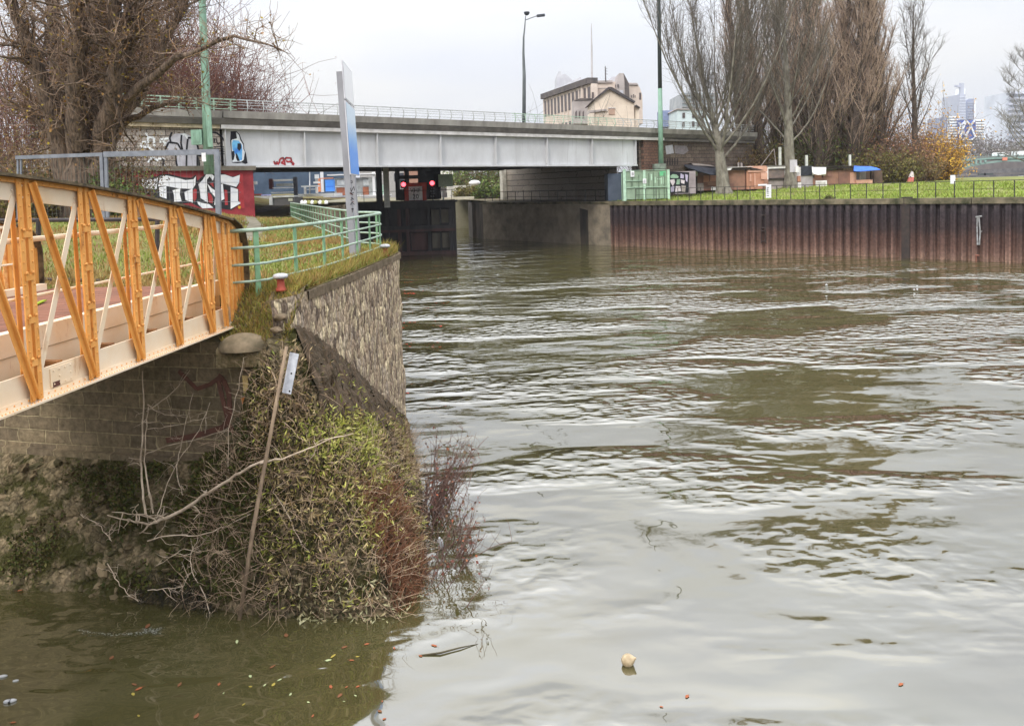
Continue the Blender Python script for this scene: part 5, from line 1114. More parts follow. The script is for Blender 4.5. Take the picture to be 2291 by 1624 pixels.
def big_left():
    Y = 34.0; rng = np.random.default_rng(5)
    b = at(188, 400, Y); b.z = z_left(b.x, Y)-.2
    t = thing('old_poplar', b, 'massive old bare tree with many stems and shaggy shoots at upper left', 'tree')
    o = np.array(b); W = TM(); C = TM()
    def P(px, py, dy=0): return np.array(at(px, py, Y+dy))-o
    stems = [([(188, 430, 0), (190, 330, 0), (198, 230, 0), (205, 130, .3), (212, 20, .5), (215, -150, .6)], .95, .42), ([(150, 400, -.3), (140, 320, -.5), (112, 230, -1), (75, 130, -1.6), (30, 30, -2), (-10, -80, -2.4)], .50, .12), ([(165, 360, .4), (150, 260, .8), (132, 150, 1.2), (122, 40, 1.6), (118, -120, 2)], .55, .2), ([(222, 390, -.4), (235, 290, -.8), (258, 190, -1.4), (285, 90, -2), (320, -30, -2.6)], .5, .2), ([(215, 340, -.7), (270, 235, -1.4), (325, 180, -2), (372, 150, -2.4), (405, 122, -2.8), (455, 110, -3.0), (520, 78, -3.2), (575, 90, -3.4), (630, 112, -3.5)], .215, .022), ([(235, 330, .3), (290, 240, .5), (330, 180, .6), (372, 90, .8), (410, 10, 1), (440, -100, 1.2)], .34, .1), ([(228, 300, -1), (250, 220, -1.8), (262, 120, -2.4), (250, 20, -3), (245, -100, -3.4)], .40, .15), ([(175, 330, -1), (165, 230, -1.8), (180, 120, -2.5), (170, 0, -3), (165, -120, -3.5)], .45, .15), ([(135, 310, 0), (85, 270, .3), (30, 235, .6), (-40, 190, 1)], .2, .06), ([(255, 290, .2), (300, 262, -.4), (345, 240, -1), (395, 228, -1.2), (432, 215, -1.4)], .17, .03), ([(280, 200, 1), (330, 120, 1.4), (350, 40, 1.8), (352, -60, 2)], .22, .08), ([(330, 60, 1.5), (400, -10, 1.6), (450, -60, 1.7)], .1, .05)]
    LP = []
    for pts, r0, r1 in stems:
        Q = np.array([P(*p) for p in pts]); n = len(Q); k = 14; u = np.linspace(0, n-1, k)
        # smooth the polyline
        S = np.stack([np.interp(u, np.arange(n), Q[:, c]) for c in range(3)], 1); S[1:-1] = (S[:-2]+2*S[1:-1]+S[2:])/4
        S[1:-1] += rng.normal(size=(k-2, 3))*.06
        W.tube(S, np.linspace(r0, r1, k), 9); LP.append((S, r0))
    # fluted buttresses at the foot
    for k in range(9):
        a = k*.7; p0 = np.array([math.cos(a)*.95, math.sin(a)*.7, -.1]); p1 = np.array([math.cos(a)*.75, math.sin(a)*.55, 2.2]); p2 = np.array([math.cos(a)*.55, math.sin(a)*.4, 4.4]); W.tube([p0, p1, p2], [.34, .30, .18], 6)
    subs = []
    for S, r0 in LP:
        nb = 62 if r0 > .3 else ({.215: 13, .17: 9, .14: 9}.get(r0, 30))
        for _ in range(nb):
            f = rng.random()**.8*.97+.02; i0 = min(int(f*13), 12); q = S[i0]+(S[i0+1]-S[i0])*(f*13-i0)
            d = (S[i0+1]-S[i0]); d = d/np.linalg.norm(d)*.4+rv(rng)*.9+UPV*.25
            L = .9+2.2*rng.random(); L *= {.215: .45, .17: .5, .34: .75}.get(r0, 1.0); G = grow(q, d, L, 6, rng, UPV*(1.0 if rng.random() < .75 else -.5), .16)
            W.tube(G, np.linspace((.045 if r0 > .25 else .026)+.05*rng.random()*(r0 > .3), .012, 7), 4); subs.append((G, L))
    for G, L in subs:
        for _ in range(11):
            f = .1+.9*rng.random(); i0 = min(int(f*6), 5); q = G[i0]+(G[i0+1]-G[i0])*(f*6-i0)
            T = grow(q, rv(rng)+UPV*.35, .5+.9*rng.random(), 4, rng, UPV*(.8*rng.random()-.3), .22); C.tube(T, np.linspace(.013, .006, 5), 3)
            if rng.random() < .8:
                q2 = T[2]; C.tube(grow(q2, rv(rng)+UPV*.3, .3+.5*rng.random(), 3, rng, UPV*.3, .2), [.009, .008, .006, .004], 3)
    W.build('trunk', mat('bark_old', A(128, 110, 94, .8), A(58, 50, 44, .8), scale=2.6, rough=.95, bump=1.0, stretch=(4, 4, .4), bscale=5, dist=.08), t, smooth=True)
    C.build('crown', leafmat('twig_old', [A(172, 150, 130, .75), A(100, 82, 70, .75), A(140, 118, 100, .75), A(70, 58, 50, .75), A(152, 124, 96, .75)], .95), t)
    L = TM(); n = 7000; k = rng.integers(0, len(C.V), n)
    Q = np.array([C.V[i][rng.integers(0, len(C.V[i]))] for i in k]); keep = Q[:, 2] < 7+rng.random(n)*6; Q = Q[keep]
    L.quads(leaf_quads(Q, .10, rng, .8)); L.build('leaves', leafmat('leaf_autumn', [A(160, 140, 50, .9), A(120, 110, 50, .9), A(150, 110, 60, .9), A(118, 92, 60, .9)]), t)
big_left()
# ================================================================== SHRUBS AND HEDGES
def shrub(name, c, rx, ry, h, label, cat, seed, stem_m, leaf_m, nst=60, nleaf=1500, lsz=.12, asp=.5, group=None, upright=.8, stem_r=.012, nbr=4, top=1.0, flare=1.0):
    rng = np.random.default_rng(seed); t = thing(name, c, label, cat, group); W = TM(); tips = []
    for i in range(nst):
        a = rng.random()*2*math.pi; rr = math.sqrt(rng.random()); p = np.array([math.cos(a)*rx*rr*.75, math.sin(a)*ry*rr*.75, -.1])
        hh = h*(1-.45*rr**2)*(.65+.5*rng.random())
        d = np.array([math.cos(a)*rr*.5*flare, math.sin(a)*rr*.5*flare, upright])+rng.normal(size=3)*.15
        S = grow(p, d, hh, 5, rng, rng.normal(size=3)*.3+UPV*.1, .08); W.tube(S, np.linspace(stem_r*1.8, stem_r*.7, 6), 3); tips += list(S[2:])
        for _ in range(nbr):
            q = S[rng.integers(1, 6)]; B = grow(q, rv(rng)*.9+UPV*.6, hh*(.2+.25*rng.random()), 3, rng, UPV*.2, .12); W.tube(B, np.linspace(stem_r, stem_r*.5, 4), 3); tips += list(B[1:])
    W.build('stems', stem_m, t)
    if nleaf and leaf_m:
        T = np.array(tips); k = rng.integers(0, len(T), nleaf); Q = T[k]+rng.normal(size=(nleaf, 3))*np.array([rx, ry, h])*.06
        Q = Q[Q[:, 2] > 0]; L = TM(); L.quads(leaf_quads(Q, lsz, rng, asp, (0, 0, .3))); L.build('foliage', leaf_m, t)
    return t
LM_BRN = leafmat('leaf_brown', [A(128, 98, 66, .8), A(104, 84, 58, .8), A(142, 118, 74, .8), A(92, 76, 60, .8), A(120, 112, 60, .8)])
LM_OLV = leafmat('leaf_olive', [A(96, 92, 46, .8), A(74, 76, 38, .8), A(124, 116, 62, .8), A(88, 74, 48, .8)])
LM_GRN = leafmat('leaf_green', [A(80, 98, 44, .8), A(58, 76, 36, .8), A(110, 124, 60, .8), A(70, 84, 46, .8)])
LM_YEL = leafmat('leaf_yellow', [A(206, 160, 56, .85), A(180, 130, 48, .85), A(222, 184, 80, .85), A(150, 112, 56, .85)])
LM_RST = leafmat('leaf_rust', [A(138, 98, 76, .8), A(114, 84, 66, .8), A(150, 112, 84, .8), A(100, 80, 64, .8)])
M_STM = mat('stem_brown', A(112, 92, 74, .8), A(84, 70, 58, .8), scale=2, rough=.95)
M_STMR = mat('stem_red', A(116, 78, 66, .8), A(90, 62, 54, .8), scale=2, rough=.95)
def bl(px, Y): p = at(px, 440, Y); return Vector((p.x, Y, z_left(p.x, Y)-.05))
def shrubs():
    g = 'brown bushes on the bank behind the old tree'
    for i, (px, Y, rx, h, lm, lab) in enumerate([(25, 39, 2.6, 4.6, LM_BRN, 'tangled brown bush at the left edge above the footbridge'), (95, 42, 2.6, 4.4, LM_BRN, 'brown bush between the left edge and the old tree trunk'), (30, 33, 1.8, 2.2, LM_OLV, 'low olive bush at the left behind the fence frame'), (112, 36, 1.8, 2.4, LM_BRN, 'low brown bush left of the old trunk'), (236, 37, 1.7, 3.9, LM_BRN, 'bush of brown and olive leaves right of the old trunk'), (215, 44, 1.4, 3.6, LM_OLV, 'yellowing bush directly behind the old trunk'), (255, 33, .8, 1.9, LM_GRN, 'green creeper bush behind the wire panel')]):
        shrub('bush', bl(px, Y), rx, rx*.8, h, lab, 'bush', 100+i, M_STM, lm, nst=110, nleaf=3600, lsz=.13, asp=.55, group=g, nbr=6)
    # reddish leafless thicket behind the bridge on the left
    for i, (px, Y, rx, h, zz, lab) in enumerate([(455, 92, 6.0, 15, 9, 'reddish bare thicket rising over the left end of the bridge'), (385, 88, 6, 17, 9, 'tall brown thicket between the green mast and the old tree'), (500, 98, 4.5, 9.5, 9, 'low reddish thicket above the bridge railing right of the mast'), (320, 86, 6, 18, 9, 'brown thicket behind the right branches of the old tree'), (60, 80, 9, 14, 8, 'distant brown thicket behind the left edge bushes')]):
        p = at(px, 300, Y); shrub('thicket', Vector((p.x, Y, zz)), rx, rx, h, lab, 'thicket', 140+i, M_STMR, LM_RST, nst=260, nleaf=5200, lsz=.2, asp=.3, group='reddish thickets behind the bridge', nbr=9, stem_r=.03, flare=1.2)
    # brown and golden bushes at the right
    g = 'autumn bushes right of the poplars'
    for i, (px, Y, rx, h, lm, lab) in enumerate([(1985, 100, 3.2, 7.0, LM_RST, 'brown bush at the foot of the last dense poplar'), (2015, 106, 3.0, 7.4, LM_RST, 'rust brown bush just left of the lone poplar'), (2086, 108, 1.7, 9.4, LM_YEL, 'golden yellow bush right of the lone poplar'), (2110, 104, 1.2, 5.4, LM_YEL, 'bright orange yellow bush beside the arch bridge'), (2055, 98, 2.0, 3.6, LM_BRN, 'low brown bush under the lone poplar'), (1950, 97, 2.6, 4.0, LM_OLV, 'olive bush behind the blue awning'), (2005, 96, 2.2, 3.6, LM_OLV, 'low olive bush right of the blue awning')]):
        p = at(px, 410, Y); shrub('bush', Vector((p.x, Y, 5.2)), rx, rx, h, lab, 'bush', 170+i, M_STM, lm, nst=120, nleaf=4200, lsz=.28, asp=.5, group=g, nbr=7, stem_r=.02)
    # undergrowth under the poplars
    g = 'dark undergrowth below the poplars'
    for i, (px, Y, rx, h, lm, lab) in enumerate([(1690, 101, 4, 7.0, LM_OLV, 'dark olive undergrowth behind the brown hut left of the white frame'), (1735, 100, 3.6, 5.4, LM_OLV, 'undergrowth behind the white framed hut'), (1815, 102, 4.4, 8.0, LM_GRN, 'ivy green undergrowth behind the black tarpaulin'), (1870, 104, 4.4, 9.5, LM_OLV, 'tall olive undergrowth behind the long brown hut'), (1920, 105, 4.2, 10.5, LM_RST, 'tall brown undergrowth behind the awning'), (1650, 98, 3.2, 6, LM_BRN, 'brown undergrowth right of the low forking tree')]):
        p = at(px, 410, Y); shrub('undergrowth', Vector((p.x, Y, 5.2)), rx, rx, h, lab, 'bush', 190+i, M_STM, lm, nst=130, nleaf=5000, lsz=.26, asp=.5, group=g, nbr=7, stem_r=.02)
    # greenery seen below the bridge
    g = 'green bushes beyond the bridge'
    for i, (px, Y, rx, h, lm, lab) in enumerate([(1045, 135, 4.5, 6.2, LM_GRN, 'green bush beyond the bridge right of the signals'), (1085, 140, 4.5, 6.8, LM_OLV, 'olive bush in the middle of the gap under the bridge'), (1120, 138, 4, 6.4, LM_GRN, 'bright green bush beside the pale end pier under the bridge'), (1050, 124, 2.6, 2.0, LM_OLV, 'low weeds on the far lock side'), (1100, 122, 3.4, 2.6, LM_GRN, 'overgrown bush along the far lock fence')]):
        p = at(px, 430, Y); shrub('bush', Vector((p.x, Y, 4.7)), rx, rx, h, lab, 'bush', 210+i, M_STM, lm, nst=90, nleaf=2600, lsz=.34, asp=.6, group=g, nbr=5, stem_r=.03)
    for i, (px, Y, h, lab) in enumerate([(1345, 150, 15.5, 'bare tree top at the right side of the factory'), (1205, 150, 13.5, 'small bare trees at the left side of the factory'), (1450, 140, 12.5, 'bare twigs between the factory and the dark mast')]):
        p = at(px, 420, Y); shrub('bare_tree', Vector((p.x, Y, 5)), 2.5, 2.5, h, lab, 'tree', 230+i, M_TWG, None, nst=40, nleaf=0, nbr=9, stem_r=.03, group='bare trees beside the factory')
    p = WA+WD*22.7-WN*.7; shrub('weed_clump', Vector((p.x, p.y, 4.42)), .55, .4, .5, 'dark weed clump at the foot of the right quay fence', 'weeds', 240, M_STM, leafmat('leaf_dark', [A(60, 72, 36, .9), A(80, 86, 44, .9)]), nst=40, nleaf=500, lsz=.10)
shrubs()
# ================================================================== GRASS AND GROUND COVER
def grass_left():
    rng = np.random.default_rng(3); n = 52000
    y = 14.4+(rng.random(n)**1.7)*42; d = rng.random(n)**1.4*14
    C = np.array([(edge_l(a)-.05-b, a, z_left(edge_l(a)-b, a)) for a, b in zip(y, d)])
    # path stays bare
    keep = np.array([abs(c[0]-np.interp(c[1], [26, 33, 42, 54], [-8.6, -10.6, -13.4, -17.5])) > .35 or c[1] < 25.5 for c in C]); C = C[keep]; n = len(C)
    pat = np.array([fbm(c[0], c[1], 1, .55) for c in C])
    dry = pat+rng.normal(size=n)*.18 > .10
    hgt = np.where(dry, .14, .08)*(.5+rng.random(n)); wd = np.where(dry, .010, .014)*(1+C[:, 1]/40)
    a = rng.random(n)*2*math.pi; S = np.stack([np.cos(a), np.sin(a), 0*a], 1)*wd[:, None]; lean = rng.normal(size=(n, 3))*.35; lean[:, 2] = 1
    T = C+lean*hgt[:, None]
    Q = np.stack([C-S, C+S, T+S*.3, T-S*.3], 1)
    for sel, nm, m, lab in ((dry, 'dry_grass', leafmat('dry_blades', [A(176, 134, 84, 1.1), A(150, 122, 74, 1.1), A(164, 148, 88, 1.1), A(138, 104, 66, 1.1)]), 'dry brown grass tufts on the left quay'), (~dry, 'grass', leafmat('green_blades', [A(140, 150, 72, 1.1), A(122, 134, 60, 1.1), A(160, 164, 98, 1.1)]), 'short green grass on the left quay')):
        t = TM(); t.quads(Q[sel]); o = t.build(nm, m, None, kind='stuff'); o['label'] = lab
    # tall fringe on the quay edge
    n = 5200; y = 14.3+rng.random(n)**1.2*9.5; C = np.array([(edge_l(a)-.02-.55*rng.random(), a, 4.6) for a in y])
    hgt = .10+.22*rng.random(n)**2; a = rng.random(n)*6.28; S = np.stack([np.cos(a), np.sin(a), 0*a], 1)*.007; lean = rng.normal(size=(n, 3))*.45; lean[:, 2] = 1; T = C+lean*hgt[:, None]
    t = TM(); t.quads(np.stack([C-S, C+S, T+S*.3, T-S*.3], 1)); o = t.build('edge_grass', leafmat('edge_blades', [A(150, 140, 72, 1.0), A(120, 128, 54, 1.0), A(160, 124, 76, 1.0), A(170, 160, 80, 1.0)]), None, kind='stuff'); o['label'] = 'yellowing grass fringe along the quay coping'
    # weeds on the bearing shelf at the bridge end
    n = 3400; C = np.stack([-3.75-1.1*rng.random(n), 13.15+1.25*rng.random(n), np.full(n, 3.9)], 1); C[:, 2] = [3.84+.78*sstep(.15, .95, (y-12.98)/1.5+.25*(x+4.9)/1.22-.1) for x, y in C[:, :2]]
    t = TM(); t.quads(leaf_quads(C, .13, rng, .10, (0, 0, 1.2), .7)); o = t.build('shelf_weeds', _mats['edge_blades'], None, kind='stuff'); o['label'] = 'dry weeds on the ledge at the end of the footbridge'
grass_left()
def grass_right():
    rng = np.random.default_rng(8); n = 30000
    u = rng.random(n)*46-1; d = .5+rng.random(n)**1.2*24
    P = np.array([WA+WD*a-WN*b for a, b in zip(u, d)]); P[:, 2] = [z_right(p[0], p[1]) for p in P]
    P = P[np.array([fbm(p[0], p[1], 7, .4) > -.22-.1*rng.random() for p in P])]; n = len(P); h = .08+.2*rng.random(n)**1.5; a = rng.random(n)*6.28; S = np.stack([np.cos(a), np.sin(a), 0*a], 1)*.045; lean = rng.normal(size=(n, 3))*.5; lean[:, 2] = 1; T = P+lean*h[:, None]
    t = TM(); t.quads(np.stack([P-S, P+S, T+S*.2, T-S*.2], 1)); o = t.build('grass', leafmat('lawn_blades', [A(150, 172, 72, 1.2), A(126, 150, 58, 1.2), A(170, 184, 92, 1.2), A(142, 146, 76, 1.2)]), None, kind='stuff'); o['label'] = 'bright green grass on the right bank'
grass_right()
def cover():
    rng = np.random.default_rng(12)
    # creeping plants over the cone
    C = []; G = []
    while len(C) < 11000:
        u = 6.1+rng.random()*6.9; v = .08+rng.random()*.9
        if u < 7.2 and v > .2 and rng.random() < .35: continue
        if v < .31 and u > 7.9 and rng.random() < .93: continue
        if u <= 7.9 and slope_pt(u, v).z > 3.0 and rng.random() < .8: continue
        p = slope_pt(u, v)
        dn = fbm(p.x, p.y, p.z, .9)+.30-.45*sstep(9.5, 12.0, u)-.2*sstep(.75, 1, v)+(.15 if u < 8.5 else 0)
        if dn < rng.random()*.6-.22: continue
        if p.z < .05: continue
        C.append((p.x+rng.normal()*.03, p.y+rng.normal()*.03, p.z+.02+abs(rng.normal())*.12)); G.append(fbm(p.x, p.y, p.z, .8)+rng.normal()*.22+.25*sstep(.0, .5, v)*(u < 9.5))
    C = np.array(C); G = np.array(G)
    D = []
    while len(D) < 9000:
        u = 6.0+rng.random()*7.0; v = .06+rng.random()*.93; p = slope_pt(u, v)
        if (v < .36 and u > 7.9 and rng.random() < .80) or p.z < .02 or (p.z > 3.1 and rng.random() < .7): continue
        D.append((p.x+rng.normal()*.03, p.y+rng.normal()*.03, p.z+abs(rng.normal())*.035))
    t = TM(); t.quads(leaf_quads(np.array(D), .10, rng, .3, (.25, -.25, .25), .9)); o = t.build('understory', leafmat('cover_dark', [A(50, 43, 30, .85), A(38, 38, 24, .85), A(66, 54, 40, .85), A(46, 50, 28, .85), A(80, 64, 48, .85)]), None, kind='stuff'); o['label'] = 'dark litter of dead leaves under the creeping plants'
    C[:, 2] += .04
    Q = leaf_quads(C, .098, rng, .22, (.25, -.25, .45), .8)
    for sel, nm, m, lab in ((G > .10, 'ground_cover', leafmat('cover_green', [A(142, 146, 62, .75), A(112, 122, 52, .75), A(170, 166, 88, .75), A(124, 118, 62, .75), A(186, 178, 112, .75)], .5), 'yellow green creeping plants covering the stone cone'), (G <= .10, 'withered_cover', leafmat('cover_dry', [A(146, 124, 84, .78), A(114, 94, 66, .78), A(182, 164, 120, .78), A(98, 80, 60, .78)], .6), 'withered pale leaves on the stone cone')):
        t = TM(); t.quads(Q[sel]); o = t.build(nm, m, None, kind='stuff'); o['label'] = lab
    # moss and small weeds on the rubble slope further left
    C = []
    while len(C) < 13000:
        u = .6+rng.random()*5.8; v = .03+rng.random()*.93; p = slope_pt(u, v)
        if p.z < .1 or fbm(p.x, p.y, p.z, 1.1)+.10*(u-3) < rng.random()*.5-.12: continue
        C.append((p.x, p.y-.02, p.z+.01+abs(rng.normal())*.04))
    t = TM(); t.quads(leaf_quads(np.array(C), .065, rng, .5, (0, -.3, .5), .9)); o = t.build('moss', leafmat('moss_tufts', [A(70, 76, 34, .8), A(50, 58, 28, .8), A(92, 94, 46, .8), A(84, 72, 46, .8), A(66, 54, 38, .8)]), None, kind='stuff'); o['label'] = 'dark moss and weeds on the rubble slope'
    # rust brown thicket of dead stalks near the water
    W = TM()
    for _ in range(2300):
        u = 8.15+rng.random()*1.55; v = .56+rng.random()*.42; p = np.array(slope_pt(u, v)); 
        T = grow(p, rv(rng)*.55+UPV*.9+np.array([.25, -.15, 0]), .14+.30*rng.random(), 3, rng, rng.normal(size=3)*.5, .15); W.tube(T, [.005, .004, .004, .003], 3)
    o = W.build('dead_stalks', leafmat('dead_stalk', [A(128, 86, 62, .85), A(100, 68, 52, .85), A(146, 102, 74, .85), A(92, 72, 58, .85)]), None, kind='stuff'); o['label'] = 'rust brown dead stalks at the foot of the cone'
    # fine bare twigs all over the cone
    W = TM()
    for _ in range(3800):
        u = 4.6+rng.random()*8.2; v = (.1 if u < 7.9 else .36)+rng.random()*(.88 if u < 7.9 else .62); p = np.array(slope_pt(u, v))
        if p[2] < 0: continue
        T = grow(p, rv(rng)*.8+UPV*.5+np.array([.2, -.3, 0]), .2+.55*rng.random()**1.5, 4, rng, rng.normal(size=3)*.8, .26); W.tube(T, np.linspace(.0055, .002, 5), 3)
    o = W.build('twigs', mat('twig_bleached', A(178, 156, 130, .72), A(116, 94, 76, .72), scale=3), None, kind='stuff'); o['label'] = 'fine bare twigs tangled over the cone'
    # pale leaves washed to the foot of the cone
    C = []
    while len(C) < 420:
        u = 6.6+rng.random()*3.0; p = slope_pt(u, .82+.16*rng.random()); C.append((p.x+.06*rng.normal(), p.y-.1*rng.random(), max(.02, p.z+.05*rng.random())))
    t = TM(); t.quads(leaf_quads(np.array(C), .10, rng, .25, (.3, -.2, -.25), .7)); o = t.build('willow_leaves', leafmat('leaf_willow', [A(178, 174, 140, .8), A(140, 136, 100, .8), A(160, 146, 110, .8)]), None, kind='stuff'); o['label'] = 'pale narrow leaves hanging over the water at the foot of the cone'
    # mossy wet overhang at the middle of the foot
    W = TM()
    for _ in range(600):
        u = 3.7+rng.random()*1.6; p = np.array(slope_pt(u, .70+rng.random()*.24)); T = grow(p, np.array([0, -.6, -.5])+rv(rng)*.9, .10+.22*rng.random(), 3, rng, -UPV*.6, .2); W.tube(T, [.006, .006, .005, .003], 3)
    o = W.build('root_mat', mat('root_dark', A(52, 46, 36, .8), A(36, 36, 26, .8), scale=3), None, kind='stuff'); o['label'] = 'dark mat of roots and moss drooping into the water'
cover()
def water_shrub():
    rng = np.random.default_rng(77)
    for k, (px, py, n, h, lab) in enumerate([(962, 1120, 80, 1.7, 'reddish shrub leaning over the water at the right side of the cone'), (995, 1240, 34, 1.1, 'thin shrub with sparse green leaves standing in the water right of the cone')]):
        b = on(px, py+40, .0); t = thing('shrub', b, lab, 'shrub', 'shrubs leaning over the water'); W = TM(); tips = []
        for i in range(n):
            p = np.array([rng.normal()*.16, rng.normal()*.55+ .25, -.05]); d = np.array([.30+.45*rng.random(), -.15+rng.normal()*.3, .9])
            S = grow(p, d, h*(.45+.65*rng.random()), 6, rng, UPV*.3+rng.normal(size=3)*.2, .10); W.tube(S, np.linspace(.010, .003, 7), 4); tips += list(S[3:])
            for _ in range(5):
                q = S[rng.integers(2, 7)]; B = grow(q, rv(rng)*.8+UPV*.5, .15+.3*rng.random(), 3, rng, UPV*.2, .15); W.tube(B, [.004, .0035, .003, .002], 3); tips += list(B[1:])
        W.build('stems', mat('stem_wine', A(84, 62, 58, .8), A(110, 88, 78, .8), scale=4), t)
        T = np.array(tips); m = 260 if k == 0 else 150; Q = T[rng.integers(0, len(T), m)]; L = TM(); L.quads(leaf_quads(Q, .06, rng, .7)); L.build('foliage', leafmat('leaf_shrub', [A(70, 84, 46, .8), A(96, 60, 52, .8), A(120, 74, 60, .8), A(60, 66, 44, .8), A(170, 96, 70, .8)]), t)
water_shrub()
# ================================================================== FALLEN BRANCHES, PLANK, SIGN PLATE
M_DEAD = mat('dead_wood', A(186, 170, 150, .62), A(140, 124, 106, .62), scale=6, rough=.9, bump=.3)
def px_poly(pts, Y0, Y1):
    n = len(pts); return [np.array(at(x, y, Y0+(Y1-Y0)*i/(n-1))) for i, (x, y) in enumerate(pts)]
def branchy(label, specs, seed, sub=(5, .35)):
    rng = np.random.default_rng(seed); W = TM(); allp = []
    for pts, Y0, Y1, r0, r1 in specs:
        Q = np.array(px_poly(pts, Y0, Y1)); k = len(Q)*3; u = np.linspace(0, len(Q)-1, k); S = np.stack([np.interp(u, np.arange(len(Q)), Q[:, c]) for c in range(3)], 1); S[1:-1] = (S[:-2]+2*S[1:-1]+S[2:])/4
        S[1:-1] += rng.normal(size=(k-2, 3))*.008; W.tube(S, np.linspace(r0, r1, k), 6); allp.append(S)
        for _ in range(sub[0]):
            q = S[rng.integers(1, k)]; d = rv(rng); d[1] *= .4; B = grow(q, d, sub[1]*(.4+.9*rng.random()), 5, rng, rng.normal(size=3)*.5, .22); W.tube(B, np.linspace(r1*.9, r1*.35, 6), 4)
            for _ in range(2): W.tube(grow(B[rng.integers(2, 6)], rv(rng), sub[1]*.4*(.4+rng.random()), 3, rng, rng.normal(size=3)*.3, .2), [r1*.5, r1*.45, r1*.35, r1*.25], 3)
    V = np.concatenate(W.V); c = (V.min(0)+V.max(0))/2; c[2] = V[:, 2].min(); W.V = [v-c for v in W.V]
    o = W.build('dead_branch', M_DEAD, None, smooth=True); o.location = c; return tag(o, label, 'branch', 'dead branches lying on the stone slope')
def debris():
    branchy('thick pale dead branch sweeping up from the slope to the leaning pole', [([(345, 1168), (372, 1160), (420, 1135), (470, 1100), (520, 1068), (560, 1045), (600, 1030)], 12.6, 12.15, .030, .020), ([(582, 1036), (640, 1024), (690, 1006), (740, 980), (790, 970)], 12.15, 12.2, .020, .006), ([(240, 1152), (290, 1165), (330, 1172), (352, 1168)], 12.7, 12.75, .008, .02), ([(250, 1145), (300, 1150), (345, 1160)], 12.8, 12.8, .005, .012)], 2, (5, .30))
    branchy('upright forked dead sapling against the abutment blocks', [([(326, 1150), (318, 1090), (316, 1030), (320, 960), (322, 890), (319, 830)], 12.8, 13.25, .020, .009), ([(343, 1148), (332, 1090), (322, 1030), (326, 960), (332, 910)], 12.8, 13.2, .016, .008), ([(328, 920), (360, 900), (395, 870), (425, 828)], 13.2, 13.2, .010, .004), ([(330, 905), (360, 925), (400, 930)], 13.2, 13.2, .009, .004), ([(322, 1020), (360, 1000), (430, 985), (510, 960), (540, 940)], 13.15, 13.0, .008, .003), ([(330, 960), (380, 955), (440, 940), (480, 930)], 13.2, 13.1, .007, .003)], 7, (4, .26))
    branchy('thin bent dead sapling in the middle of the abutment', [([(425, 1150), (412, 1110), (398, 1080), (395, 1040), (405, 1000), (415, 950), (432, 880)], 12.9, 13.2, .010, .004), ([(440, 1150), (425, 1120), (405, 1085)], 12.9, 12.95, .008, .006)], 9, (4, .28))
    branchy('pale branch fan hanging over the water in front of the slope', [([(420, 1330), (400, 1300), (430, 1280), (480, 1240), (530, 1215), (575, 1185)], 12.1, 12.25, .012, .007), ([(330, 1320), (370, 1318), (420, 1310), (445, 1290)], 12.0, 12.1, .005, .008), ([(355, 1262), (385, 1245), (410, 1225), (480, 1245), (540, 1220)], 12.3, 12.2, .005, .007), ([(455, 1390), (452, 1350), (470, 1310), (492, 1270), (480, 1230), (475, 1190)], 12.0, 12.3, .008, .004), ([(430, 1395), (440, 1380), (470, 1375)], 11.9, 11.95, .005, .004)], 15, (6, .30))
    branchy('small bent dead twig low on the left part of the rubble slope', [([(240, 1260), (262, 1300), (285, 1330), (310, 1345)], 12.4, 12.1, .008, .005)], 21, (8, .3))
    branchy('short dead twig on the upper left part of the rubble slope', [([(180, 1150), (215, 1170), (240, 1195), (250, 1210)], 12.7, 12.6, .006, .005)], 22, (7, .28))
    branchy('slanting dead shoot between the two forked saplings', [([(352, 1150), (372, 1090), (398, 1030), (440, 975), (470, 900)], 12.7, 13.1, .009, .004)], 24, (6, .32))
    branchy('dead shoot hanging over the right part of the abutment blocks', [([(520, 1100), (508, 1040), (512, 960), (530, 880), (545, 800)], 12.6, 12.95, .008, .004)], 26, (6, .30))
    branchy('dead branch spreading across the slope below the thick pale branch', [([(330, 1210), (380, 1196), (440, 1200), (500, 1180), (560, 1150)], 12.3, 12.1, .011, .005)], 28, (8, .34))
    branchy('pale forked twig at the foot of the slope left of the pole', [([(470, 1385), (462, 1340), (440, 1300), (425, 1260), (430, 1220)], 11.8, 12.15, .010, .005)], 30, (8, .30))
    branchy('bleached twig hanging near the middle of the overgrown cone', [([(690, 1240), (660, 1190), (640, 1140), (610, 1100)], 11.9, 12.05, .008, .004)], 32, (7, .30))
    branchy('bleached thin shoot on the right face of the overgrown cone', [([(905, 1240), (900, 1180), (890, 1120), (900, 1060)], 13.3, 15.3, .009, .004)], 34, (5, .30))
    # leaning pole with the bracketed plate
    a, b = at(532, 1372, 11.6), at(641, 775, 12.45)
    t = thing('leaning_pole', a, 'long weathered wooden pole leaning on the overgrown cone', 'pole')
    mb = MB(); mb.tube([a-Vector((0, 0, .2)), a.lerp(b, .3), a.lerp(b, .65), b], [.030, .033, .030, .027], 8); mb.build('shaft', mat('pole_wood', A(168, 146, 120, 1.0), A(124, 106, 88, 1.0), scale=5, rough=.85, bump=.3, stretch=(3, 3, .6)), t, smooth=True)
    p0, p1 = at(659, 790, 12.55), at(641, 880, 12.45); u = (p1-p0).normalized(); w = Vector((1, -.25, 0)); w = (w-u*w.dot(u)).normalized()
    mb = MB(); mb.bar(p0, p1, .155, .015, side=w); o = solo(mb, 'metal_plate', mat('plate_zinc', A(196, 200, 206, .8), A(160, 164, 172, .8), scale=7, rough=.45), 'grey zinc plate with drilled holes hanging beside the leaning pole', 'plate'); recalc(o)
    nn = u.cross(w); nn = nn if nn.y < 0 else -nn
    mb = MB()
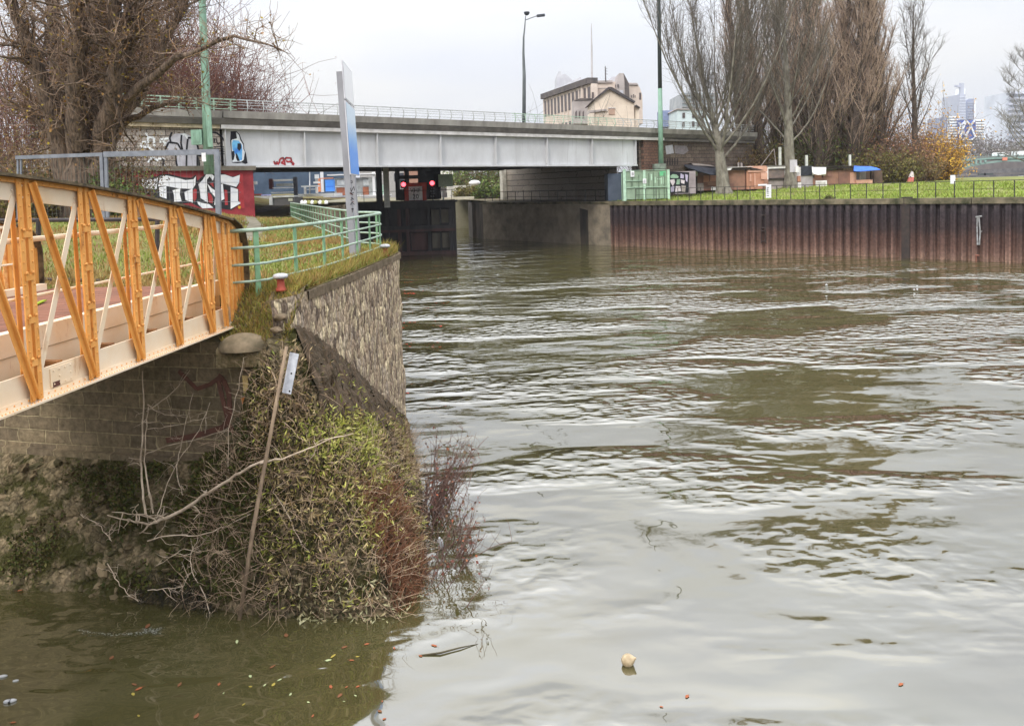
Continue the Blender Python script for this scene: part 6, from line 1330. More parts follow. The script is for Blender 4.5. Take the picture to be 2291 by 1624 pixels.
    for f in (.5, .93): c = p0.lerp(p1, f)+w*(.02 if f < .8 else .05); mb.tube([c+nn*.007, c+nn*.012], .016, 8)
    h = mb.build('hole', _mats['spray_black'], o); 
debris()
# ================================================================== RIGHT QUAY FENCE AND SIGNS
def quay_fence():
    t = thing('quay_fence', WA+WD*20-WN*.45+Vector((0, 0, 4.5)), 'thin dark post and rail fence along the right quay above the sheet piling', 'fence')
    m = mat('fence_dark', A(66, 66, 60, .9), A(50, 48, 44, .9), scale=5, rough=.7)
    def p(u, z): q = WA+WD*u-WN*.42; return Vector((q.x, q.y, 4.48+z))
    u = 3.0
    while u < 48:
        mb = MB(); mb.bar(p(u, 0), p(u, 1.2), .055, .055); mb.build('post', m, t); u += 1.27
    for a, b in ((3.0, 29.3), (30.2, 48)):
        for z, r in ((1.19, .045), (.62, .022)):
            mb = MB(); mb.bar(p(a, z), p(b, z), r, r); mb.build('rail', m, t)
    def onf(px, py): return onpl(px, py, WA-WN*.36, WN)
    s = thing('gauge_sign', onf(1719, 443), 'white upright sign board with black marks on the right quay fence', 'sign')
    a, b = onf(1719.5, 413), onf(1719.5, 443); w = (onf(1725, 430)-onf(1713.5, 430)).length
    mb = MB(); mb.bar(a, b, w, .05, side=WD); recalc(mb.build('board', mat('board_white', A(232, 234, 236, .85), A(210, 212, 214, .85), scale=3), s))
    mk = _mats['letter_black']
    for k, (py, h) in enumerate(((420, .12), (424, .16), (428.5, .16), (433, .14), (438, .2))):
        c = onf(1718.5, py)+WN*.035; mb = MB(); mb.bar(c-WD*.10, c+WD*(.10-.03*(k % 2)), .05, .006, side=(0, 0, 1))
        if k in (1, 2): mb.bar(c-WD*.08-Vector((0, 0, h/2)), c-WD*.08+Vector((0, 0, h/2)), .04, .006, side=WD)
        mb.build('mark', mk, s)
    mb = MB(); q = onf(1706, 414); mb.box((q.x, q.y, q.z), (.75, .06, .14)); recalc(mb.build('bracket', _mats['board_white'], s))
    q = onf(2346*.0+2341*.0+1808.6+.2105*1535, 337.6+.2105*305); mb = MB(); mb.box(tuple(q), (.34, .05, .62)); recalc(solo(mb, 'notice_sign', _mats['board_white'], 'small white notice on the right quay fence below the golden bushes', 'sign'))
quay_fence()
# ================================================================== CONTAINER AND HUTS
def hut_pt(px, py, Y): return at(px, py, Y)
def board(name, x0, y0, x1, y1, Y, th, m, label, cat, group=None):
    a, b = at(x0, y1, Y), at(x1, y0, Y); mb = MB(); mb.box(((a.x+b.x)/2, Y+th/2, (a.z+b.z)/2), (abs(b.x-a.x), th, abs(b.z-a.z))); return recalc(solo(mb, name, m, label, cat, group))
def slab(x0, y0, x1, y1, Y, th, m, name, parent, dy=0):
    a, b = at(x0, y1, Y), at(x1, y0, Y); mb = MB(); mb.box(((a.x+b.x)/2, Y+dy+th/2, (a.z+b.z)/2), (abs(b.x-a.x), th, abs(b.z-a.z))); return recalc(mb.build(name, m, parent))
def container():
    Y = 80.5; mg = mat('container_green', A(140, 160, 136, .85), A(118, 136, 116, .85), scale=1.5, rough=.6); ml = mat('container_frame', A(176, 204, 180, .8), A(150, 178, 156, .8), scale=4, rough=.55); md = mat('door_slate', A(72, 80, 92, .65), A(60, 68, 80, .65), scale=1.5, rough=.7)
    t = thing('container', at(1446, 447, Y), 'pale green steel container with framed double doors by the right abutment', 'container')
    slab(1397, 381, 1497, 447, Y, 4.5, mg, 'body', t)
    for (a, b, c, d) in ((1395, 379, 1400, 450), (1440, 381, 1444, 447), (1494, 379, 1498, 447), (1395, 379, 1498, 383), (1400, 418, 1496, 420), (1400, 404, 1440, 406)):
        slab(a, b, c, d, Y-.12, .11, ml, 'frame', t)
    for (a, b, c, d) in ((1414, 384, 1415.5, 416), (1429, 392, 1430, 446), (1412, 405, 1413, 417), (1424, 424, 1425, 440), (1451, 388, 1452.5, 416), (1462, 386, 1463, 446), (1474, 386, 1475, 446), (1486, 386, 1487, 446)):
        slab(a, b, c, d, Y-.08, .07, mat('container_rib', A(104, 122, 102, .8), scale=4), 'rib', t)
    slab(1476, 383, 1489, 394, Y-.03, .02, mat('spray_green', A(84, 170, 120, .8), A(110, 176, 130, .8), scale=2), 'graffiti', t)
    for (a, b, c, d) in ((1456, 390, 1459, 404), (1465, 396, 1467, 410), (1470, 400, 1478, 402), (1479, 398, 1481, 412), (1484, 396, 1486, 412)): slab(a, b, c, d, Y-.03, .02, _mats['container_frame'], 'graffiti', t)
    for (a, b, c, d) in ((1411, 383, 1419, 396), (1438.5, 400, 1446, 411)): slab(a, b, c, d, Y-.18, .04, _mats['board_white'], 'notice', t)
    for k in range(3): slab(1440, 403+2.4*k, 1444.5, 404+2.4*k, Y-.20, .015, mat('print_grey', A(120, 120, 124, .8)), 'print', t)
    for k in range(3): slab(1413.5+k*1.6, 386, 1414.2+k*1.6, 393, Y-.20, .015, _mats['print_grey'], 'print', t)
    t = thing('steel_shed', at(1377, 450, 82), 'plain dark slate steel shed between the underpass and the green container', 'shed')
    slab(1361, 388, 1391, 450, 82, 3, md, 'body', t); slab(1391.5, 388, 1394.5, 452, 81.9, .2, ml, 'corner_post', t)
container()
def huts():
    Y = 88.0
    br1 = mat('hut_brown', A(156, 116, 96, .85), A(126, 98, 84, .85), scale=.9, rough=.9, bump=.3); br2 = mat('hut_red_brown', A(138, 102, 88, .85), A(116, 88, 78, .85), scale=.9, rough=.9); orr = mat('hut_orange', A(184, 134, 108, .85), A(158, 114, 94, .85), scale=1.2); gy = mat('hut_grey', A(158, 148, 142, .85), A(128, 120, 116, .85), scale=1.2); wh = mat('hut_white', A(226, 224, 222, .85), A(196, 192, 190, .85), scale=1.3); pk = mat('hut_salmon', A(204, 160, 140, .85), A(184, 138, 118, .85), scale=1.5); bk = mat('tarp_black', A(48, 50, 58, .7), A(34, 36, 42, .7), scale=1.0, rough=.5, bump=.8, bscale=1.4, dist=.2); dk = mat('hut_dark', A(56, 50, 48, .7), scale=2); rf = mat('roof_felt', A(150, 146, 140, 1.2), A(104, 98, 92, 1.2), scale=1.0, bump=.3)
    XA, XB = (1498, 1552, 1612, 1676, 1684, 1722, 1768, 1772, 1797, 1816, 1842, 1866, 1887, 1896, 1985, 1990, 2066), (1497, 1542, 1615, 1668, 1672, 1716, 1763, 1765, 1779, 1791, 1816, 1823, 1846, 1848, 1914, 1918, 1970)
    fx = lambda x: float(np.interp(x, XA, XB))
    def sl(x0, y0, x1, y1, m, name, parent, dy=0.0, th=.3): return slab(fx(x0), y0, fx(x1), y1, Y, th, m, name, parent, dy)
    def prism(pts, m, name, parent, dy, th): mb = MB(); mb.prism([at(fx(x), y, Y+dy) for x, y in pts], (0, th, 0)); return recalc(mb.build(name, m, parent))
    # painted block wall
    t = thing('painted_wall', at(1522, 432, Y-3), 'small wall covered in black green and lilac graffiti right of the green container', 'wall')
    sl(1498, 384, 1552, 434, mat('wall_lilac', A(150, 140, 142, .85), A(128, 118, 120, .85), scale=1.2), 'wall_face', t, -3, .5)
    bkx = _mats['spray_black']; gn = mat('spray_mint', A(140, 168, 144, .85), scale=2); gp = mat('spray_mauve', A(176, 168, 190, .85), scale=2); wt = mat('spray_pink', A(206, 196, 200, .85), scale=2)
    def gf(pts, m, o): prism(pts, m, 'graffiti', t, -3.02-o, .01)
    gf([(1498, 384), (1552, 386), (1550, 432), (1500, 432)], bkx, .01)
    for pts, m in (([(1501, 394), (1508, 390), (1518, 391), (1524, 396), (1522, 399), (1502, 399)], gn), ([(1500, 403), (1512, 401), (1514, 408), (1508, 417), (1503, 410)], wt), ([(1519, 402), (1527, 401), (1526, 413), (1517, 413)], gn), ([(1529, 388), (1538, 392), (1537, 400), (1528, 399)], gp), ([(1529, 402), (1540, 404), (1539, 412), (1530, 410)], wt), ([(1516, 417), (1528, 417), (1530, 428), (1514, 430)], wt), ([(1531, 415), (1543, 416), (1541, 430), (1532, 429)], gy), ([(1502, 419), (1512, 417), (1511, 429), (1503, 430)], gp), ([(1541, 390), (1549, 392), (1547, 408), (1543, 405)], gp)): gf(pts, m, .03)
    # 1 hut under the drooping black tarpaulin
    t = thing('hut', at(1575, 425, Y), 'patchwork hut under a drooping dark blue tarpaulin left of the forking pale tree', 'hut', 'makeshift huts on the right bank')
    sl(1549, 386, 1612, 428, br2, 'wall', t, 0, 3.2); sl(1552, 410, 1578, 428, gy, 'patch', t, -.1, .09); sl(1578, 393, 1588, 408, orr, 'patch', t, -.1, .09); sl(1590, 391, 1602, 406, orr, 'patch', t, -.12, .1); sl(1586, 406, 1604, 415, br1, 'patch', t, -.11, .09); sl(1555, 384, 1567, 394, wh, 'patch', t, -.14, .1); sl(1562, 396, 1566, 428, dk, 'post', t, -.2, .15); sl(1592, 418, 1600, 426, wh, 'patch', t, -.2, .15)
    mb = MB(); c = [(1531, 370, -1.2), (1560, 373, -1.4), (1590, 379, -1.4), (1606, 381, -1.2)]; lo = [(1540, 376, -1.9), (1565, 384, -2.1), (1590, 391, -2.0), (1608, 392, -1.6)]; up = [(1531, 367, 3), (1560, 368, 3), (1590, 371, 3), (1606, 374, 3)]
    rows = [[at(x, y, Y+d) for x, y, d in r] for r in (lo, c, up)]
    for r in rows: mb.v += [tuple(p) for p in r]
    mb.f += [(i*4+j, i*4+j+1, i*4+5+j, i*4+4+j) for i in range(2) for j in range(3)]; o = mb.build('tarpaulin', bk, t); m_ = o.modifiers.new('thickness', 'SOLIDIFY'); m_.thickness = .08
    prism([(1555, 365), (1590, 369), (1600, 373), (1560, 370)], gy, 'roof_sheet', t, .5, 2.5)
    # 2 brown hut
    t = thing('hut', at(1660, 424, Y), 'brown boarded hut with a ragged pale roof edge right of the forking pale tree', 'hut', 'makeshift huts on the right bank')
    sl(1612, 380, 1676, 426, br1, 'wall', t, .2, 3.2); sl(1612, 373, 1692, 376, wh, 'roof_edge', t, -.5, 4); sl(1612, 376, 1694, 382, dk, 'fascia', t, -.25, .2); sl(1618, 411, 1645, 426, br2, 'patch', t, .08, .1); sl(1676, 380, 1684, 426, dk, 'gap', t, .4, 3); prism([(1612, 378), (1640, 376), (1636, 381), (1615, 383)], wh, 'torn_sheet', t, -.6, .1)
    sl(1614, 352, 1616.5, 425, wh, 'post', t, -.5, .12)
    # 3 orange hut
    t = thing('hut', at(1700, 424, Y), 'orange and salmon board hut left of the white framed hut', 'hut', 'makeshift huts on the right bank')
    sl(1681, 381, 1722, 424, orr, 'wall', t, 0, 3); sl(1684, 371, 1722, 386, pk, 'patch', t, -.12, .1); prism([(1688, 375), (1702, 377), (1716, 381), (1690, 381)], dk, 'opening', t, -.2, .05); sl(1710, 386, 1722, 402, pk, 'patch', t, -.14, .1); sl(1716, 402, 1724, 420, br1, 'patch', t, -.14, .1); sl(1697, 388, 1699, 420, pk, 'batten', t, -.16, .1); sl(1688, 390, 1691, 406, pk, 'batten', t, -.16, .1)
    sl(1671, 364, 1675, 374, gy, 'chimney', t, 1.0, .4); sl(1663, 363, 1666, 375, gy, 'chimney', t, 1.0, .3)
    # 4 white framed hut
    t = thing('hut', at(1745, 424, Y), 'white framed hut with a glazed front in the middle of the row', 'hut', 'makeshift huts on the right bank')
    sl(1722, 376, 1764, 425, gy, 'wall', t, .3, 3); sl(1721, 372, 1768, 378, wh, 'frame', t, -.1, .35); sl(1762, 376, 1768, 430, wh, 'frame', t, -.1, .3); sl(1720, 378, 1724, 424, wh, 'frame', t, -.1, .2); sl(1725, 379, 1761, 399, mat('hut_glass', A(130, 112, 104, .8), A(96, 88, 84, .8), scale=.8, rough=.15), 'window', t, .15, .1); sl(1724, 399, 1762, 402, dk, 'sill', t, .05, .2); sl(1720, 370, 1760, 373, rf, 'roof', t, -.2, 4)
    sl(1751.5, 329, 1756, 373, mat('pipe_white', A(206, 208, 200, .85), scale=4), 'flue_pipe', t, .4, .22)
    mb = MB(); mb.bar(at(1702, 372, Y+1), at(1731, 334, Y+1.5), .07, .05); mb.bar(at(1736, 372, Y+1), at(1732, 334, Y+1.5), .07, .05); recalc(solo(mb, 'ladder', gy, 'leaning trestle of thin poles behind the white framed hut', 'ladder'))
    # 5 grey cabinet at the branchy tree
    t = thing('cabinet', at(fx(1780), 425, Y-.5), 'tall pale grey cabinet standing in front of the branchy pale tree', 'cabinet')
    sl(1769, 358, 1797, 386, mat('cab_grey', A(188, 184, 188, .85), A(168, 164, 168, .85), scale=2), 'body', t, -.6, .9); sl(1772, 386, 1796, 428, gy, 'base', t, -.5, .9); sl(1789, 372, 1800, 386, wh, 'panel', t, -.8, .2); sl(1798, 374, 1816, 405, wh, 'panel', t, -.1, .5); sl(1802, 394, 1813, 407, orr, 'panel', t, -.3, .2); sl(1803, 408, 1815, 422, wh, 'panel', t, -.3, .2)
    # 6 black tarpaulin hut
    t = thing('hut', at(fx(1840), 424, Y), 'low hut under black sheeting with a white cloth and a framed poster', 'hut', 'makeshift huts on the right bank')
    sl(1812, 388, 1866, 425, gy, 'wall', t, .2, 3); sl(1816, 371, 1846, 393, bk, 'tarpaulin', t, -.2, 3.5); sl(1816, 393, 1848, 424, mat('hut_grey_sheet', A(172, 166, 166, .85), A(146, 140, 140, .85), scale=1.2), 'patch', t, -.05, .2); sl(1852, 398, 1882, 424, br1, 'patch', t, 0, .3); sl(1866, 385, 1880, 400, orr, 'patch', t, .05, .2)
    mb = MB(); P = [(1842, 374), (1858, 375), (1876, 375), (1896, 375)]; Q = [(1845, 386), (1856, 389), (1872, 391), (1894, 389)]; Rr = [(1850, 392), (1856, 390), (1872, 390), (1890, 392)]
    for r, d in ((P, -.5), (Q, -.8), (Rr, -.6)): mb.v += [tuple(at(fx(x), y, Y+d)) for x, y in r]
    mb.f += [(i*4+j, i*4+j+1, i*4+5+j, i*4+4+j) for i in range(2) for j in range(3)]; o = mb.build('cloth', wh, t); m_ = o.modifiers.new('thickness', 'SOLIDIFY'); m_.thickness = .06
    sl(1861, 404, 1887, 424, wh, 'poster', t, -.5, .08); sl(1864, 407, 1884, 421, mat('poster_print', A(200, 196, 190, .85), A(140, 136, 130, .85), scale=1.6), 'poster_print', t, -.54, .03)
    # 7 long brown hut
    t = thing('hut', at(fx(1920), 412, Y), 'long brown hut with a flat grey roof and two white flue posts', 'hut', 'makeshift huts on the right bank')
    sl(1886, 380, 1985, 422, br1, 'wall', t, .4, 4); sl(1903, 383, 1918, 396, br2, 'patch', t, .3, .08); sl(1938, 384, 1972, 414, br2, 'patch', t, .3, .08); sl(1885, 414, 1946, 415, br2, 'batten', t, .3, .08); sl(1865, 373, 1990, 379, dk, 'fascia', t, -.1, .3); sl(1834, 371, 1986, 374, rf, 'roof', t, -.3, 5); sl(1972, 386, 1990, 420, pk, 'patch', t, .25, .12)
    wp = _mats['pipe_white']
    for x in (1806, 1963+5): pass
    sl(1833, 347, 1838, 376, wp, 'flue_pipe', t, .6, .25); sl(1974, 346, 1979, 372, wp, 'flue_pipe', t, .6, .25)
    # 8 awning
    t = thing('awning_booth', at(fx(2000), 415, Y), 'open booth under a bright blue tarpaulin at the right end of the huts', 'booth')
    bl_ = mat('tarp_blue', A(44, 92, 196, .85), A(60, 110, 210, .85), scale=1.4, rough=.45)
    mb = MB(); P = [(1980, 373), (2000, 374), (2030, 374), (2052, 377)]; Q = [(1979, 384), (2000, 385), (2030, 383), (2066, 381)]
    for r, d in ((P, 2.5), (P, -.3), (Q, -.9)): mb.v += [tuple(at(fx(x), y, Y+d)) for x, y in r]
    mb.f += [(i*4+j, i*4+j+1, i*4+5+j, i*4+4+j) for i in range(2) for j in range(3)]; o = mb.build('tarpaulin', bl_, t); m_ = o.modifiers.new('thickness', 'SOLIDIFY'); m_.thickness = .08
    sl(1987, 402, 2040, 418, pk, 'counter', t, 0, 2); sl(1998, 385, 2001, 404, gy, 'post', t, 0, .15); sl(2034, 384, 2037, 404, dk, 'post', t, 0, .15); sl(2004, 386, 2030, 403, mat('booth_sheet', A(136, 136, 138, .85), scale=1.5), 'back_sheet', t, 2.2, .1)
    # red and white sign/cone on the grass
    mb = MB(); q = at(2159, 420, 92); 
    mb.prism([at(2130+3, 417, 92), at(2158, 382, 92), at(2164, 388, 92), at(2160, 417, 92)], (0, .25, 0)); 
def far_marks():
    Y = 93.0; t = thing('buoy_marker', at(2156, 418, Y), 'leaning red and white navigation marker under the lone poplar', 'marker')
    P = lambda x, y: at(1868.9+.1931*x, 120.6+.1931*y, Y)
    mb = MB(); mb.prism([P(840, 1490), P(862, 1430), P(912, 1430), P(905, 1490)], (0, .3, 0)); recalc(mb.build('lower_half', mat('marker_red', A(206, 120, 112, .85), scale=3), t))
    mb = MB(); mb.prism([P(862, 1429), P(890, 1360), P(905, 1375), P(912, 1429)], (0, .3, 0)); recalc(mb.build('upper_half', mat('marker_white', A(224, 214, 216, .85), scale=3), t))
huts(); far_marks()
def board_fence():
    t = thing('board_fence', at(1760, 425, 91), 'patched brown board fence running behind the whole row of huts', 'fence')
    rng = np.random.default_rng(66); x = 1545.0; ms = [mat('fence_board_dark', A(104, 84, 72, .85), A(82, 70, 62, .85), scale=1.2, rough=.95), mat('fence_board_brown', A(140, 108, 90, .85), A(112, 90, 78, .85), scale=1.2, rough=.95), mat('fence_board_grey', A(140, 132, 124, .85), A(112, 106, 100, .85), scale=1.2, rough=.95)]
    while x < 1962:
        w = 9+rng.random()*14; y = 378+rng.random()*9; slab(x, y, x+w-.4, 426, 91+.3*rng.random(), .12, ms[rng.integers(0, 3)], 'board_panel', t); x += w
board_fence()
# ================================================================== UNDER THE BRIDGE: BOATS AND WORKBOATS
def under():
    wh = mat('boat_white', A(226, 228, 226, .62), A(200, 200, 196, .62), scale=2, rough=.5); gy = mat('boat_grey', A(150, 152, 150, .6), A(120, 122, 120, .6), scale=2); brn = mat('boat_brown', A(150, 96, 72, .6), A(130, 84, 66, .6), scale=2); blu = mat('boat_blue', A(70, 128, 206, .6), A(60, 112, 190, .6), scale=2, rough=.5); org = mat('boat_orange', A(196, 120, 76, .6), scale=3); dk = mat('boat_dark', A(44, 46, 52, .5), scale=3); gn = mat('boat_green', A(150, 182, 160, .6), scale=3); glass = mat('boat_glass', A(150, 156, 158, .6), A(190, 192, 190, .6), scale=2, rough=.2)
    P = lambda x, y: (542.6+.14735*x, 361.7+.14735*y)
    def sl(Y, x0, y0, x1, y1, m, name, parent, dy=0.0, th=.4):
        a, b = P(x0, y0), P(x1, y1); return slab(a[0], a[1], b[0], b[1], Y, th, m, name, parent, dy)
    # houseboat with white roof
    Y = 108; t = thing('houseboat', at(*P(1600, 560), Y), 'white roofed houseboat with brown panels moored behind the pylon', 'boat')
    sl(Y, 1290, 175, 2060, 215, wh, 'roof', t, -.3, 4); sl(Y, 1240, 500, 2200, 545, wh, 'hull', t, -.5, 4.5); sl(Y, 1380, 235, 2010, 510, gy, 'cabin_wall', t, .6, 3)
    for a, b, c, d in ((1425, 275, 1555, 360), (1825, 275, 1905, 370)): sl(Y, a, b, c, d, glass, 'window', t, .5, .1)
    for a, b, c, d in ((1420, 395, 1575, 515), (1820, 385, 1905, 510)): sl(Y, a, b, c, d, brn, 'panel', t, .48, .1)
    sl(Y, 1390, 370, 1610, 388, wh, 'rail', t, .3, .1); sl(Y, 1980, 160, 2005, 510, wh, 'post', t, 0, .2); sl(Y, 2045, 150, 2070, 350, wh, 'post', t, 0, .2); sl(Y, 1195, 145, 1225, 470, wh, 'post', t, -.2, .2); sl(Y, 2040, 350, 2130, 500, gn, 'side_panel', t, 0, .3); sl(Y, 1920, 240, 1970, 510, gy, 'ladder', t, .1, .1)
    Y = 104; t = thing('blue_cabinet', at(*P(1320, 470), Y), 'bright blue locker standing left of the houseboat cabin', 'cabinet'); sl(Y, 1260, 275, 1380, 455, blu, 'body', t, 0, .8); sl(Y, 1262, 375, 1378, 386, mat('boat_blue_dark', A(56, 92, 190, .6)), 'seam', t, -.02, .02)
    t = thing('orange_frame', at(*P(1160, 470), 105), 'orange pipe frame beside the blue locker', 'frame'); sl(105, 1150, 245, 1370, 265, org, 'top_bar', t); sl(105, 1150, 265, 1175, 460, org, 'post', t)
    # stacked boats
    Y = 98; t = thing('boat_rack', at(*P(620, 560), Y), 'dark two post boat rack holding stacked white hulls under the bridge', 'rack')
    for k, (x0, y0, x1, y1) in enumerate(((460, 262, 775, 300), (455, 385, 780, 410), (430, 455, 785, 480), (470, 505, 790, 540))):
        a, b = P(x0, y0), P(x1, y1); p0, p1 = at(a[0], b[1], Y), at(b[0], a[1], Y); mb = MB()
        prof = [(0, 0), (.08, -.15), (.85, -.15), (1, 0), (1, .25), (0, .25)]; w = p1.x-p0.x; h = p1.z-p0.z
        mb.prism([Vector((p0.x+f*w, Y, p0.z+(g+.15)*h*2.2)) for f, g in prof], (0, 1.4, 0)); recalc(solo(mb, 'boat', wh, ('topmost white hull stacked on the boat rack', 'second white hull from the top on the boat rack', 'second white hull from the bottom on the boat rack', 'lowest white hull on the boat rack')[k], 'boat', 'white hulls stacked on the boat rack'))
    a, b = P(510, 330), P(760, 380); board('boat_cover', a[0], a[1], b[0], b[1], Y+.2, 1.2, gy, 'grey boat cover folded between the upper hulls on the rack', 'cover'); sl(Y, 395, 260, 450, 420, mat('rack_maroon', A(70, 44, 48, .5)), 'rack_post', t, .2, .3); sl(Y, 790, 235, 830, 545, dk, 'rack_post', t, -.3, .4)
    t = thing('work_table', at(*P(1030, 520), 100), 'white trestle table left of the orange frame', 'table'); sl(100, 890, 362, 1135, 390, wh, 'table_top', t, 0, 1.2); sl(100, 935, 390, 955, 490, wh, 'leg', t); sl(100, 1110, 390, 1135, 480, wh, 'leg', t); sl(100, 940, 415, 1120, 430, wh, 'brace', t)
    t = thing('pontoon', at(*P(1000, 520), 101.5), 'pale pontoon deck under the bridge', 'pontoon'); sl(101.5, 830, 480, 1390, 540, wh, 'deck', t, 0, 5); sl(101.5, 900, 540, 1620, 575, mat('pontoon_rust', A(140, 128, 110, .6), A(110, 84, 72, .6), scale=1), 'fender', t, 0, .4)
    t = thing('outboard_motor', at(*P(1130, 340), 102), 'pale upright outboard motor on the pontoon', 'motor'); sl(102, 1095, 195, 1150, 260, wh, 'cowl', t, 0, .4); sl(102, 1105, 260, 1140, 330, gy, 'shaft', t, .05, .25); sl(102, 1075, 305, 1170, 335, wh, 'bracket', t, 0, .3)
    mb = MB(); a = at(*P(1021, 500), 101); b = at(*P(1019, 150), 101); mb.tube([a, b], .07, 6); recalc(solo(mb, 'thin_post', wh, 'thin white pole standing behind the trestle table', 'pole'))
    # clutter left
    [board('crate', *P(q[0], q[1]), *P(q[2], q[3]), 92+q[4], .4, q[5], q[6], 'crate', 'crates beside the painted wall under the bridge') for q in ((20, 290, 115, 340, 0, gy, 'pale grey crate on top of the pile beside the painted wall'), (30, 340, 120, 439, .1, mat('crate_olive', A(96, 98, 84, .6)), 'olive crate in the middle of the pile beside the painted wall'), (40, 440, 75, 520, -.1, mat('crate_green', A(40, 110, 84, .6)), 'green crate at the bottom of the pile beside the painted wall'))]
    t = thing('standing_fan', at(*P(180, 440), 93), 'white fan shaped lamp on a stem among the crates', 'lamp'); sl(93, 150, 300, 215, 350, wh, 'head', t, 0, .2); sl(93, 155, 350, 172, 440, wh, 'stem', t, 0, .1)
    t = thing('dinghy', at(*P(280, 575), 90), 'small white dinghy lying under the bridge left of the rack', 'boat'); a, b = P(160, 520), P(410, 575); p0, p1 = at(a[0], b[1], 90), at(b[0], a[1], 90); mb = MB(); w = p1.x-p0.x; h = p1.z-p0.z
    mb.prism([Vector((p0.x+f*w, 90, p0.z+g*h)) for f, g in ((.06, 0), (.9, 0), (1, 1.1), (.95, 1.0), (.1, .9), (0, .95))], (0, 1.3, 0)); recalc(mb.build('hull', wh, t)); sl(90, 270, 500, 390, 522, mat('boat_lilac', A(150, 150, 190, .6)), 'cover', t, .3, .8); sl(90, 140, 490, 260, 515, mat('boat_red', A(130, 60, 54, .6)), 'plank', t, .3, .6)
    # dark underpass back wall
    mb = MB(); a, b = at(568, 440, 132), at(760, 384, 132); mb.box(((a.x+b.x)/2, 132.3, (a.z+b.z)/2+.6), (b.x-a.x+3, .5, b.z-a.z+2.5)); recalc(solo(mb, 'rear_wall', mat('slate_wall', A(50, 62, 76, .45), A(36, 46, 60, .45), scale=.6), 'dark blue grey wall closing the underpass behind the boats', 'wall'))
    # dark block at the foot of the path
    t = thing('storage_box', at(*P(600, 640), 58.5), 'dark low storage box where the path goes under the bridge', 'box'); sl(58.5, 470, 545, 780, 665, mat('box_dark', A(74, 72, 70, .6), A(56, 56, 56, .6), scale=1), 'body', t, 0, 2.5); sl(58.5, 420, 530, 460, 660, gy, 'post', t, -.2, .3); sl(58.5, 440, 515, 785, 548, gy, 'lid', t, -.1, 2.7); sl(58.5, 700, 560, 760, 600, mat('box_vest', A(150, 150, 132, .6)), 'label_plate', t, -.06, .05)
    for k, (x, m) in enumerate(((885, wh), (935, wh), (990, mat('sack_yellow', A(180, 180, 110, 1.2))), (1040, wh), (1085, _mats['sack_yellow']), (1160, wh), (1205, _mats['sack_yellow']), (1250, wh))):
        a = P(x, 600); b = P(x+38, 650); p0, p1 = at(a[0], b[1], 59), at(b[0], a[1], 59); mb = MB(); mb.lathe(((p0.x+p1.x)/2, 59, p0.z), [(.12, 0), (.15, .08), (.13, .2), (.08, .27), (.04, .3)], 8); solo(mb, 'sack', m, 'small white sack standing behind the lock railing' if m is wh else 'small yellow sack standing behind the lock railing', 'sack', 'white and yellow sacks behind the lock railing', smooth=True)
    # lock side fence far
    t = thing('lock_fence', (4, 100, 4.6), 'dark post fence along the far lock wall under the bridge', 'fence'); m = _mats['fence_dark']; prev = None
    for px in (1209+0, 1232, 1254, 1276, 1301, 1317, 1350): pass
    A0, B0 = Vector((-3.2, 100.0, 4.55)), Vector((9.9, 84.0, 4.5))
    for k in range(15):
        p = A0.lerp(B0, k/14); mb = MB(); mb.bar(p, p+Vector((0, 0, 1.15)), .07, .07); mb.build('post', m, t)
    mb = MB(); mb.bar(A0+Vector((0, 0, 1.15)), B0+Vector((0, 0, 1.15)), .06, .06); mb.build('rail', m, t)
    # pale low walls beyond the lock
    mb = MB(); p, q = at(1000, 432, 128), at(1155, 405, 128); mb.box(((p.x+q.x)/2, 128, 5.6), (q.x-p.x, .6, 2.3)); recalc(solo(mb, 'garden_wall', mat('garden_wall', A(190, 186, 176, .85), A(130, 126, 116, .85), scale=.5), 'long pale wall beyond the lock below the green bushes', 'wall'))
    mb = MB(); p, q = at(985, 440, 112), at(1060, 434, 112); mb.box(((p.x+q.x)/2, 112, 4.9), (q.x-p.x, 2.4, .35)); recalc(solo(mb, 'concrete_ledge', mat('ledge_pale', A(190, 182, 160, .8), scale=1), 'pale concrete ledge at the lock head right of the signals', 'ledge'))
    mb = MB(); p = at(1062, 412, 118); mb.lathe((p.x, 118, p.z-.3), [(.1, 0), (.6, .15), (.9, .5), (.5, .8), (.1, .85)], 10); recalc(solo(mb, 'covered_boat', wh, 'white covered boat top beyond the lock ledge', 'boat', smooth=True))
    for k, (px, Y, w, h, lab) in enumerate(((1010, 160, 6, 7.5, 'pale house seen through the gap right of the signals'), (935, 150, 5, 6, 'brownish house seen through the black cabin frame'), (870, 170, 12, 7, 'grey building far behind the gate posts'))):
        p = at(px, 420, Y); t = thing('house', Vector((p.x, Y, 4.8)), lab, 'house'); m = [mat('house_pale', A(222, 220, 212, .8)), mat('house_brown', A(150, 116, 100, .8)), mat('house_grey', A(150, 148, 146, .8))][k]
        mb = MB(); mb.box((p.x, Y+3, 4.8+h/2), (w, 6, h)); recalc(mb.build('wall', m, t)); mb = MB(); mb.prism([Vector((p.x-w/2-.3, Y-.3, 4.8+h)), Vector((p.x+w/2+.3, Y-.3, 4.8+h)), Vector((p.x, Y-.3, 4.8+h+1.6))], (0, 6.6, 0)); recalc(mb.build('roof', mat('house_roof', A(110, 100, 96, .8)), t)); mb = MB(); mb.box((p.x+w*.2, Y-.02, 4.8+h*.6), (w*.2, .1, h*.25)); recalc(mb.build('window', dk, t))
under()
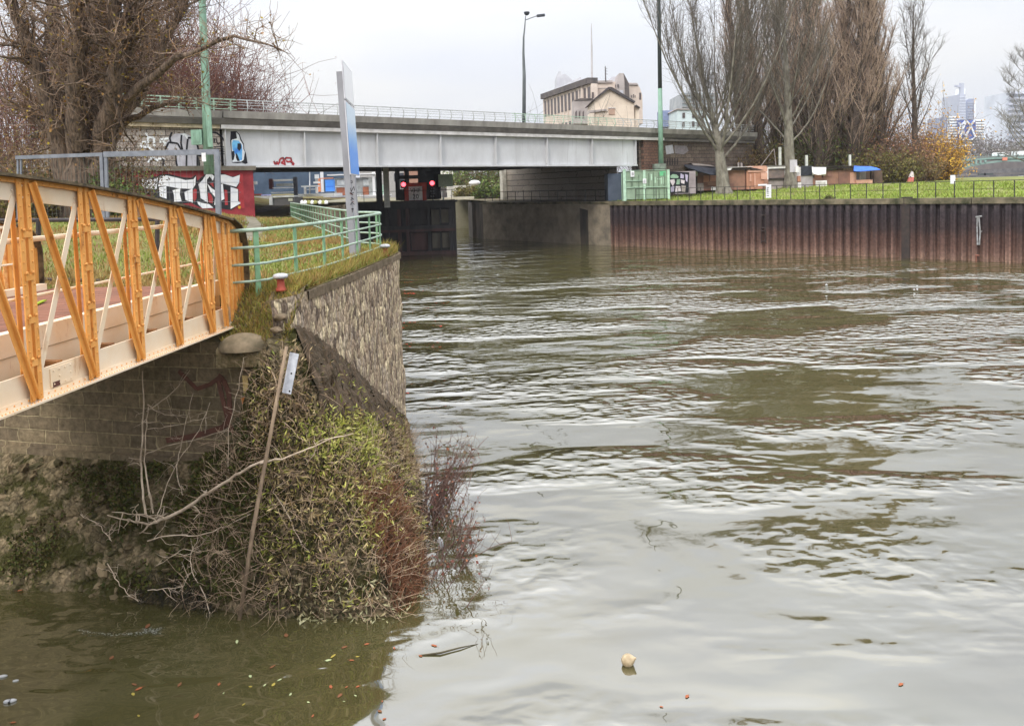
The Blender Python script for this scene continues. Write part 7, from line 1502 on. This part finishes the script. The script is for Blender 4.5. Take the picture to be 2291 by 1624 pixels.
# ================================================================== FACTORY, HOUSE AND OTHER BUILDINGS BEHIND THE BRIDGE
C4 = lambda x, y, Y: at(1115+.2237*x, .2237*y, Y)
def factory():
    st = mat('factory_render', A(208, 194, 182, .86), A(182, 168, 156, .86), scale=.25, rough=.9, detail=8); dk = mat('factory_window', A(84, 74, 72, .7), A(62, 58, 60, .7), scale=.8, rough=.4); wh = mat('factory_pale', A(196, 197, 201, .95), A(172, 172, 178, .95), scale=.3); cn = mat('factory_cornice', A(96, 88, 84, .8), A(66, 62, 62, .8), scale=.6); gy = mat('factory_grey', A(168, 160, 156, .82), A(140, 132, 128, .82), scale=.3)
    t = thing('factory', C4(800, 1240, 190), 'large beige concrete factory with rows of windows behind the bridge', 'factory')
    # long wing seen obliquely: from far left (465) to near right (940)
    def Y_(f): return 207+(178-207)*f
    def col(f): return at(1115+.2237*(465+(940-465)*f), 300, Y_(f))
    a, b = col(0), col(1)
    zt0, zt1 = C4(465, 985, 207).z, C4(940, 840, 178).z; zt = (zt0+zt1)/2
    d = (b-a); d.z = 0; n = Vector((d.y, -d.x, 0)).normalized(); n = n if n.y < 0 else -n
    A0 = Vector((a.x, a.y, 0)); B0 = Vector((b.x, b.y, 0))
    def wall(f0, f1, z0, z1, o0, o1, m, name):
        p, q = A0.lerp(B0, f0), A0.lerp(B0, f1); mb = MB(); mb.hexa([p+n*o1+Vector((0, 0, z0)), q+n*o1+Vector((0, 0, z0)), q+n*o0+Vector((0, 0, z0)), p+n*o0+Vector((0, 0, z0))], [p+n*o1+Vector((0, 0, z1)), q+n*o1+Vector((0, 0, z1)), q+n*o0+Vector((0, 0, z1)), p+n*o0+Vector((0, 0, z1))]); return recalc(mb.build(name, m, t))
    wall(0, 1, 5, zt, -1.5, 0, st, 'wing'); wall(-.01, 1.0, zt-.1, zt+1.2, -1.6, .8, cn, 'cornice')
    H = zt-5
    for k in range(13):
        f = (k+.22)/13; g = (k+.80)/13
        for z0, z1 in ((zt-4.6, zt-.7), (zt-12.6, zt-7.2), (zt-19, zt-14.2)):
            wall(f, g, z0, z1, -.2, .10, dk, 'window')
        wall((k-.1)/13, (k+.12)/13, 6, zt-.2, 0, .16, st, 'pilaster')
    # upper tiers and blocks: traced faces given a depth of their own
    def blk(pts, Y, th, m, name): mb = MB(); mb.prism([C4(x, y, Y) for x, y in pts], (0, th, 0)); return recalc(mb.build(name, m, t))
    blk([(580, 900), (585, 765), (600, 715), (628, 715), (630, 750), (670, 740), (735, 800), (735, 900)], 215, 10, wh, 'roof_block')
    blk([(555, 930), (560, 885), (690, 840), (690, 930)], 205, 8, wh, 'roof_block'); blk([(690, 930), (690, 830), (828, 772), (832, 900)], 200, 8, wh, 'roof_block')
    blk([(820, 1240), (830, 822), (1130, 818), (1310, 830), (1385, 835), (1415, 880), (1440, 960), (1445, 1240)], 182, 25, st, 'main_block')
    blk([(825, 835), (830, 812), (1140, 806), (1140, 828)], 181.6, 25, gy, 'parapet'); blk([(1310, 850), (1312, 832), (1386, 832), (1400, 850)], 181.6, 25, gy, 'parapet')
    blk([(1130, 825), (1132, 772), (1192, 772), (1192, 850)], 184, 5, wh, 'roof_block')
    blk([(1190, 980), (1192, 820), (1208, 735), (1252, 735), (1262, 830), (1265, 980)], 178, 9, gy, 'tower'); blk([(1262, 980), (1255, 738), (1308, 840), (1310, 980)], 178.2, 9, cn, 'tower_side')
    blk([(945, 890), (950, 885), (1125, 880), (1125, 890)], 181.9, .5, gy, 'string_course')
    for (x0, y0, x1, y1) in ((935, 925, 955, 985), (1410, 930, 1430, 1000), (1168, 850, 1178, 880), (1190, 845, 1206, 870), (1330, 955, 1340, 980), (1350, 945, 1358, 980), (1365, 955, 1372, 980)): blk([(x0, y0), (x1, y0), (x1, y1), (x0, y1)], 177.6, .3, dk, 'window')
    blk([(1215, 905), (1250, 905), (1250, 950), (1215, 950)], 177.7, .2, wh, 'window')
    # annex
    blk([(755, 1240), (755, 1000), (945, 990), (970, 1000), (970, 1240)], 172, 6, gy, 'annex'); blk([(755, 1003), (820, 985), (945, 985), (945, 998)], 171.7, 6, cn, 'annex_roof')
    for x in (770, 805, 842): blk([(x, 1125), (x+14, 1105), (x+14, 1180), (x, 1180)], 171.8, .3, dk, 'window')
    mb = MB(); mb.tube([C4(937, 800, 186), C4(934, 500, 186), C4(930, 240, 186)], [.24, .2, .09], 6); recalc(solo(mb, 'flagpole', mat('pole_pale', A(176, 172, 172, .8), scale=1), 'very tall thin pale mast rising from the factory roof', 'mast'))
    mb = MB(); mb.tube([C4(1073, 820, 181), C4(1070, 665, 181)], [.16, .1], 5)
    for y in (680, 705, 735): mb.tube([C4(1062, y, 181), C4(1090, y+12, 181)], .06, 4)
    recalc(solo(mb, 'antenna', cn, 'small antenna mast on the factory roof right of the tall pale mast', 'antenna'))
    # gabled house
    hs = mat('house_cream', A(224, 210, 192, .92), A(204, 188, 170, .92), scale=.4, detail=8)
    t2 = thing('gable_house', C4(1170, 1240, 150), 'cream gabled house with a dark roof edge in front of the factory', 'house')
    def hb(pts, Y, th, m, name): mb = MB(); mb.prism([C4(x, y, Y) for x, y in pts], (0, th, 0)); return recalc(mb.build(name, m, t2))
    hb([(965, 1280), (965, 1000), (1105, 890), (1355, 1035), (1360, 1280)], 150, 14, hs, 'wall'); hb([(1361, 1280), (1361, 1060), (1408, 1085), (1410, 1280)], 151, 12, hs, 'wall')
    rk = mat('roof_dark', A(72, 66, 66, .8), A(52, 50, 52, .8), scale=1)
    hb([(940, 1005), (1100, 872), (1135, 872), (1370, 1015), (1362, 1032), (1110, 893), (955, 1005)], 149.4, 15, rk, 'roof'); hb([(1360, 1060), (1380, 1050), (1418, 1075), (1415, 1085)], 150.4, 12, rk, 'roof')
    hb([(1105, 1090), (1165, 1085), (1165, 1150), (1105, 1148)], 149.85, .2, mat('shutter', A(176, 148, 130, .82)), 'window'); hb([(1098, 1080), (1172, 1080), (1172, 1086), (1098, 1086)], 149.8, .25, wh, 'lintel')
    hb([(895, 1150), (905, 1108), (1085, 1092), (1085, 1110), (920, 1128)], 149.6, 1.5, gy, 'porch_roof')
    # pale windowed house and grey block at the right
    t3 = thing('apartment_house', C4(1910, 1290, 150), 'pale blue house with small windows behind the low forking tree', 'house')
    pb = mat('house_blue', A(196, 208, 208, .82), A(180, 194, 196, .82), scale=.4)
    mb = MB(); mb.prism([C4(1785, 1320, 150), C4(1790, 1095, 150), C4(2100, 1100, 150), C4(2100, 1320, 150)], (0, 10, 0)); recalc(mb.build('wall', pb, t3))
    mb = MB(); mb.prism([C4(1780, 1098, 149.7), C4(1784, 1088, 149.7), C4(2105, 1092, 149.7), C4(2105, 1102, 149.7)], (0, 10, 0)); recalc(mb.build('roof', gy, t3))
    for (x, y) in ((1842, 1130), (1940, 1130), (1838, 1218), (1938, 1216), (1992, 1216), (2040, 1216), (2040, 1130)):
        mb = MB(); mb.prism([C4(x, y+50, 149.8), C4(x, y, 149.8), C4(x+24, y, 149.8), C4(x+24, y+50, 149.8)], (0, .15, 0)); recalc(mb.build('window', dk, t3))
    t4 = thing('mirror_block', C4(1960, 1100, 175), 'grey office block with darker glass behind the pale blue house', 'building')
    mb = MB(); mb.prism([C4(1838, 1120, 175), C4(1842, 930, 175), C4(2200, 935, 175), C4(2200, 1120, 175)], (0, 14, 0)); recalc(mb.build('wall', mat('mirror_glass', A(150, 156, 158, .8), A(120, 128, 132, .8), scale=.35, rough=.25), t4))
    for k in range(4): mb = MB(); mb.prism([C4(1838, 955+k*40, 174.8), C4(1838, 950+k*40, 174.8), C4(2200, 954+k*40, 174.8), C4(2200, 959+k*40, 174.8)], (0, .3, 0)); recalc(mb.build('floor_band', gy, t4))
    mb = MB(); mb.box(tuple(C4(1750, 1195, 160)), (5.6, 4, 3.2)); recalc(solo(mb, 'rooftop_unit', mat('unit_blue', A(126, 138, 168, .82)), 'small blue grey flat roof left of the pale blue house', 'building'))
    # low things beyond the parapet on the bridge deck: van roofs and kiosk
factory()
# ================================================================== FAR RIGHT: ARCH BRIDGE AND TOWERS
K = lambda x, y: (2098.1+.16335*x, 168.8+.16335*y)
def arch_bridge():
    Y = 230.0; P = lambda x, y, Y=230.0: at(*K(x, y), Y)
    g = mat('arch_green', A(128, 152, 144, .8), A(104, 128, 122, .8), scale=.5); dk = mat('arch_dark', A(70, 76, 76, .7), scale=.5); st = mat('arch_stone', A(150, 138, 126, .8), A(120, 110, 102, .8), scale=.4)
    t = thing('arch_bridge', P(700, 1300), 'distant pale green steel arch bridge at the right edge', 'bridge')
    mb = MB(); pts = [(300, 1178), (500, 1165), (800, 1148), (1181, 1140), (2200, 1150)]; pts2 = [(300, 1150), (500, 1140), (800, 1122), (1181, 1112), (2200, 1125)]
    mb.prism([P(x, y) for x, y in pts2]+[P(x, y) for x, y in reversed(pts)], (0, 14, 0)); recalc(mb.build('deck', g, t))
    ar = []
    for k in range(21):
        x = 270+(1900-270)*k/20; y = 1165+ (1290-1165)*((x-1085)/815)**2; ar.append((x, y))
    for dy in (0, 13.0):
        for p, q in zip(ar, ar[1:]):
            pass
        mb = MB(); mb.prism([P(x, y-9, 230+dy) for x, y in ar]+[P(x, y+16, 230+dy) for x, y in reversed(ar)], (0, .8, 0)); recalc(mb.build('arch_rib', g, t))
    for x in (340, 400, 460, 520, 580, 650):
        y = 1165+125*((x-1085)/815)**2; mb = MB(); mb.bar(P(x, 1160), P(x, y), .5, .5); recalc(mb.build('spandrel_post', g, t))
    mb = MB(); mb.prism([P(205, 1460), P(215, 1250), P(262, 1250), P(275, 1460)], (0, 14, 0)); recalc(mb.build('pier', st, t))
    mb = MB()
    for k in range(30): p = P(300+k*40, 1130-8*math.sin(k/30)); mb.bar(p, p+Vector((0, 0, 1.1)), .06, .06)
    mb.bar(P(300, 1128), P(1181, 1092), .1, .1); mb.build('parapet_rail', g, t)
    mb = MB(); mb.box(tuple(P(918, 1146, 229.5)), (1.4, .2, .9)); recalc(mb.build('navigation_mark', mat('mark_orange', A(220, 140, 116, .85)), t))
    # vehicles on it
    for (x0, x1, y0, y1, lab, k) in ((798, 965, 1055, 1112, 'white van driving over the distant arch bridge', 0), (1065, 1230, 1035, 1112, 'white truck at the right edge on the distant arch bridge', 1)):
        Yv = 233; a, b = at(*K(x0, y1), Yv), at(*K(x1, y0), Yv); L, H = b.x-a.x, b.z-a.z; t2 = thing('van' if k == 0 else 'truck', Vector(((a.x+b.x)/2, Yv, a.z)), lab, 'van' if k == 0 else 'truck')
        wv = mat('van_white', A(236, 236, 238, .82), scale=2, rough=.35)
        mb = MB(); mb.prism([Vector((a.x+f*L, Yv, a.z+h*H)) for f, h in ((0, .15), (.0, .8), (.06, 1.0), (.72, 1.0), (.84, .62), (1, .5), (1, .15))] if k == 0 else [Vector((a.x+f*L, Yv, a.z+h*H)) for f, h in ((0, .15), (0, 1.0), (1, 1.0), (1, .15))], (0, 2, 0)); recalc(mb.build('body', wv, t2))
        mb = MB(); mb.box((a.x+L*.42, Yv-.02, a.z+.66*H), (L*.66, .06, H*.26)); recalc(mb.build('window', dk, t2)) if k == 0 else None
        for f in (.2, .8): mb = MB(); mb.tube([(a.x+f*L, Yv-.03, a.z+.15*H), (a.x+f*L, Yv+.3, a.z+.15*H)], .36, 10); mb.build('wheel', dk, t2)
    # quay wall and moored barge under the arch
    mb = MB(); p, q = P(400, 1440, 200), P(1500, 1380, 200); mb.box(((p.x+q.x)/2, 200, 6.4), (q.x-p.x, 3, 1.0)); 
    mb.box(((p.x+q.x)/2, 200.2, 5.2), (q.x-p.x, 3, .5)); recalc(solo(mb, 'barge', mat('barge_dark', A(74, 74, 78, .75), A(110, 108, 108, .75), scale=.5), 'long dark barge lying under the distant arch bridge', 'barge'))
    for (x0, x1, y0, y1, lab) in ((1120, 1240, 1375, 1440, 'white cabin box right of the dark barge'), (180, 232, 1390, 1460, 'small white post sign left of the barge')):
        a, b = at(*K(x0, y1), 196), at(*K(x1, y0), 196); mb = MB(); mb.box(((a.x+b.x)/2, 196, (a.z+b.z)/2), (b.x-a.x, 1, b.z-a.z)); recalc(solo(mb, 'cabin', _mats['van_white'], lab, 'cabin'))
    for k in range(8):
        a = at(*K(720+k*62, 1480), 170); L = 4.2 if k % 3 else 2.6; mb = MB(); mb.prism([Vector((a.x+f*L/2, 170, a.z+.4+g)) for f, g in ((-.9, -.7), (.85, -.7), (1, .1), (.5, .15), (.45, .75), (-.5, .75), (-.55, .15), (-1, .1))], (0, 1.6, 0))
        recalc(solo(mb, 'moored_boat', mat('boats_pale', A(206, 204, 206, .8), A(150, 150, 156, .8), scale=.3), 'pale low cabin boat moored below the dark barge' if k % 3 else 'short pale cabin boat moored below the dark barge', 'boat', 'pale boats moored below the dark barge'))
    mb = MB(); p = P(640, 1400, 205); mb.bar(P(640, 1420, 205), P(640, 1290, 205), .5, .4); mb.box(tuple(P(655, 1335, 205)), (3.8, .4, 1.6)); recalc(solo(mb, 'pile_cluster', dk, 'dark mooring posts under the distant arch bridge', 'post'))
    # dark far bank below the arch
    mb = MB(); p, q = P(260, 1470, 262), P(2300, 1120, 262); mb.box(((p.x+q.x)/2, 262, 6.8), (q.x-p.x, 4, 9.0)); recalc(solo(mb, 'river_wall', mat('far_wall', A(122, 116, 112, .75), A(84, 80, 80, .75), scale=.12, stretch=(1, 1, .6), detail=8), 'dark masonry bank seen through the distant arch', 'wall'))
arch_bridge()
def city():
    Y = 560.0; P = lambda x, y, Y=560.0: at(*K(x, y), Y)
    wh = mat('tower_white', A(226, 230, 238, .82), A(206, 212, 224, .82), scale=.05); gl = mat('tower_glass', A(160, 166, 184, .9), A(134, 142, 166, .9), scale=.05, rough=.3); gb = mat('tower_blue', A(76, 98, 160, .9), A(62, 84, 150, .9), scale=.05, rough=.3); gy = mat('tower_grey', A(178, 181, 192, .9), A(162, 166, 180, .9), scale=.05)
    def pr(pts, Y, th, m, name, t): mb = MB(); mb.prism([P(x, y, Y) for x, y in pts], (0, th, 0)); return recalc(mb.build(name, m, t))
    t = thing('lattice_building', P(400, 1130), 'distant white banded office building with blue glass and white diamond lattice', 'building')
    pr([(170, 1130), (165, 560), (300, 560), (300, 1130)], Y, 30, gl, 'wing', t); pr([(500, 1130), (520, 605), (640, 605), (690, 640), (690, 1130)], Y+2, 30, gl, 'wing', t)
    for k in range(9):
        y = 560+k*37; pr([(163, y+22), (160, y), (302, y), (302, y+22)], Y-1.5, 3, wh, 'floor_band', t)
        if k < 8: pr([(512, y+67), (512, y+45), (660, y+45), (672, y+67)], Y-.5, 3, wh, 'floor_band', t)
    pr([(295, 880), (295, 615), (520, 615), (520, 880)], Y-4, 20, gb, 'glass_front', t); pr([(355, 1130), (355, 878), (460, 878), (460, 1130)], Y-2, 18, gl, 'lower_front', t); pr([(460, 1130), (460, 840), (520, 840), (520, 1130)], Y-1, 18, gb, 'lower_front', t)
    for a, b in (((388, 618), (300, 870)), ((388, 618), (318, 690)), ((318, 690), (380, 850)), ((300, 870), (380, 850)), ((380, 850), (450, 690)), ((450, 690), (388, 618)), ((450, 690), (505, 618)), ((450, 690), (515, 850)), ((380, 850), (445, 895)), ((445, 895), (515, 850)), ((318, 690), (290, 650)), ((285, 800), (318, 690)), ((300, 870), (355, 885))):
        mb = MB(); mb.bar(P(*a, Y-5), P(*b, Y-5), .95, .8, side=(1, 0, 0)); recalc(mb.build('lattice_bar', wh, t))
    pr([(395, 1130), (395, 950), (440, 945), (440, 1130)], Y-8, 6, wh, 'stair_tower', t)
    t = thing('office_tower', P(340, 620, 600), 'distant pale grey tower left of the twin towers above the lattice building', 'tower'); pr([(300, 630), (305, 260), (380, 260), (385, 630)], 600, 25, gy, 'wall', t); pr([(335, 262), (350, 175), (378, 180), (372, 262)], 601, 10, wh, 'roof_block', t)
    for k in range(9): pr([(300, 300+k*38), (300, 296+k*38), (384, 296+k*38), (384, 300+k*38)], 599.4, .5, wh, 'floor_band', t)
    mb = MB(); mb.bar(P(325, 262, 601), P(325, 110, 601), 2.6, 2); mb.bar(P(232, 145, 601), P(330, 165, 601), 1.6, 1.2); recalc(solo(mb, 'tower_crane', gy, 'distant tower crane above the pale grey tower', 'crane'))
    t = thing('office_tower', P(455, 620, 610), 'distant darker glass tower with rounded top right of the crane', 'tower'); pr([(390, 630), (392, 370), (405, 335), (430, 322), (495, 322), (515, 345), (515, 630)], 610, 25, gl, 'wall', t); pr([(500, 630), (500, 335), (517, 350), (517, 630)], 609, 25, wh, 'side_fin', t)
    for k in range(7): pr([(408, 380+k*36), (408, 368+k*36), (492, 368+k*36), (492, 380+k*36)], 609.5, .6, gy, 'floor_band', t)
    # middle distance blocks
    for (x0, x1, y0, Yb, c, lab, rf) in ((640, 860, 870, 420, (150, 148, 152), 'distant grey flat roofed hall above the arch bridge', 1), (860, 1010, 930, 430, (126, 126, 132), 'distant darker block right of the grey hall', 0), (500, 640, 960, 400, (150, 152, 172), 'distant lilac grey round roofed block', 1), (300, 400, 1000, 330, (196, 186, 180), 'small pale pink block beside the golden bushes', 0), (0, 200, 920, 300, (176, 150, 132), 'brown brick house behind the golden bushes', 1), (1010, 1300, 985, 330, (186, 182, 180), 'pale block behind the white truck', 0)):
        t = thing('building', P((x0+x1)/2, 1130, Yb), lab, 'building'); m = mat('block_%d' % x0, A(*c, .8), scale=.05)
        pr([(x0, 1140), (x0, y0), (x1, y0), (x1, 1140)], Yb, 16, m, 'wall', t); pr([(x0-8, y0), (x0-4, y0-14), (x1+4, y0-14), (x1+8, y0)], Yb-.5, 17, wh if rf else gy, 'roof', t)
        for k in range(4):
            u = x0+(x1-x0)*(k+.25)/4; v = u+(x1-x0)*.12
            for yy in (y0+30, y0+80): pr([(u, yy+26), (u, yy), (v, yy), (v, yy+26)], Yb-.2, .4, gl, 'window', t)
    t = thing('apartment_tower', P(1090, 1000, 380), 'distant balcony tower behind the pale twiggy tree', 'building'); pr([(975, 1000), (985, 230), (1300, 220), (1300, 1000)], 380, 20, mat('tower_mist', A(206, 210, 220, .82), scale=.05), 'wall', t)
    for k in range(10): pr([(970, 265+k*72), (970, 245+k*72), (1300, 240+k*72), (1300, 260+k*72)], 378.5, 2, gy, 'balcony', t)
    # trees among the far blocks
    for i, (x, Yt, rx, h, lm, lab) in enumerate(((560, 300, 9, 13, LM_BRN, 'hazy grey brown tree left above the arch bridge'), (760, 310, 12, 14, LM_RST, 'hazy trees in the middle above the arch bridge'), (930, 315, 10, 13, LM_BRN, 'hazy tree behind the white van'))):
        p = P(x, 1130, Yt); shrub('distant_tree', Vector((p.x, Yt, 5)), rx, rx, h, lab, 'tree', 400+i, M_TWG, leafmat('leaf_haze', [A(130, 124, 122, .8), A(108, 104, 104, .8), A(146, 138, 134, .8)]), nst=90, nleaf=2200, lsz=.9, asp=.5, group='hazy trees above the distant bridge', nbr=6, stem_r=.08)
city()
# ================================================================== FLOATING THINGS
def floating():
    rng = np.random.default_rng(31)
    # pear shaped float
    p = on(1404, 1486, 0); mb = MB()
    prof = [(.012, -.075), (.05, -.066), (.078, -.03), (.085, .01), (.075, .045), (.052, .075), (.028, .10), (.014, .122), (.006, .13)]
    mb.lathe((0, 0, 0), prof, 18); Rm = Matrix.Rotation(R(62), 3, 'Y') @ Matrix.Rotation(R(20), 3, 'X'); mb.v = [tuple(p+Vector((0, 0, .055))+Rm @ Vector(v)) for v in mb.v]
    solo(mb, 'pear_float', mat('gourd_skin', A(196, 178, 146, .9), A(150, 132, 104, .9), scale=9, rough=.5), 'pale brown pear shaped float drifting in the open water', 'float', smooth=True)
    # white floats
    for i, (x, y, s, lab) in enumerate(((6, 1514, .034, 'white oval polystyrene scrap at the left edge, the upper one'), (22, 1570, .045, 'white dark banded bottle drifting at the lower left edge'), (35, 1523, .022, 'tiny white scrap just right of the upper left edge float'))):
        p = on(x, y, .0); mb = MB(); mb.lathe((0, 0, 0), [(.2*s, -1.6*s), (.5*s, -1.2*s), (.62*s, 0), (.5*s, 1.0*s), (.2*s, 1.7*s)], 12); Rm = Matrix.Rotation(R(90), 3, 'Y'); Rz = Matrix.Rotation(R(15), 3, 'Z'); mb.v = [tuple(p+Vector((0, 0, .3*s))+Rz @ (Rm @ Vector(v))) for v in mb.v]
        solo(mb, 'float' if i != 1 else 'bottle', mat('foam_white', A(226, 226, 226, 1.2), scale=6), lab, 'litter', smooth=True)
        if i == 1: mb = MB(); mb.tube([p+Vector((-.012, 0, .010)), p+Vector((.016, .004, .010))], .031, 12); mb.build('band', _mats['letter_black'], COL.objects['bottle'])
    # plastic bottle at the shrub
    p = on(986, 1225, .02); mb = MB(); mb.lathe((0, 0, 0), [(.05, 0), (.055, .02), (.055, .17), (.045, .2), (.018, .24), (.018, .27)], 12); Rm = Matrix.Rotation(R(28), 3, 'X'); mb.v = [tuple(p+Rm @ Vector(v)) for v in mb.v]
    solo(mb, 'plastic_bottle', mat('clear_plastic', A(206, 210, 212, .9), A(180, 184, 188, .9), scale=20, rough=.15, spec=.6), 'clear plastic bottle caught at the foot of the water shrub', 'bottle', smooth=True)
    # small white scraps far out
    for i, (x, y, lab) in enumerate(((1849, 638, 'white bird like scrap floating in mid river'), (2045, 648, 'white scrap floating right of the mid river scrap'), (2052, 640, 'second white scrap near the right edge of the ripples'), (1560, 556, 'pale scrap near the foot of the sheet piling'))):
        p = on(x, y, 0); mb = MB(); s = .06+.03*(i == 0); mb.lathe((p.x, p.y, p.z-.02), [(.4*s, 0), (s, .3*s), (.8*s, .6*s), (.2*s, .9*s)], 8); solo(mb, 'scrap', _mats['foam_white'], lab, 'litter', smooth=True)
    # leaves on the water, two leaf shapes copied
    cols = {'orange': mat('leaf_orange_mat', A(190, 112, 72, 1.4), A(160, 88, 56, 1.4), scale=12), 'yellow': mat('leaf_yellow_mat', A(190, 172, 80, 1.4), A(170, 150, 70, 1.4), scale=12), 'brown': mat('leaf_brown_mat', A(136, 88, 56, 1.1), A(110, 74, 50, 1.1), scale=12), 'pale green': mat('leaf_pale_mat', A(190, 198, 150, 1.1), A(160, 170, 124, 1.1), scale=12)}
    src = {}
    for c, m in cols.items():
        mb = MB(); n = 12; pts = []
        for k in range(n): a = 2*math.pi*k/n; r = 1-.28*(k % 2)*(c == 'orange'); pts.append(Vector((math.cos(a)*r, math.sin(a)*.5*r*(1-.3*math.cos(a)), .0)))
        vs = pts+[v+Vector((0, 0, .03)) for v in pts]; mb.add(vs, [tuple(range(n-1, -1, -1)), tuple(range(n, 2*n))]+[(k, (k+1) % n, n+(k+1) % n, n+k) for k in range(n)])
        mb.bar((-1, 0, .02), (-1.5, .1, .02), .06, .03)
        me = bpy.data.meshes.new('floating_leaf'); me.from_pydata([tuple(v) for v in mb.v], [], mb.f); me.materials.append(m); src[c] = me
    D = [(745, 1467, 'yellow', .05), (735, 1476, 'pale green', .05), (787, 1476, 'orange', .06), (800, 1468, 'yellow', .035), (971, 1443, 'orange', .06), (882, 1449, 'orange', .05), (941, 1466, 'orange', .05), (770, 1447, 'brown', .05), (820, 1440, 'orange', .045), (760, 1555, 'brown', .06), (740, 1535, 'orange', .045), (775, 1536, 'orange', .035), (800, 1535, 'orange', .035), (795, 1555, 'pale green', .025), (770, 1568, 'pale green', .02), (490, 1530, 'orange', .05), (402, 1530, 'brown', .06), (300, 1530, 'brown', .05), (310, 1540, 'orange', .06), (298, 1552, 'yellow', .045), (560, 1512, 'pale green', .035), (592, 1532, 'pale green', .03), (625, 1520, 'pale green', .035), (612, 1530, 'yellow', .045), (560, 1535, 'yellow', .03), (500, 1550, 'pale green', .025), (868, 1625, 'orange', .03), (1537, 1557, 'orange', .05), (1480, 1580, 'orange', .04), (850, 1590, 'brown', .04), (700, 1600, 'orange', .04), (330, 1400, 'brown', .07), (860, 1637-30, 'orange', .04), (45, 1320, 'orange', .05), (30, 1615, 'orange', .06), (440, 1600, 'brown', .05), (310, 1600, 'yellow', .035), (855, 1568, 'orange', .03), (690, 1570, 'pale green', .03), (530, 1435, 'pale green', .05), (610, 1490, 'brown', .05), (545, 1575, 'yellow', .03), (650, 1552, 'pale green', .03), (250, 1470, 'brown', .045), (640, 1420, 'brown', .05), (2015, 1530, 'orange', .05)]
    for x, y, c, s in D:
        o = bpy.data.objects.new('floating_leaf', src[c]); COL.objects.link(o); o.location = on(x, y, .008); s *= .85*(.8+.4*rng.random()); o.scale = (s, s*(.7+.5*rng.random()), s*.6); o.rotation_euler = (0, 0, rng.random()*6.28); tag(o, '%s leaf floating flat on the river near the bank' % c if x < 1200 else '%s leaf floating on the open river' % c, 'leaf', 'fallen leaves floating on the water')
    # submerged looking stick with its curved tip
    mb = MB(); mb.tube([on(940, 1466, .0), on(985, 1460, .02), on(1030, 1448, .02), on(1070, 1440, .0)], [.012, .014, .01, .004], 6); solo(mb, 'floating_stick', mat('stick_dark', A(74, 68, 50, .8), scale=6), 'dark curved stick lying in the water in front of the cone', 'stick', smooth=True)
    # foam where the current meets the roots
    W = TM(); C = []
    for _ in range(260):
        f = rng.random(); x = 175+f*190+rng.normal()*3; y = 1408+12*math.sin(f*math.pi)-6*f+abs(rng.normal())*2.2
        if rng.random() < .45: x = 315+rng.random()*45; y = 1405+rng.random()*12
        C.append(on(x, y, .006+.012*rng.random()))
    Q = leaf_quads(np.array([tuple(c) for c in C]), .022, rng, .6, (1, 0, 0), .5); Q[:, :, 2] = np.clip(Q[:, :, 2], .004, .025); W.quads(Q)
    o = W.build('foam', mat('foam', A(200, 200, 190, 1.8), A(170, 172, 160, 1.8), scale=9, rough=.95, spec=.05), None, kind='stuff'); o['label'] = 'thin line of white foam under the root mat'
floating()

# ================================================================== HAZE
def haze():
    m = bpy.data.materials.new('haze_air'); m.use_nodes = True; nt = m.node_tree; N = nt.nodes; N.clear()
    out = N.new('ShaderNodeOutputMaterial'); v = N.new('ShaderNodeVolumePrincipled'); v.inputs['Color'].default_value = (.93, .95, 1.0, 1); v.inputs['Density'].default_value = .0002; v.inputs['Anisotropy'].default_value = .2
    nt.links.new(v.outputs[0], out.inputs['Volume'])
    mb = MB(); mb.box((0, 1990, 59), (5200, 4200, 122)); o = mb.build('haze', m, kind='stuff'); o['label'] = 'thin pale air haze fading the far towers'
haze()
